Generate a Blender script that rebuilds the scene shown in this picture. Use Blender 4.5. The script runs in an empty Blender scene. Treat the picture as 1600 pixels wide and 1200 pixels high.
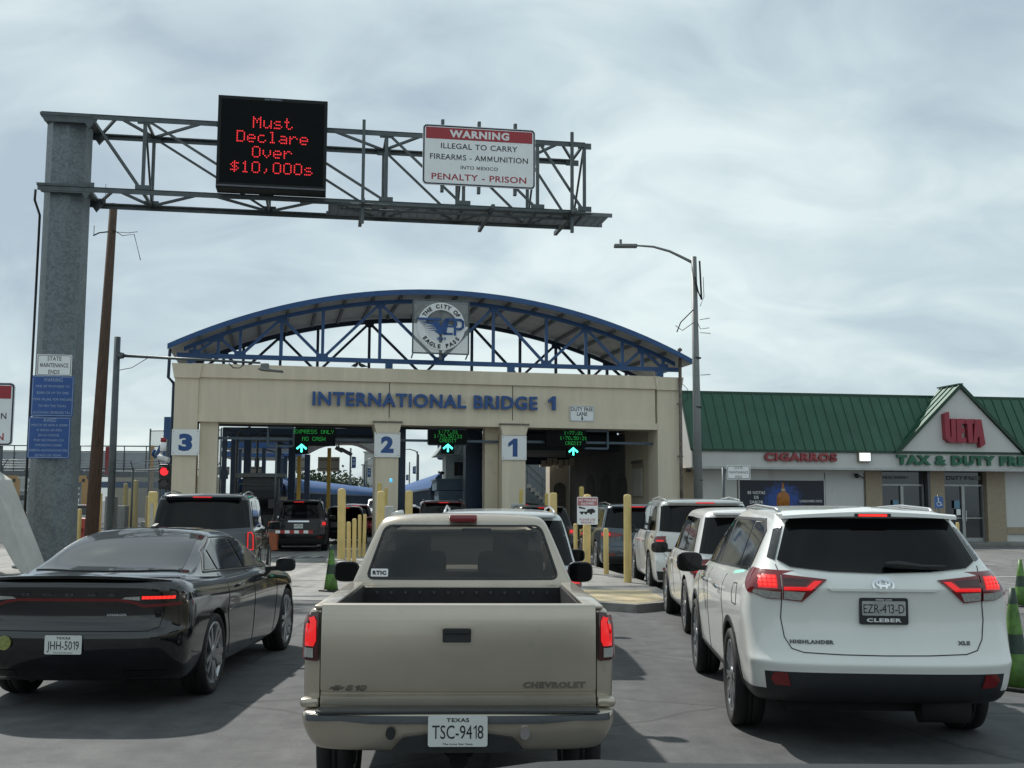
import bpy, bmesh, math, random
from mathutils import Vector, Matrix
from mathutils.bvhtree import BVHTree
random.seed(7)
R = math.radians
scene = bpy.context.scene
COL = scene.collection
# ------------------------------------------------------------------ camera
cd = bpy.data.cameras.new('camera'); cam = bpy.data.objects.new('camera', cd); COL.objects.link(cam)
CH, PITCH, ROLL, FPX = 1.742, 5.9785, 0.2504, 1762.0
cd.sensor_width = 36; cd.lens = FPX/1600*36; cd.clip_start = .05; cd.clip_end = 3000
cam.matrix_world = Matrix.Translation((0, 0, CH)) @ Matrix.Rotation(R(90+PITCH), 4, 'X') @ Matrix.Rotation(R(ROLL), 4, 'Z')
scene.camera = cam
# ------------------------------------------------------------------ light
SUN = Vector((-.55, .88, 1.05)).normalized()           # towards the sun
w = bpy.data.worlds.new('World'); scene.world = w; w.use_nodes = True
nt = w.node_tree; nt.nodes.clear()
def N(nt, t, **k):
    n = nt.nodes.new(t)
    for a, b in k.items():
        if a in n.inputs: n.inputs[a].default_value = b
        else: setattr(n, a, b)
    return n
def Lk(nt, a, ao, b, bi): nt.links.new(a.outputs[ao], b.inputs[bi])
out = N(nt, 'ShaderNodeOutputWorld'); bg = N(nt, 'ShaderNodeBackground'); bg.inputs['Strength'].default_value = 0.10
sky = N(nt, 'ShaderNodeTexSky'); sky.sky_type = 'NISHITA'; sky.sun_disc = False
sky.sun_elevation = math.asin(SUN.z); sky.sun_rotation = math.atan2(SUN.x, SUN.y)
tc = N(nt, 'ShaderNodeTexCoord'); sep = N(nt, 'ShaderNodeSeparateXYZ'); Lk(nt, tc, 'Generated', sep, 0)
mz = N(nt, 'ShaderNodeMath', operation='MAXIMUM'); mz.inputs[1].default_value = 0.0; Lk(nt, sep, 'Z', mz, 0)
ma = N(nt, 'ShaderNodeMath', operation='ADD'); ma.inputs[1].default_value = 0.42; Lk(nt, mz, 0, ma, 0)
dx = N(nt, 'ShaderNodeMath', operation='DIVIDE'); Lk(nt, sep, 'X', dx, 0); Lk(nt, ma, 0, dx, 1)
dy = N(nt, 'ShaderNodeMath', operation='DIVIDE'); Lk(nt, sep, 'Y', dy, 0); Lk(nt, ma, 0, dy, 1)
cb = N(nt, 'ShaderNodeCombineXYZ'); Lk(nt, dx, 0, cb, 0); Lk(nt, dy, 0, cb, 1)
mp = N(nt, 'ShaderNodeMapping'); mp.inputs['Scale'].default_value = (1.0, 1.45, 1); mp.inputs['Rotation'].default_value = (0, 0, R(24)); mp.inputs['Location'].default_value = (3.45, 1.35, 0)
Lk(nt, cb, 0, mp, 0)
n1 = N(nt, 'ShaderNodeTexNoise'); n1.inputs['Scale'].default_value = 1.25; n1.inputs['Detail'].default_value = 7; n1.inputs['Roughness'].default_value = .5; n1.inputs['Distortion'].default_value = .35
Lk(nt, mp, 0, n1, 'Vector')
n2 = N(nt, 'ShaderNodeTexNoise'); n2.inputs['Scale'].default_value = 4.2; n2.inputs['Detail'].default_value = 9; n2.inputs['Distortion'].default_value = 1.2
Lk(nt, mp, 0, n2, 'Vector')
mx = N(nt, 'ShaderNodeMath', operation='MULTIPLY_ADD'); mx.inputs[1].default_value = .30; Lk(nt, n2, 'Fac', mx, 0); 
m8 = N(nt, 'ShaderNodeMath', operation='MULTIPLY'); m8.inputs[1].default_value = .70; Lk(nt, n1, 'Fac', m8, 0); Lk(nt, m8, 0, mx, 2)
cr = N(nt, 'ShaderNodeValToRGB'); Lk(nt, mx, 0, cr, 0)
e = cr.color_ramp.elements; e[0].position = .38; e[0].color = (3.4, 4.2, 4.85, 1); e[1].position = .62; e[1].color = (6.3, 7.2, 7.2, 1)
em = cr.color_ramp.elements.new(.5); em.color = (4.7, 5.65, 6.0, 1)
mix = N(nt, 'ShaderNodeMixRGB'); mix.inputs[0].default_value = .93; Lk(nt, sky, 0, mix, 1); Lk(nt, cr, 0, mix, 2)
Lk(nt, mix, 0, bg, 'Color'); Lk(nt, bg, 0, out, 0)
sl = bpy.data.lights.new('sun', 'SUN'); sl.energy = 3.7; sl.angle = R(1.2); sl.color = (1, .965, .91)
so = bpy.data.objects.new('sun', sl); COL.objects.link(so); so.rotation_euler = SUN.to_track_quat('Z', 'Y').to_euler(); so.location = (0, 0, 60)
scene.view_settings.view_transform = 'Standard'; scene.view_settings.look = 'None'; scene.view_settings.exposure = 0.32; scene.view_settings.gamma = 1
# ------------------------------------------------------------------ picture-to-place helpers
def ray(u, v):
    p, r = R(PITCH), R(ROLL); a, b = u-800, v-600
    x = a*math.cos(r)+b*math.sin(r); y = -a*math.sin(r)+b*math.cos(r)
    return Vector((x, FPX*math.cos(p)+y*math.sin(p), FPX*math.sin(p)-y*math.cos(p)))
def at(u, v, Y): d = ray(u, v); return Vector((0, 0, CH))+d*(Y/d.y)
def gr(u, v, z=0): d = ray(u, v); return Vector((0, 0, CH))+d*((z-CH)/d.z)
# ------------------------------------------------------------------ materials
MATS = {}
def mat(name, col, rough=.6, metal=0., var=.12, scale=6., bump=.0, coat=0., emit=None, estr=0., spec=.5, vor=0., bscale=None, dirt=None, stretch=None):
    if name in MATS: return MATS[name]
    m = bpy.data.materials.new(name); m.use_nodes = True; nt = m.node_tree; b = nt.nodes['Principled BSDF']
    b.inputs['Roughness'].default_value = rough; b.inputs['Metallic'].default_value = metal
    b.inputs['Coat Weight'].default_value = coat; b.inputs['Coat Roughness'].default_value = .04
    b.inputs['Specular IOR Level'].default_value = spec
    tc = N(nt, 'ShaderNodeTexCoord'); src = (tc, 'Object')
    if stretch:
        mp = N(nt, 'ShaderNodeMapping'); mp.inputs['Scale'].default_value = stretch; Lk(nt, tc, 'Object', mp, 0); src = (mp, 0)
    n = N(nt, 'ShaderNodeTexNoise'); n.inputs['Scale'].default_value = scale; n.inputs['Detail'].default_value = 6; n.inputs['Roughness'].default_value = .6
    Lk(nt, src[0], src[1], n, 'Vector')
    f = (n, 'Fac')
    if vor:
        v = N(nt, 'ShaderNodeTexVoronoi'); v.inputs['Scale'].default_value = vor; Lk(nt, tc, 'Object', v, 'Vector')
        s = N(nt, 'ShaderNodeSeparateColor'); Lk(nt, v, 'Color', s, 0)
        a = N(nt, 'ShaderNodeMath', operation='MULTIPLY_ADD'); a.inputs[1].default_value = .5; a.inputs[2].default_value = 0
        Lk(nt, s, 0, a, 0)
        a2 = N(nt, 'ShaderNodeMath', operation='MULTIPLY_ADD'); a2.inputs[1].default_value = .6; Lk(nt, n, 'Fac', a2, 0); Lk(nt, a, 0, a2, 2); f = (a2, 0)
    r = N(nt, 'ShaderNodeValToRGB'); Lk(nt, f[0], f[1], r, 0)
    r.color_ramp.elements[0].position = .3; r.color_ramp.elements[1].position = .7
    r.color_ramp.elements[0].color = tuple(max(0, c*(1-var)) for c in col)+(1,)
    r.color_ramp.elements[1].color = tuple(min(1, c*(1+var)) for c in col)+(1,)
    last = (r, 0)
    if dirt:
        n3 = N(nt, 'ShaderNodeTexNoise'); n3.inputs['Scale'].default_value = dirt[1]; n3.inputs['Detail'].default_value = 8; n3.inputs['Roughness'].default_value = .7; Lk(nt, src[0], src[1], n3, 'Vector')
        r3 = N(nt, 'ShaderNodeValToRGB'); Lk(nt, n3, 'Fac', r3, 0); r3.color_ramp.elements[0].position = dirt[2]; r3.color_ramp.elements[1].position = min(1, dirt[2]+.16)
        mm = N(nt, 'ShaderNodeMixRGB'); Lk(nt, r3, 0, mm, 0); Lk(nt, r, 0, mm, 1); mm.inputs[2].default_value = tuple(dirt[0])+(1,); last = (mm, 0)
    Lk(nt, last[0], last[1], b, 'Base Color')
    if bump:
        n2 = N(nt, 'ShaderNodeTexNoise'); n2.inputs['Scale'].default_value = bscale or scale*8; n2.inputs['Detail'].default_value = 5
        Lk(nt, tc, 'Object', n2, 'Vector'); bp = N(nt, 'ShaderNodeBump'); bp.inputs['Strength'].default_value = bump; bp.inputs['Distance'].default_value = .02
        Lk(nt, n2, 'Fac', bp, 'Height'); Lk(nt, bp, 0, b, 'Normal')
    if emit:
        b.inputs['Emission Color'].default_value = tuple(emit)+(1,); b.inputs['Emission Strength'].default_value = estr
    MATS[name] = m; return m
def asphalt(name, a, c, scale, crack=True):
    m = bpy.data.materials.new(name); m.use_nodes = True; nt = m.node_tree; b = nt.nodes['Principled BSDF']; b.inputs['Roughness'].default_value = .85
    tc = N(nt, 'ShaderNodeTexCoord')
    def noise(s, d=6, ro=.6, st=None):
        n = N(nt, 'ShaderNodeTexNoise'); n.inputs['Scale'].default_value = s; n.inputs['Detail'].default_value = d; n.inputs['Roughness'].default_value = ro
        if st:
            q = N(nt, 'ShaderNodeMapping'); q.inputs['Scale'].default_value = st; Lk(nt, tc, 'Object', q, 0); Lk(nt, q, 0, n, 'Vector')
        else: Lk(nt, tc, 'Object', n, 'Vector')
        return n
    big = noise(.35, 5, .6, (1, .35, 1)); fine = noise(90, 3, .7); mid = noise(scale, 6, .65)
    r = N(nt, 'ShaderNodeValToRGB'); Lk(nt, big, 'Fac', r, 0); r.color_ramp.elements[0].position = .35; r.color_ramp.elements[1].position = .65
    r.color_ramp.elements[0].color = tuple(a)+(1,); r.color_ramp.elements[1].color = tuple(c)+(1,)
    r2 = N(nt, 'ShaderNodeValToRGB'); Lk(nt, fine, 'Fac', r2, 0); r2.color_ramp.elements[0].position = .32; r2.color_ramp.elements[1].position = .68
    r2.color_ramp.elements[0].color = (.62, .62, .62, 1); r2.color_ramp.elements[1].color = (1.3, 1.3, 1.3, 1)
    r4 = N(nt, 'ShaderNodeValToRGB'); Lk(nt, mid, 'Fac', r4, 0); r4.color_ramp.elements[0].position = .3; r4.color_ramp.elements[1].position = .72
    r4.color_ramp.elements[0].color = (.66, .67, .68, 1); r4.color_ramp.elements[1].color = (1.28, 1.27, 1.24, 1)
    m1 = N(nt, 'ShaderNodeMixRGB', blend_type='MULTIPLY'); m1.inputs[0].default_value = 1; Lk(nt, r, 0, m1, 1); Lk(nt, r2, 0, m1, 2)
    m2 = N(nt, 'ShaderNodeMixRGB', blend_type='MULTIPLY'); m2.inputs[0].default_value = 1; Lk(nt, m1, 0, m2, 1); Lk(nt, r4, 0, m2, 2)
    tt = noise(1.0, 4, .55, (1.6, .045, 1)); rt = N(nt, 'ShaderNodeValToRGB'); Lk(nt, tt, 'Fac', rt, 0); rt.color_ramp.elements[0].position = .35; rt.color_ramp.elements[1].position = .65; rt.color_ramp.elements[0].color = (.74, .74, .75, 1); rt.color_ramp.elements[1].color = (1.14, 1.14, 1.13, 1)
    mt = N(nt, 'ShaderNodeMixRGB', blend_type='MULTIPLY'); mt.inputs[0].default_value = 1; Lk(nt, m2, 0, mt, 1); Lk(nt, rt, 0, mt, 2)
    sp = noise(22, 2, .5); rs = N(nt, 'ShaderNodeValToRGB'); Lk(nt, sp, 'Fac', rs, 0); rs.color_ramp.elements[0].position = .68; rs.color_ramp.elements[1].position = .72; rs.color_ramp.elements[0].color = (1, 1, 1, 1); rs.color_ramp.elements[1].color = (.6, .6, .6, 1)
    ms = N(nt, 'ShaderNodeMixRGB', blend_type='MULTIPLY'); ms.inputs[0].default_value = .8; Lk(nt, mt, 0, ms, 1); Lk(nt, rs, 0, ms, 2); m2 = ms
    last = m2
    if crack:
        wv = noise(1.5, 4, .6); wm = N(nt, 'ShaderNodeMixRGB'); wm.inputs[0].default_value = .12; Lk(nt, tc, 'Object', wm, 1); Lk(nt, wv, 'Color', wm, 2)
        v = N(nt, 'ShaderNodeTexVoronoi', feature='DISTANCE_TO_EDGE'); v.inputs['Scale'].default_value = .42; Lk(nt, wm, 0, v, 'Vector')
        r5 = N(nt, 'ShaderNodeValToRGB'); Lk(nt, v, 'Distance', r5, 0); r5.color_ramp.elements[0].position = .0; r5.color_ramp.elements[1].position = .010
        r5.color_ramp.elements[0].color = (.32, .32, .32, 1); r5.color_ramp.elements[1].color = (1, 1, 1, 1)
        m3 = N(nt, 'ShaderNodeMixRGB', blend_type='MULTIPLY'); m3.inputs[0].default_value = .7; Lk(nt, m2, 0, m3, 1); Lk(nt, r5, 0, m3, 2); last = m3
        ol = noise(.9, 4, .5); r6 = N(nt, 'ShaderNodeValToRGB'); Lk(nt, ol, 'Fac', r6, 0); r6.color_ramp.elements[0].position = .60; r6.color_ramp.elements[1].position = .70
        r6.color_ramp.elements[0].color = (1, 1, 1, 1); r6.color_ramp.elements[1].color = (.55, .55, .56, 1)
        m4 = N(nt, 'ShaderNodeMixRGB', blend_type='MULTIPLY'); m4.inputs[0].default_value = .8; Lk(nt, m3, 0, m4, 1); Lk(nt, r6, 0, m4, 2); last = m4
    Lk(nt, last, 0, b, 'Base Color')
    bp = N(nt, 'ShaderNodeBump'); bp.inputs['Strength'].default_value = .35; bp.inputs['Distance'].default_value = .01; Lk(nt, fine, 'Fac', bp, 'Height'); Lk(nt, bp, 0, b, 'Normal')
    MATS[name] = m; return m
def brickmat(name, c1, c2, mo, sc):
    m = bpy.data.materials.new(name); m.use_nodes = True; nt = m.node_tree; b = nt.nodes['Principled BSDF']; b.inputs['Roughness'].default_value = .85
    tc = N(nt, 'ShaderNodeTexCoord'); mp = N(nt, 'ShaderNodeMapping'); mp.inputs['Rotation'].default_value = (R(90), 0, 0); Lk(nt, tc, 'Object', mp, 0)
    k = N(nt, 'ShaderNodeTexBrick'); k.inputs['Scale'].default_value = sc; k.inputs['Mortar Size'].default_value = .018; k.inputs['Color1'].default_value = tuple(c1)+(1,); k.inputs['Color2'].default_value = tuple(c2)+(1,); k.inputs['Mortar'].default_value = tuple(mo)+(1,)
    k.inputs['Brick Width'].default_value = .6; k.inputs['Row Height'].default_value = .2
    Lk(nt, mp, 0, k, 'Vector'); Lk(nt, k, 0, b, 'Base Color'); MATS[name] = m; return m
def glassmat(name, col, rough=.02, alpha=1., spec=.5, trans=False):
    m = bpy.data.materials.new(name); m.use_nodes = True; nt = m.node_tree; b = nt.nodes['Principled BSDF']
    b.inputs['Base Color'].default_value = tuple(col)+(1,); b.inputs['Roughness'].default_value = rough; b.inputs['Specular IOR Level'].default_value = spec
    n = N(nt, 'ShaderNodeTexNoise'); n.inputs['Scale'].default_value = 2.2; n.inputs['Detail'].default_value = 5
    tc = N(nt, 'ShaderNodeTexCoord'); Lk(nt, tc, 'Object', n, 'Vector')
    mr = N(nt, 'ShaderNodeMapRange'); mr.inputs['From Min'].default_value = .3; mr.inputs['From Max'].default_value = .8; mr.inputs['To Min'].default_value = rough; mr.inputs['To Max'].default_value = rough+.07
    Lk(nt, n, 'Fac', mr, 0); Lk(nt, mr, 0, b, 'Roughness')
    if trans:
        t = N(nt, 'ShaderNodeBsdfTransparent'); t.inputs[0].default_value = (alpha, alpha*1.03, alpha*1.02, 1)
        g = N(nt, 'ShaderNodeBsdfGlossy'); g.inputs['Roughness'].default_value = .02; g.inputs[0].default_value = (1, 1, 1, 1)
        fr = N(nt, 'ShaderNodeFresnel'); fr.inputs[0].default_value = 1.5
        ms = N(nt, 'ShaderNodeMixShader'); Lk(nt, fr, 0, ms, 0); Lk(nt, t, 0, ms, 1); Lk(nt, g, 0, ms, 2)
        Lk(nt, ms, 0, nt.nodes['Material Output'], 0)
    MATS[name] = m; return m
# ------------------------------------------------------------------ objects
def tag(o, label=None, cat=None, group=None, kind=None):
    if label: o['label'] = label
    if cat: o['category'] = cat
    if group: o['group'] = group
    if kind: o['kind'] = kind
    return o
def thing(name, label, cat, loc=(0, 0, 0), rz=0, group=None):
    o = bpy.data.objects.new(name, None); COL.objects.link(o); o.empty_display_size = .3
    o.location = loc; o.rotation_euler = (0, 0, rz); tag(o, label, cat, group)
    o['_m'] = 0; del o['_m']
    return o
def wmat(o): return Matrix.Translation(o.location) @ Matrix.Rotation(o.rotation_euler.z, 4, 'Z')
def copy_tree(o, parent=None):
    c = o.copy(); COL.objects.link(c)
    if parent: c.parent = parent
    for ch in list(o.children): copy_tree(ch, c)
    return c
class MB:
    def __init__(s): s.bm = bmesh.new()
    def _xf(s, vs, M): 
        if M is not None: bmesh.ops.transform(s.bm, matrix=M, verts=vs)
    def box(s, c, d, rz=0, M=None, mi=0, bev=0, rot=None):
        r = bmesh.ops.create_cube(s.bm, size=1); vs = r['verts']
        bmesh.ops.scale(s.bm, vec=d, verts=vs)
        if bev:
            es = list({e for v in vs for e in v.link_edges}); q = bmesh.ops.bevel(s.bm, geom=es, offset=bev, segments=2, affect='EDGES', profile=.5)
            vs = list({v for f in q['faces'] for v in f.verts} | {v for v in vs if v.is_valid})
        T = Matrix.Translation(c) @ (rot if rot is not None else Matrix.Rotation(rz, 4, 'Z'))
        s._xf(vs, T); s._xf(vs, M)
        if mi:
            for f in {f for v in vs for f in v.link_faces}: f.material_index = mi
        return s
    def beam(s, a, b, w, h=None, mi=0, up=(0, 0, 1)):
        a, b = Vector(a), Vector(b); d = b-a; L = d.length
        if L < 1e-6: return s
        x = d/L; u = Vector(up)
        if abs(x.dot(u)) > .99: u = Vector((0, 1, 0))
        y = u.cross(x).normalized(); z = x.cross(y)
        M = Matrix((x, y, z)).transposed().to_4x4(); M.translation = (a+b)/2
        r = bmesh.ops.create_cube(s.bm, size=1); vs = r['verts']; bmesh.ops.scale(s.bm, vec=(L, w, h or w), verts=vs); s._xf(vs, M)
        if mi:
            for f in {f for v in vs for f in v.link_faces}: f.material_index = mi
        return s
    def cyl(s, a, b, r0, r1=None, n=16, mi=0, caps=True):
        a, b = Vector(a), Vector(b); d = b-a; r1 = r0 if r1 is None else r1
        q = bmesh.ops.create_cone(s.bm, cap_ends=caps, segments=n, radius1=r0, radius2=r1, depth=d.length); vs = q['verts']
        M = d.to_track_quat('Z', 'Y').to_matrix().to_4x4(); M.translation = (a+b)/2; s._xf(vs, M)
        for f in {f for v in vs for f in v.link_faces}:
            f.material_index = mi; f.smooth = len(f.verts) == 4
        return s
    def tube(s, pts, r, n=8, mi=0):
        pts = [Vector(p) for p in pts]; rings = []
        for i, p in enumerate(pts):
            d = (pts[min(i+1, len(pts)-1)]-pts[max(i-1, 0)]).normalized(); u = Vector((0, 0, 1)) if abs(d.z) < .95 else Vector((0, 1, 0))
            x = d.cross(u).normalized(); y = x.cross(d); rr = r[i] if isinstance(r, (list, tuple)) else r
            rings.append([s.bm.verts.new(p+(x*math.cos(t*2*math.pi/n)+y*math.sin(t*2*math.pi/n))*rr) for t in range(n)])
        for A, B in zip(rings, rings[1:]):
            for i in range(n):
                f = s.bm.faces.new((A[i], A[(i+1) % n], B[(i+1) % n], B[i])); f.smooth = True; f.material_index = mi
        for q in (rings[0][::-1], rings[-1]):
            f = s.bm.faces.new(q); f.material_index = mi
        return s
    def lathe(s, prof, n=24, M=None, mi=0, closed=False):   # prof (r,z) about z
        rings = [[s.bm.verts.new((r*math.cos(2*math.pi*i/n), r*math.sin(2*math.pi*i/n), z)) for i in range(n)] for r, z in prof]
        vs = [v for q in rings for v in q]
        prs = list(zip(rings, rings[1:]))
        if closed: prs.append((rings[-1], rings[0]))
        for A, B in prs:
            for i in range(n):
                f = s.bm.faces.new((A[i], A[(i+1) % n], B[(i+1) % n], B[i])); f.smooth = True; f.material_index = mi
        if not closed:
            for q in (rings[0][::-1], rings[-1]): f = s.bm.faces.new(q); f.material_index = mi
        s._xf(vs, M); return s
    def prism(s, poly, y0, y1, mi=0, M=None):              # poly (x,z) extruded along y
        A = [s.bm.verts.new((x, y0, z)) for x, z in poly]; B = [s.bm.verts.new((x, y1, z)) for x, z in poly]; n = len(A)
        fs = [s.bm.faces.new(A), s.bm.faces.new(B[::-1])]+[s.bm.faces.new((A[i], B[i], B[(i+1) % n], A[(i+1) % n])) for i in range(n)]
        for f in fs: f.material_index = mi
        s._xf(A+B, M); return s
    def add(s, bm2, M=None, mi=None):
        me = bpy.data.meshes.new('t'); bm2.to_mesh(me); n0 = len(s.bm.verts); f0 = len(s.bm.faces); s.bm.from_mesh(me); bpy.data.meshes.remove(me)
        s.bm.verts.ensure_lookup_table(); s.bm.faces.ensure_lookup_table()
        if M is not None: bmesh.ops.transform(s.bm, matrix=M, verts=s.bm.verts[n0:])
        if mi is not None:
            for f in s.bm.faces[f0:]: f.material_index = mi
        return s
    def split(s, name, mats, parent=None, **k):
        bm = s.bm; seen = set(); bm.verts.index_update(); me = bpy.data.meshes.new('t'); out = []
        for v in bm.verts:
            if v in seen: continue
            st = [v]; isl = {v}
            while st:
                a = st.pop()
                for e_ in a.link_edges:
                    b_ = e_.other_vert(a)
                    if b_ not in isl: isl.add(b_); st.append(b_)
            seen |= isl; mp = {}; n = MB()
            for q in isl: mp[q] = n.bm.verts.new(q.co)
            for f in {f for q in isl for f in q.link_faces}: g = n.bm.faces.new([mp[q] for q in f.verts]); g.smooth = f.smooth; g.material_index = f.material_index
            out.append(n.build(name, mats, parent, **k))
        bm.free(); return out
    def build(s, name, mats, parent=None, world=False, smooth=None, sub=0, bevel=0):
        if world and parent: bmesh.ops.transform(s.bm, matrix=wmat(parent).inverted(), verts=s.bm.verts[:])
        bmesh.ops.recalc_face_normals(s.bm, faces=s.bm.faces[:])
        me = bpy.data.meshes.new(name); s.bm.to_mesh(me); s.bm.free()
        for m in (mats if isinstance(mats, (list, tuple)) else [mats]): me.materials.append(m)
        o = bpy.data.objects.new(name, me); COL.objects.link(o)
        if parent: o.parent = parent
        if smooth is not None:
            me.polygons.foreach_set('use_smooth', [True]*len(me.polygons)); me.set_sharp_from_angle(angle=R(smooth))
        if bevel:
            b = o.modifiers.new('b', 'BEVEL'); b.width = bevel; b.segments = 2; b.limit_method = 'ANGLE'; b.harden_normals = False
        if sub: q = o.modifiers.new('s', 'SUBSURF'); q.levels = sub; q.render_levels = sub
        return o
TXT = {}; ADV = {}
def _glyph(body, bold=0.):
    cu = bpy.data.curves.new('txt', 'FONT'); cu.body = body; cu.size = 1; cu.offset = bold; cu.resolution_u = 3
    ob = bpy.data.objects.new('txt', cu); COL.objects.link(ob); bpy.context.view_layer.update()
    me = bpy.data.meshes.new_from_object(ob.evaluated_get(bpy.context.evaluated_depsgraph_get()))
    V = [tuple(v.co) for v in me.vertices]; F = [tuple(p.vertices) for p in me.polygons]
    COL.objects.unlink(ob); bpy.data.objects.remove(ob); bpy.data.curves.remove(cu); bpy.data.meshes.remove(me); return V, F
def _wd(V): return max(v[0] for v in V)-min(v[0] for v in V)
def glyph(ch, bold):
    k = (ch, bold)
    if k not in TXT:
        t = .075+2*bold
        if ch == 'M' and bold: W_ = .60; q = [(0, 0), (t, 0), (t, .45), (W_/2-t*.3, .04), (W_/2+t*.3, .04), (W_-t, .45), (W_-t, 0), (W_, 0), (W_, .69), (W_-t*1.1, .69), (W_/2, .26), (t*1.1, .69), (0, .69)]; TXT[k] = ([(x+.06, y, 0) for x, y in q], [tuple(range(13))])
        elif ch == '1': q = [(.20, 0), (.20+t, 0), (.20+t, .69), (.20+t*.3, .69), (.04, .56), (.04, .56-t), (.20, .66-t*1.1)]; TXT[k] = ([(x+.04, y, 0) for x, y in q], [tuple(range(7))])
        else: TXT[k] = _glyph(ch, bold)
    if ch not in ADV:
        if '||' not in ADV: ADV['||'] = _wd(_glyph('||')[0])
        ADV[ch] = _wd(_glyph('|'+ch+'|')[0])-ADV['||'] if ch != '1' else .36
    return TXT[k]
def text_bm(s, h, wd=None, bold=.0, ext=0., shear=0., space=1.):
    """letters standing in the XZ plane, centred, facing -y; h = cap height"""
    bm = bmesh.new(); x = 0.
    for ch in s:
        if ch == ' ': x += .32+bold; continue
        V, F = glyph(ch, bold); vs = [bm.verts.new((a+x+b*shear, b, 0)) for a, b, c in V]
        for f in F:
            try: bm.faces.new([vs[i] for i in f])
            except ValueError: pass
        x += ADV[ch]+bold*1.6
    if not bm.verts: return bm
    xs = [v.co.x for v in bm.verts]; x0, x1 = min(xs), max(xs); caps = .69+2*bold
    k = h/caps; kx = (wd/(x1-x0)) if wd else k
    for v in bm.verts: v.co = Vector(((v.co.x-(x0+x1)/2)*kx, 0, (v.co.y-.345)*k))
    bmesh.ops.remove_doubles(bm, verts=bm.verts[:], dist=1e-6)
    if ext:
        r = bmesh.ops.extrude_face_region(bm, geom=bm.faces[:]); vs = [g for g in r['geom'] if isinstance(g, bmesh.types.BMVert)]
        bmesh.ops.translate(bm, vec=(0, -ext, 0), verts=vs)
    return bm
T = Matrix.Translation
def lettering(lines, name, m, parent, M, ext=.004, bold=.02):
    """lines: (text, x, z, height, width)"""
    mb = MB()
    for t in lines:
        b = text_bm(t[0], t[3], t[4] if len(t) > 4 else None, bold=t[5] if len(t) > 5 else bold, ext=ext)
        mb.add(b, M @ T((t[1], 0, t[2]))); b.free()
    return mb.build(name, m, parent)
def roundpoly(P, r, n=4):
    out = []; N_ = len(P)
    for i in range(N_):
        a, b, c = Vector(P[i-1]), Vector(P[i]), Vector(P[(i+1) % N_]); u = (a-b); v = (c-b); q = min(r, u.length*.45, v.length*.45); p0 = b+u.normalized()*q; p1 = b+v.normalized()*q
        for k in range(n+1): t = k/n; w_ = p0*(1-t)**2+b*2*t*(1-t)+p1*t*t; out.append((w_.x, w_.y))
    return out
def rrect(w, h, r, n=4, cx=0, cz=0):
    P = []
    for sx, sz, a0 in ((1, 1, 0), (-1, 1, 90), (-1, -1, 180), (1, -1, 270)):
        for i in range(n+1):
            a = R(a0+90*i/n); P.append((cx+sx*(w/2-r)+r*math.cos(a), cz+sz*(h/2-r)+r*math.sin(a)))
    return P
# ------------------------------------------------------------------ shared materials
BLKP = mat('black_plastic', (.012, .013, .014), .45, bump=.1, scale=40, var=.2)
TYRE = mat('tyre_rubber', (.013, .013, .013), .75, bump=.3, scale=30, var=.2)
RIMS = mat('alloy', (.42, .43, .44), .28, .85, var=.15, scale=12)
RIMD = mat('alloy_dark', (.10, .10, .11), .35, .7, var=.15)
CHROME = mat('chrome', (.62, .63, .65), .12, 1., var=.05)
GLASS = glassmat('dark_glass', (.003, .0035, .004), .015, spec=.28)
GLASSR = glassmat('reflective_glass', (.02, .023, .026), .03, spec=1.)
SKYG = glassmat('curved_rear_glass', (.012, .014, .016), .02, spec=1.); _q = SKYG.node_tree.nodes['Principled BSDF']; _q.inputs['IOR'].default_value = 1.5; _q.inputs['Specular IOR Level'].default_value = .30; _q.inputs['Metallic'].default_value = 0; _q.inputs['Coat Weight'].default_value = 0; _q.inputs['Base Color'].default_value = (.05, .055, .058, 1)
LREDOFF = mat('lamp_red', (.16, .008, .01), .12, coat=.6, var=.2, scale=30)
LRED = mat('lamp_red_lit', (.28, .006, .006), .25, coat=.3, emit=(1, .012, .015), estr=.5, var=.3, scale=50)
LREDB = mat('lamp_red_bright', (.4, .01, .01), .3, emit=(1, .03, .02), estr=1.0, var=.2, scale=60)
LDARK = mat('lamp_dark_red', (.05, .004, .005), .1, coat=.6, var=.2)
LCLEAR = mat('lamp_clear', (.32, .32, .30), .18, coat=.6, var=.25, scale=60)
PLATE = mat('plate_white', (.62, .64, .62), .45, var=.05)
INK = mat('plate_ink', (.012, .012, .014), .5, var=.1)
SEAMM = mat('panel_seam', (.006, .006, .006), .7, var=.1)
WELL = mat('wheel_well', (.008, .008, .008), .9, var=.2)
FX = [0, .3, .58, .78, .91, .98, 1.0]; FY = [0, .02, .08, .2, .42, .7, 1.0]; NS = 13
def sstep(t): t = max(0, min(1, t)); return t*t*(3-2*t)
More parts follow.
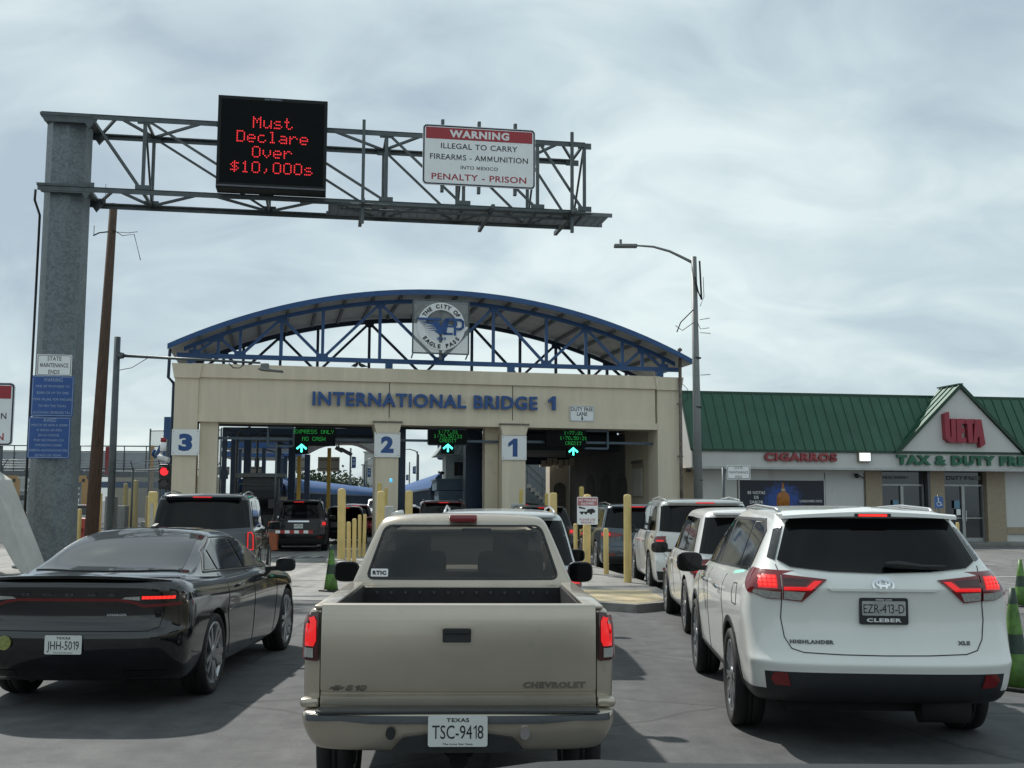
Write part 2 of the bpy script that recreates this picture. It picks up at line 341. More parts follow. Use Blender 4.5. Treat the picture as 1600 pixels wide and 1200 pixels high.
def loft(levels, L, name, mats, parent, sub=2, mf=None):
    bm = bmesh.new(); rings = []
    for lv in levels:
        z, w = lv['z'], lv['w']; z = z if isinstance(z, tuple) else (z, z, z); w = w if isinstance(w, tuple) else (w, w, w)
        r, f, rc, fc = lv['r'], lv['f'], lv.get('rc', .3), lv.get('fc', .45); P = []
        def zz(y):
            if y < L*.5: t = sstep(1-y/(L*.38)); return z[1]+(z[0]-z[1])*t
            t = sstep((y-L*.58)/(L*.40)); return z[1]+(z[2]-z[1])*t
        def ww(y):
            if y < L*.5: t = sstep(1-y/(L*.38)); return w[1]+(w[0]-w[1])*t
            t = sstep((y-L*.6)/(L*.38)); return w[1]+(w[2]-w[1])*t
        for a, b in zip(FX, FY): y = r+rc*b; P.append((ww(y)*a, y))
        ya, yb = r+rc, f-fc
        for i in range(1, NS+1): y = ya+(yb-ya)*i/(NS+1); P.append((ww(y), y))
        for a, b in zip(FX[::-1], FY[::-1]): y = f-fc*b; P.append((ww(y)*a, y))
        P = [(x, y, zz(y)) for x, y in P]; n = len(P)
        rt = [bm.verts.new(p) for p in P]; lt = [rt[0]]+[bm.verts.new((-p[0], p[1], p[2])) for p in P[1:-1]]+[rt[-1]]
        rings.append((rt, lt))
    n = len(rings[0][0])
    for kk, ((ra, la), (rb, lb)) in enumerate(zip(rings, rings[1:])):
        for i in range(n-1):
            for f_ in (bm.faces.new((ra[i], ra[i+1], rb[i+1], rb[i])), bm.faces.new((la[i+1], la[i], lb[i], lb[i+1]))): f_.material_index = mf(kk, i) if mf else 0
    for (rt, lt), fl in ((rings[0], 1), (rings[-1], 0)):
        for i in range(n-1):
            q = [rt[i], rt[i+1], lt[i+1], lt[i]]; q = list(dict.fromkeys(q)); 
            bm.faces.new(q[::-1] if fl else q)
    bmesh.ops.recalc_face_normals(bm, faces=bm.faces[:])
    me = bpy.data.meshes.new(name); bm.to_mesh(me); bm.free()
    for m in mats: me.materials.append(m)
    o = bpy.data.objects.new(name, me); COL.objects.link(o); q = o.modifiers.new('s', 'SUBSURF'); q.levels = sub; q.render_levels = sub
    me.polygons.foreach_set('use_smooth', [True]*len(me.polygons))
    if parent: o.parent = parent
    return o
def cutter(mb, mi=1):
    me = bpy.data.meshes.new('cut'); bmesh.ops.recalc_face_normals(mb.bm, faces=mb.bm.faces[:])
    for f in mb.bm.faces: f.material_index = mi
    mb.bm.to_mesh(me); mb.bm.free(); me.materials.append(None); me.materials.append(WELL)
    o = bpy.data.objects.new('cut', me); COL.objects.link(o); return o
def bake(o, cuts=()):
    """apply the subdivision and cut openings, leaving a plain mesh"""
    for c in cuts:
        b = o.modifiers.new('c', 'BOOLEAN'); b.object = c; b.operation = 'DIFFERENCE'; b.solver = 'EXACT'; b.material_mode = 'INDEX'
    pm = o.parent; o.parent = None
    bpy.context.view_layer.update(); dg = bpy.context.evaluated_depsgraph_get()
    me = bpy.data.meshes.new_from_object(o.evaluated_get(dg)); me.name = o.name; old = o.data; o.modifiers.clear()
    ms = list(old.materials); o.data = me; bpy.data.meshes.remove(old)
    ix = [p.material_index for p in me.polygons]
    me.materials.clear()
    for m in ms: me.materials.append(m)
    me.polygons.foreach_set('material_index', [min(i, len(ms)-1) for i in ix])
    for c in cuts:
        m2 = c.data; bpy.data.objects.remove(c); bpy.data.meshes.remove(m2)
    me.polygons.foreach_set('use_smooth', [True]*len(me.polygons)); me.set_sharp_from_angle(angle=R(38))
    o.parent = pm
    return o
def bvh_of(*objs):
    V, F = [], []
    for o in objs:
        b = len(V); V += [v.co.copy() for v in o.data.vertices]; F += [[b+i for i in p.vertices] for p in o.data.polygons]
    return BVHTree.FromPolygons(V, F)
AX = {'rear': (Vector((0, 1, 0)), lambda a, z: Vector((a, -2, z))), 'front': (Vector((0, -1, 0)), lambda a, z: Vector((a, 8, z))),
      'left': (Vector((1, 0, 0)), lambda a, z: Vector((-3, a, z))), 'right': (Vector((-1, 0, 0)), lambda a, z: Vector((3, a, z))),
      'top': (Vector((0, 0, -1)), lambda a, z: Vector((a, z, 4)))}
def conform(bm, bv, axis, off, thick, lim=None):
    """bm holds flat faces in (a,z) stored as (x, 0, z); lay them on the body"""
    d, org = AX[axis]; new = {}
    for v in bm.verts:
        o = org(v.co.x, v.co.z); h = bv.ray_cast(o, d)
        p = h[0] if h[0] is not None else bv.find_nearest(o+d*2.2)[0]
        if h[0] is None: p = Vector(p)
        new[v] = Vector(p)-d*off
    for v, p in new.items(): v.co = p
    if thick:
        r = bmesh.ops.extrude_face_region(bm, geom=bm.faces[:]); vs = [g for g in r['geom'] if isinstance(g, bmesh.types.BMVert)]
        bmesh.ops.translate(bm, vec=-d*thick, verts=vs)
    return bm
def cells(poly, step):
    bm = bmesh.new(); bm.faces.new([bm.verts.new((x, 0, z)) for x, z in poly])
    xs = [p[0] for p in poly]; zs = [p[1] for p in poly]
    for ax, (lo, hi) in ((0, (min(xs), max(xs))), (2, (min(zs), max(zs)))):
        k = math.floor(lo/step)+1
        while k*step < hi-1e-4:
            co = [0, 0, 0]; no = [0, 0, 0]; co[ax] = k*step+1e-5; no[ax] = 1
            bmesh.ops.bisect_plane(bm, geom=bm.verts[:]+bm.edges[:]+bm.faces[:], plane_co=co, plane_no=no); k += 1
    bmesh.ops.triangulate(bm, faces=[f for f in bm.faces if len(f.verts) > 4])
    return bm
def smoothpoly(P, n=2):
    for _ in range(n):
        Q = []
        for i in range(len(P)):
            a, b = P[i], P[(i+1) % len(P)]; Q += [(a[0]*.82+b[0]*.18, a[1]*.82+b[1]*.18), (a[0]*.18+b[0]*.82, a[1]*.18+b[1]*.82)]
        P = Q
    return P
def patch(name, polys, bv, axis, m, parent, off=-.004, thick=.012, step=.05, rnd=0, mb=None):
    own = mb is None; mb = mb or MB()
    for P in polys:
        P = smoothpoly(P, rnd) if rnd else P
        b = cells(P, step); conform(b, bv, axis, off, thick); mb.add(b); b.free()
    if not own: return mb
    o = mb.build(name, m, parent, smooth=35); return o
def stripe(pts, wd, closed=False):
    P = [Vector((p[0], 0, p[1])) for p in pts]; out = []; n = len(P)
    for i in range(n if closed else n-1):
        a, b = P[i], P[(i+1) % n]; d = (b-a); L = d.length
        if L < 1e-5: continue
        d /= L; q = Vector((-d.z, 0, d.x))*wd/2; a2 = a-d*wd*.3; b2 = b+d*wd*.3
        out.append([(v.x, v.z) for v in (a2-q, b2-q, b2+q, a2+q)])
    return out
def seams(name, lines, bv, parent, wd=.007, m=None, off=.001, thick=.0028):
    mb = MB()
    for axis, pts, *cl in lines:
        for q in stripe(pts, wd, bool(cl)): b = cells(q, .06); conform(b, bv, axis, off, thick); mb.add(b); b.free()
    return mb.build(name, m or SEAMM, parent)
def textpatch(name, s, h, wd, cx, cz, bv, axis, m, parent, bold=.02, ext=.006, shear=0, mb=None):
    own = mb is None; mb = mb or MB(); t = text_bm(s, h, wd, bold, 0, shear)
    for v in t.verts: v.co.x += cx; v.co.z += cz
    conform(t, bv, axis, .001, ext); mb.add(t); t.free()
    return mb.build(name, m, parent) if own else mb
WH = {}
def wheel_mesh(Rr, Wd, style, rimm):
    k = (Rr, Wd, style)
    if k in WH: return WH[k]
    rr = Rr*{'steel': .62, 'split': .775, 'ten': .74}.get(style, .70)
    a = MB(); w = Wd/2
    a.lathe([(rr, -w*.85), (Rr*.90, -w), (Rr*.965, -w*.9), (Rr, -w*.62), (Rr, -w*.2), (Rr-.008, -w*.18), (Rr-.008, -w*.1), (Rr, -w*.08), (Rr, w*.08), (Rr-.008, w*.1), (Rr-.008, w*.18), (Rr, w*.2), (Rr, w*.62), (Rr*.965, w*.9), (Rr*.90, w), (rr, w*.85)], 40, closed=True)
    tyre = a.build('tyre', TYRE, None)
    b = MB()   # outside at +z
    b.lathe([(rr*1.01, w*.86), (rr*.93, w*.88), (rr*.90, w*.55), (rr*.89, -w*.8), (rr*1.0, -w*.84)], 36, closed=True)
    b.lathe([(.0301, w*.86), (.07, w*.84), (.075, w*.45), (.03, w*.45)], 16)
    if style == 'steel':
        b.lathe([(.05, w*.5), (rr*.5, w*.62), (rr*.75, w*.35), (rr*.92, w*.5), (rr*.92, w*.45), (rr*.75, w*.3), (rr*.5, w*.55), (.05, w*.45)], 24, closed=True)
    else:
        ns = {'five': 5, 'ten': 10, 'six': 6, 'split': 5}[style]
        for i in range(ns):
            A = 2*math.pi*i/ns
            def P(r, t, z): return (r*math.cos(A+t), r*math.sin(A+t), z)
            if style in ('split', 'five'):
                for s in (-1, 1):
                    b.beam(P(.05, s*.30, w*.68), P(rr*.95, s*.21, w*.80), rr*(.17 if style == 'split' else .16), .035)
            elif style == 'ten':
                b.beam(P(.05, 0, w*.66), P(rr*.55, .02, w*.72), .034, .028); b.beam(P(rr*.5, 0, w*.72), P(rr*.94, .1, w*.76), .022, .026); b.beam(P(rr*.5, 0, w*.72), P(rr*.94, -.1, w*.76), .022, .026)
            else: b.beam(P(.05, 0, w*.66), P(rr*.94, 0, w*.76), rr*.26, .03)
    rim = b.build('rim', rimm, None)
    c = MB(); c.lathe([(.02, -w*.7), (rr*.72, -w*.7), (rr*.72, w*.1), (.02, w*.15)], 24)
    hub = c.build('wheel', mat('brake_disc', (.02, .02, .022), .6, .3), None)
    WH[k] = (hub.data, tyre.data, rim.data)
    for o in (hub, tyre, rim): bpy.data.objects.remove(o)
    return WH[k]
def add_wheels(root, L, hubs, track, Rr, Wd, style, rimm):
    ms = wheel_mesh(Rr, Wd, style, rimm)
    for y in hubs:
        for s in (-1, 1):
            h = bpy.data.objects.new('wheel', ms[0]); COL.objects.link(h); h.parent = root
            h.location = (s*(track-Wd/2), y, Rr); h.rotation_euler = (R(random.uniform(0, 70)), R(90*s), 0) if False else (0, R(90*s), 0)
            for nm, me in (('tyre', ms[1]), ('rim', ms[2])):
                c = bpy.data.objects.new(nm, me); COL.objects.link(c); c.parent = h; c.rotation_euler = (0, 0, random.uniform(0, 1.2))
def mir(P): return [(-x, z) for x, z in P][::-1]
def mirror(root, bv, side, y, z, x, m, sx=.13, sz=.085, gm=None):
    for s in side:
        mb = MB(); bmesh.ops.create_icosphere(mb.bm, subdivisions=3, radius=1)
        for v in mb.bm.verts:
            c = v.co; c.x = math.copysign(abs(c.x)**.6, c.x); c.z = math.copysign(abs(c.z)**.6, c.z); v.co = Vector((c.x*sx, c.y*.1 if c.y > 0 else c.y*.02, c.z*sz))
        mb._xf(mb.bm.verts[:], T((s*x, y, z)))
        mb.beam((s*(x-sx*.7), y+.05, z-sz*.55), (s*(x-sx-.12), y+.07, z-sz*.7), .06, .05)
        o = mb.build('side_mirror', m, root, smooth=50)
        g = MB(); g.prism([(p[0]*1, p[1]) for p in smoothpoly(rrect(sx*1.72, sz*1.7, .04), 0)], 0, .003, M=T((s*x, y-.024, z)))
        g.build('mirror_glass', gm or GLASS, o)
def plate_tx(root, bv_y, x, z, txt, top='TEXAS', bottom='', w=.305, h=.152, frame=None):
    mb = MB(); mb.prism(rrect(w, h, .012), bv_y, bv_y-.006, M=T((x, 0, z))); o = mb.build('licence_plate', PLATE, root)
    L = [(txt, 0, -.004, .068, w*.86, .0)]
    if top: L.append((top, 0, h*.36, .02, w*.38, .02))
    if bottom: L.append((bottom, 0, -h*.41, .009, w*.5, .0))
    lettering(L, 'lettering', INK, o, T((x, bv_y-.006, z)), ext=.0015)
    return o
PAINTS = {}
def suv_levels(L, W, H, belt=.62, hoodz=.60, lean=.28, roofw=.76, tail=.1, gz=.22, ws=(.70, .56), box=0.):
    """generic tall car; heights as fractions of H"""
    w = W/2; hz = H*hoodz
    return [dict(z=gz+.05, w=w*.80, r=.35, f=L-.35, rc=.2, fc=.3), dict(z=gz, w=w*.90, r=.16, f=L-.15, rc=.25, fc=.4), dict(z=gz+.10, w=(w*.95, w*.965, w*.93), r=.03, f=L-.02, rc=.28, fc=.55),
            dict(z=(H*.34, H*.30, H*.32), w=(w*.97, w*.975, w*.95), r=0, f=L, rc=.3, fc=.6), dict(z=(H*.375, H*.36, H*.38), w=(w*.965, w*.985, w*.955), r=.03, f=L-.02, rc=.28, fc=.6),
            dict(z=(H*.42, H*.43, H*.44), w=(w*.96, w*.99, w*.95), r=tail-.01, f=L-.05, rc=.26, fc=.6), dict(z=(H*.52, H*.52, H*.50), w=(w*.955, w*.995, w*.94), r=tail, f=L-.08, rc=.24, fc=.55),
            dict(z=(H*(belt-.02), H*(belt-.03), hz-.05), w=(w*.93, w*.965, w*.88), r=tail+.02, f=L-.16, rc=.22, fc=.5), dict(z=(H*belt, H*belt, hz), w=(w*.915, w*.94, w*.80), r=tail+.04, f=L-.30, rc=.22, fc=.5),
            dict(z=(H*(belt+.015), H*(belt+.015), H*(belt-.01)), w=(w*.895, w*.905, w*.80), r=tail+.06, f=L*ws[0], rc=.2, fc=.3), dict(z=H*.94, w=(w*(roofw+.0), w*(roofw+.01), w*roofw*.93), r=tail+lean, f=L*ws[1], rc=.2+box*.0, fc=.25),
            dict(z=(H*.975, H*.985, H*.965), w=(w*(roofw-.07), w*(roofw-.05), w*roofw*.85), r=tail+lean+.04, f=L*ws[1]-.12, rc=.25, fc=.3), dict(z=(H*.985, H, H*.975), w=w*roofw*.55, r=tail+lean+.15, f=L*ws[1]-.3, rc=.3, fc=.3)]
def generic_suv(name, label, cat, loc, rz, paint, L=4.8, W=1.92, H=1.76, belt=.62, lean=.28, roofw=.76, hubs=None, RR=.37, style='five', rim=None, lamp='mid', group=None,
                rails=True, plate='', lampm=None, reart=None, cladding=None, mirrors=True, roofm=None, sub=2, hoodz=.60, extra=None, gz=.22, tail=.1, glow=True):
    root = thing(name, label, cat, loc, rz, group); lv = suv_levels(L, W, H, belt, hoodz, lean, roofw, tail, gz)
    b = loft(lv, L, 'body', [paint, WELL], root, sub); hubs = hubs or (L*.225, L*.81)
    cm = MB()
    for y in hubs:
        for s in (-1, 1): cm.cyl((s*(W/2-.32), y, RR), (s*(W/2+.2), y, RR), RR+.055, n=36)
    bake(b, [cutter(cm)]); bv = bvh_of(b); w = W/2
    zb, zt = H*belt+.035, H*.925
    rt = roofw*w-.03; rb = w*.86
    patch('rear_window', [[(-rb, zb+.02), (-rb*.5, zb-.005), (0, zb-.012), (rb*.5, zb-.005), (rb, zb+.02), (rt+.01, zt), (-rt-.01, zt)]], bv, 'rear', GLASS, root, rnd=0)
    fw = L*.70; yb0 = tail+.50
    for s in ('left', 'right'):
        a = [(yb0, zb+.03), (L*.33, zb), (L*.33, zt-.005), (yb0+.24, zt-.02)]; c = [(L*.345, zb), (L*.52, zb), (L*.50, zt), (L*.345, zt)]; d = [(L*.535, zb), (L*.665, zb-.005), (L*.60, zt-.12), (L*.57, zt-.04), (L*.515, zt)]
        for q in (a, c, d): patch('side_window', [q], bv, s, GLASS, root)
    patch('windscreen', [[(-w*.78, H*belt+.06), (w*.78, H*belt+.06), (w*.66, H*.92), (-w*.66, H*.92)]], bv, 'front', GLASS, root)
    for s in (-1, 1):
        hl = [(w*.60, H*.44), (w*.9, H*.47), (w*.9, H*.53), (w*.6, H*.50)]; patch('headlight', [hl if s > 0 else mir(hl)], bv, 'front', LCLEAR, root)
    patch('grille', [[(-w*.5, H*.36), (w*.5, H*.36), (w*.52, H*.49), (-w*.52, H*.49)]], bv, 'front', BLKP, root)
    # tail lamps
    if lamp == 'tall': P = [(w*.80, H*.42), (w*.965, H*.43), (w*.955, H*.60), (w*.82, H*.60)]; Pi = [(w*.86, H*.46), (w*.93, H*.46), (w*.925, H*.56), (w*.87, H*.56)]
    elif lamp == 'wide': P = [(w*.42, H*.54), (w*.95, H*.50), (w*.95, H*.60), (w*.80, H*.605), (w*.44, H*.57)]; Pi = [(w*.72, H*.545), (w*.93, H*.54), (w*.93, H*.58), (w*.74, H*.58)]
    else: P = [(w*.72, H*.47), (w*.96, H*.46), (w*.95, H*.61), (w*.76, H*.60)]; Pi = [(w*.79, H*.51), (w*.93, H*.51), (w*.92, H*.57), (w*.80, H*.57)]
    for s in (-1, 1):
        o = patch('tail_light', [P if s > 0 else mir(P)], bv, 'rear', lampm or LDARK, root, step=.03)
        if glow: patch('lamp_glow', [Pi if s > 0 else mir(Pi)], bv, 'rear', LRED, o, off=.008, thick=.004, step=.03)
        q = [(tail+.06, P[0][1]+.02), (tail+.34, P[0][1]+.05), (tail+.26, P[2][1]-.02), (tail+.08, P[2][1])]
        patch('lamp_side', [q], bv, 'left' if s < 0 else 'right', LRED if lampm is None else lampm, o)
    mb = MB(); zs = H*.965; mb.box((0, tail+lean-.03, H*.955), (rt*1.8, .22, .035), bev=.012); sp = mb.build('spoiler', paint, root, smooth=40)
    mb = MB(); mb.box((0, tail+lean-.142, H*.952), (.34, .012, .022)); mb.build('brake_light', LRED, sp)
    bumper = cladding or BLKP
    patch('bumper_trim', [[(-w*.9, H*.16), (w*.9, H*.16), (w*.93, H*.25), (-w*.93, H*.25)]], bv, 'rear', bumper, root, off=.0, thick=.01)
    for s in (-1, 1):
        P = [(w*.62, H*.26), (w*.82, H*.26), (w*.82, H*.29), (w*.62, H*.29)]; patch('reflector', [P if s > 0 else mir(P)], bv, 'rear', LREDOFF, root, off=.002, thick=.004)
    h = H*belt-.03; g = [(-w*.80, H*.385), (w*.80, H*.385)]
    seams('panel_seams', [('rear', [(-w*.83, h), (-w*.79, H*.42), (-w*.7, H*.385), (w*.7, H*.385), (w*.79, H*.42), (w*.83, h)])]+[(s, [(L*.535, zb-.03), (L*.535, H*.25)]) for s in ('left', 'right')]+
          [(s, [(L*.34, zb-.03), (L*.34, H*.5), (L*.30, H*.4)]) for s in ('left', 'right')]+[(s, [(L*.72, zb-.03), (L*.72, H*.3)]) for s in ('left', 'right')], bv, root)
    for s in (-1, 1):
        for yy in (L*.40, L*.58):
            hb = MB(); p = bv.ray_cast(Vector((s*3, yy, H*.545)), Vector((-s, 0, 0)))[0]; hb.box((p.x+s*.02, yy, H*.545), (.03, .2, .03), bev=.01); hb.build('door_handle', paint, root, smooth=40)
    if rails:
        for s in (-1, 1):
            x = s*roofw*w*.86; y0, y1 = tail+lean+.15, L*.52
            mb = MB(); mb.tube([(x, y0, H*.965), (x, y0+.10, H*.965+.035), (x, (y0+y1)/2, H*1.0+.03), (x, y1-.1, H*.985+.025), (x, y1, H*.955)], .014); mb.build('roof_rail', roofm or RIMD, root)
    if plate:
        p = bv.ray_cast(Vector((0, -2, H*.50)), Vector((0, 1, 0)))[0]; plate_tx(root, p.y-.004, 0, H*.49, plate)
    if mirrors: mirror(root, bv, (-1, 1), L*.665, H*belt+.02, w+.13, paint if mirrors == 'paint' else BLKP)
    um = MB(); um.box((0, L/2, gz+.06), (W*.62, L*.86, .16)); um.build('underbody', WELL, root)
    add_wheels(root, L, hubs, w-.005, RR, .24, style, rim or RIMS)
    if extra: extra(root, bv)
    return root, bv
def ell(cx, cz, a, b, n=28): return [(cx+a*math.cos(2*math.pi*i/n), cz+b*math.sin(2*math.pi*i/n)) for i in range(n)]
def badge(name, loops, wd, bv, axis, m, parent, thick=.008):
    mb = MB()
    for P in loops:
        for q in stripe(P, wd, True): b = cells(q, .05); conform(b, bv, axis, .001, thick); mb.add(b); b.free()
    return mb.build(name, m, parent)
# ------------------------------------------------------------------ pickup in front
def build_pickup():
    P = mat('champagne_paint', (.47, .415, .34), .28, .62, var=.06, scale=3, coat=.6, dirt=((.30, .275, .225), 2.8, .60), bump=.03, bscale=3)
    L = 4.85
    root = thing('pickup_truck', 'old champagne gold pickup truck with open bed directly ahead in the middle lane', 'pickup truck', (-.276, 6.074, 0), R(1.96))
    lv = [dict(z=.42, w=.70, r=.5, f=4.5, rc=.1), dict(z=.38, w=.80, r=.30, f=4.72, rc=.1), dict(z=.50, w=.845, r=.19, f=4.85, rc=.12, fc=.35), dict(z=.70, w=(.855, .86, .85), r=.17, f=4.85, rc=.11, fc=.4),
          dict(z=.92, w=(.855, .86, .84), r=.168, f=4.82, rc=.11, fc=.4), dict(z=(1.09, 1.07, .96), w=(.847, .85, .80), r=.17, f=4.72, rc=.10, fc=.4), dict(z=(1.155, 1.125, 1.0), w=(.825, .83, .76), r=.18, f=4.62, rc=.09, fc=.4),
          dict(z=(1.172, 1.14, 1.03), w=(.79, .79, .70), r=.2, f=4.5, rc=.08, fc=.4)]
    b = loft(lv, L, 'body', [P, WELL], root, 2)
    cm = MB()
    for y in (1.0, 3.75):
        for s in (-1, 1): cm.cyl((s*.58, y, .345), (s*1.1, y, .345), .40, n=40)
    c2 = MB(); c2.box((0, 1.06, 1.12), (1.40, 1.92, .8)); c3 = MB(); c3.box((0, .06, 1.1), (1.512, .4, .96))
    bvb = None
    bake(b, [cutter(cm), cutter(c2), cutter(c3)]); bv = bvh_of(b)
    # tailgate
    prof = [(.235, .635), (.178, .635), (.170, .655), (.170, .692), (.185, .704), (.185, .716), (.168, .730), (.158, .80), (.155, .95), (.160, 1.10), (.168, 1.155), (.186, 1.18), (.212, 1.188), (.236, 1.176)]
    mb = MB(); n = 24; X = [-.746+1.492*i/n for i in range(n+1)]; rows = [[mb.bm.verts.new((x, y+.012*(abs(x)/.746)**4, z)) for y, z in prof] for x in X]
    for a, c in zip(rows, rows[1:]):
        for i in range(len(prof)): mb.bm.faces.new((a[i], a[(i+1) % len(prof)], c[(i+1) % len(prof)], c[i]))
    mb.bm.faces.new(rows[0]); mb.bm.faces.new(rows[-1][::-1])
    tg = mb.build('tailgate', P, root, smooth=28); tv = bvh_of(tg)
    patch('handle_recess', [rrect(.172, .088, .012, cx=-.012, cz=1.02)], tv, 'rear', P, tg, off=.001, thick=.006, step=.03)
    hb = patch('tailgate_handle', [rrect(.155, .073, .008, cx=-.012, cz=1.02)], tv, 'rear', BLKP, tg, off=.004, thick=.006, step=.03)
    mb = MB(); mb.box((-.012, .142, 1.045), (.14, .012, .03), bev=.004); mb.build('latch', BLKP, hb)
    EM = mat('badge_grey', (.24, .225, .19), .25, .7)
    e1 = textpatch('lettering', 'S10', .034, .115, -.553, .741, tv, 'rear', EM, tg, bold=.06, shear=.2)
    patch('bowtie_badge', [[(-.70, .733), (-.675, .733), (-.675, .726), (-.645, .726), (-.642, .733), (-.625, .733), (-.613, .749), (-.637, .749), (-.637, .756), (-.667, .756), (-.667, .749), (-.69, .749)]], tv, 'rear', EM, tg, off=.001, thick=.004, step=.03)
    textpatch('lettering', 'CHEVROLET', .034, .34, .52, .757, tv, 'rear', EM, tg, bold=.05, shear=.1)
    # bumper
    bl = [dict(z=.435, w=.70, r=.10, f=.42, rc=.1, fc=.05), dict(z=.425, w=.76, r=.05, f=.42, rc=.12, fc=.05), dict(z=.49, w=.805, r=.015, f=.42, rc=.14, fc=.05), dict(z=.565, w=.835, r=.0, f=.42, rc=.14, fc=.05),
          dict(z=.615, w=.84, r=.0, f=.42, rc=.14, fc=.05), dict(z=.632, w=.83, r=.02, f=.40, rc=.13, fc=.05), dict(z=.635, w=.78, r=.05, f=.38, rc=.12, fc=.05)]
    bp = loft(bl, .42, 'rear_bumper', [P, WELL], root, 2); bake(bp); pv = bvh_of(bp)
    PAD = mat('bumper_pad', (.045, .05, .055), .4, var=.2, bump=.1)
    patch('step_pad', [[(-.838, .588), (-.62, .598), (-.45, .585), (.45, .585), (.62, .598), (.838, .588), (.838, .622), (-.838, .622)]], pv, 'rear', PAD, bp, off=.008, thick=.02, step=.05)
    mb = MB()
    mb.prism([(-.75, .634), (.75, .634), (.75, .644), (-.75, .644)], .02, .165); mb.build('step_top', PAD, bp)
    mb = MB(); mb.prism(smoothpoly([(-.36, .438), (.36, .438), (.27, .53), (-.27, .53)], 1), -.015, .02); mb.build('hitch_step', BLKP, bp)
    for x, mm in ((-.352, BLKP), (.352, CHROME)):
        mb = MB(); mb.prism(ell(x, .535, .026, .032, 14), -.012, .05); mb.build('bumper_hole', mm, bp)
    plate_tx(root, -.034, 0, .553, 'TSC-9418', 'TEXAS', 'The Lone Star State', .31, .158)
    # lamps
    for s in (-1, 1):
        q = [(.764, .882), (.862, .885), (.858, 1.118), (.845, 1.135), (.764, 1.145)]
        o = patch('tail_light', [q if s > 0 else mir(q)], bv, 'rear', LDARK, root, off=.01, thick=.03, step=.03)
        q = [(.775, .96), (.852, .96), (.850, 1.10), (.775, 1.125)]; patch('lamp_glow', [smoothpoly(q if s > 0 else mir(q), 1)], bv, 'rear', LRED, o, off=.042, thick=.003, step=.03)
        q = [(.79, .90), (.848, .90), (.848, .95), (.79, .95)]; patch('reversing_light', [q if s > 0 else mir(q)], bv, 'rear', LCLEAR, o, off=.042, thick=.003, step=.03)
        patch('lamp_side', [[(.19, .89), (.30, .89), (.28, 1.12), (.19, 1.13)]], bv, 'left' if s < 0 else 'right', LREDOFF, o, off=.004, step=.03)
        mb = MB(); mb.box((s*.803, .21, .662), (.10, .09, .05), bev=.016); mb.build('bumper_corner', P, bp, smooth=40)
    # cab
    K = [dict(z=1.0, w=.80, r=2.14, f=3.95, rc=.1, fc=.25), dict(z=1.12, w=.805, r=2.14, f=3.88, rc=.1, fc=.25), dict(z=1.165, w=.80, r=2.145, f=3.8, rc=.1, fc=.25), dict(z=1.19, w=.785, r=2.15, f=3.76, rc=.1, fc=.25),
         dict(z=1.56, w=.635, r=2.29, f=3.17, rc=.09, fc=.2), dict(z=(1.615, 1.625, 1.61), w=.595, r=2.34, f=3.08, rc=.1, fc=.2), dict(z=(1.64, 1.655, 1.64), w=.50, r=2.42, f=3.0, rc=.15, fc=.2)]
    cab = loft(K, L, 'cab', [P, WELL], root, 2)
    K2 = [dict(z=k['z'] if not isinstance(k['z'], tuple) else tuple(a-.05 for a in k['z']), w=k['w']-.05, r=k['r']+.05, f=k['f']-.06, rc=k['rc'], fc=k['fc']) for k in K]
    K2[0]['z'] = 1.06; K2[4]['z'] = 1.54
    inner = loft(K2, L, 'cut', [None, WELL], None, 2); 
    for p in inner.data.polygons: p.material_index = 1
    m = MB(); m.prism(roundpoly([(-.685, 1.20), (.685, 1.20), (.562, 1.56), (-.562, 1.56)], .05), 1.9, 2.6); c1 = cutter(m, 0)
    m = MB(); m.prism(roundpoly([(-.70, 1.16), (.70, 1.16), (.575, 1.58), (-.575, 1.58)], .06), 2.95, 4.2); c2 = cutter(m, 0)
    m = MB(); m.prism(roundpoly([(2.38, 1.21), (3.56, 1.205), (3.12, 1.545), (2.42, 1.55)], .05), -1.2, 1.2, M=Matrix.Rotation(R(90), 4, 'Z')); 
    c3 = cutter(m, 0)
    full = loft(K, L, 'tmp', [P, WELL], None, 2); bake(full); fv = bvh_of(full); bpy.data.objects.remove(full)
    bake(cab, [inner, c1, c2, c3])
    CG = glassmat('cab_glass', (0, 0, 0), alpha=.24, trans=True); WG = glassmat('wind_glass', (0, 0, 0), alpha=.72, trans=True)
    rw = patch('rear_window', [roundpoly([(-.70, 1.185), (.70, 1.185), (.575, 1.575), (-.575, 1.575)], .06)], fv, 'rear', CG, root, off=.002, thick=.0, step=.1)
    patch('windscreen', [roundpoly([(-.72, 1.14), (.72, 1.14), (.59, 1.6), (-.59, 1.6)], .06)], fv, 'front', WG, root, off=.002, thick=0, step=.1)
    for s in ('left', 'right'): patch('side_window', [[(2.36, 1.195), (3.60, 1.19), (3.13, 1.56), (2.40, 1.565)]], fv, s, CG, root, off=.002, thick=0, step=.1)
    mb = patch('window_rubber', [q for q in stripe(roundpoly([(-.695, 1.192), (.695, 1.192), (.572, 1.568), (-.572, 1.568)], .055), .014, True)], fv, 'rear', BLKP, root, off=.004, thick=.004)
    # sticker
    mb = MB(); patch('', [rrect(.125, .055, .008, cx=-.60, cz=1.232)], fv, 'rear', None, None, off=.006, thick=.001, mb=mb); st = mb.build('sticker', mat('sticker_white', (.7, .7, .7), .5), rw)
    textpatch('lettering', 'RTIC', .028, .10, -.60, 1.232, fv, 'rear', INK, st, bold=.06, ext=.009)
    # brake light on roof edge
    mb = MB(); mb.box((.0, 2.30, 1.622), (.205, .07, .052), bev=.014); mb.build('brake_light', mat('brake_lens', (.20, .02, .025), .3, coat=.5, var=.1), root, smooth=40)
    SEAT = mat('seat_fabric', (.03, .028, .026), .9)
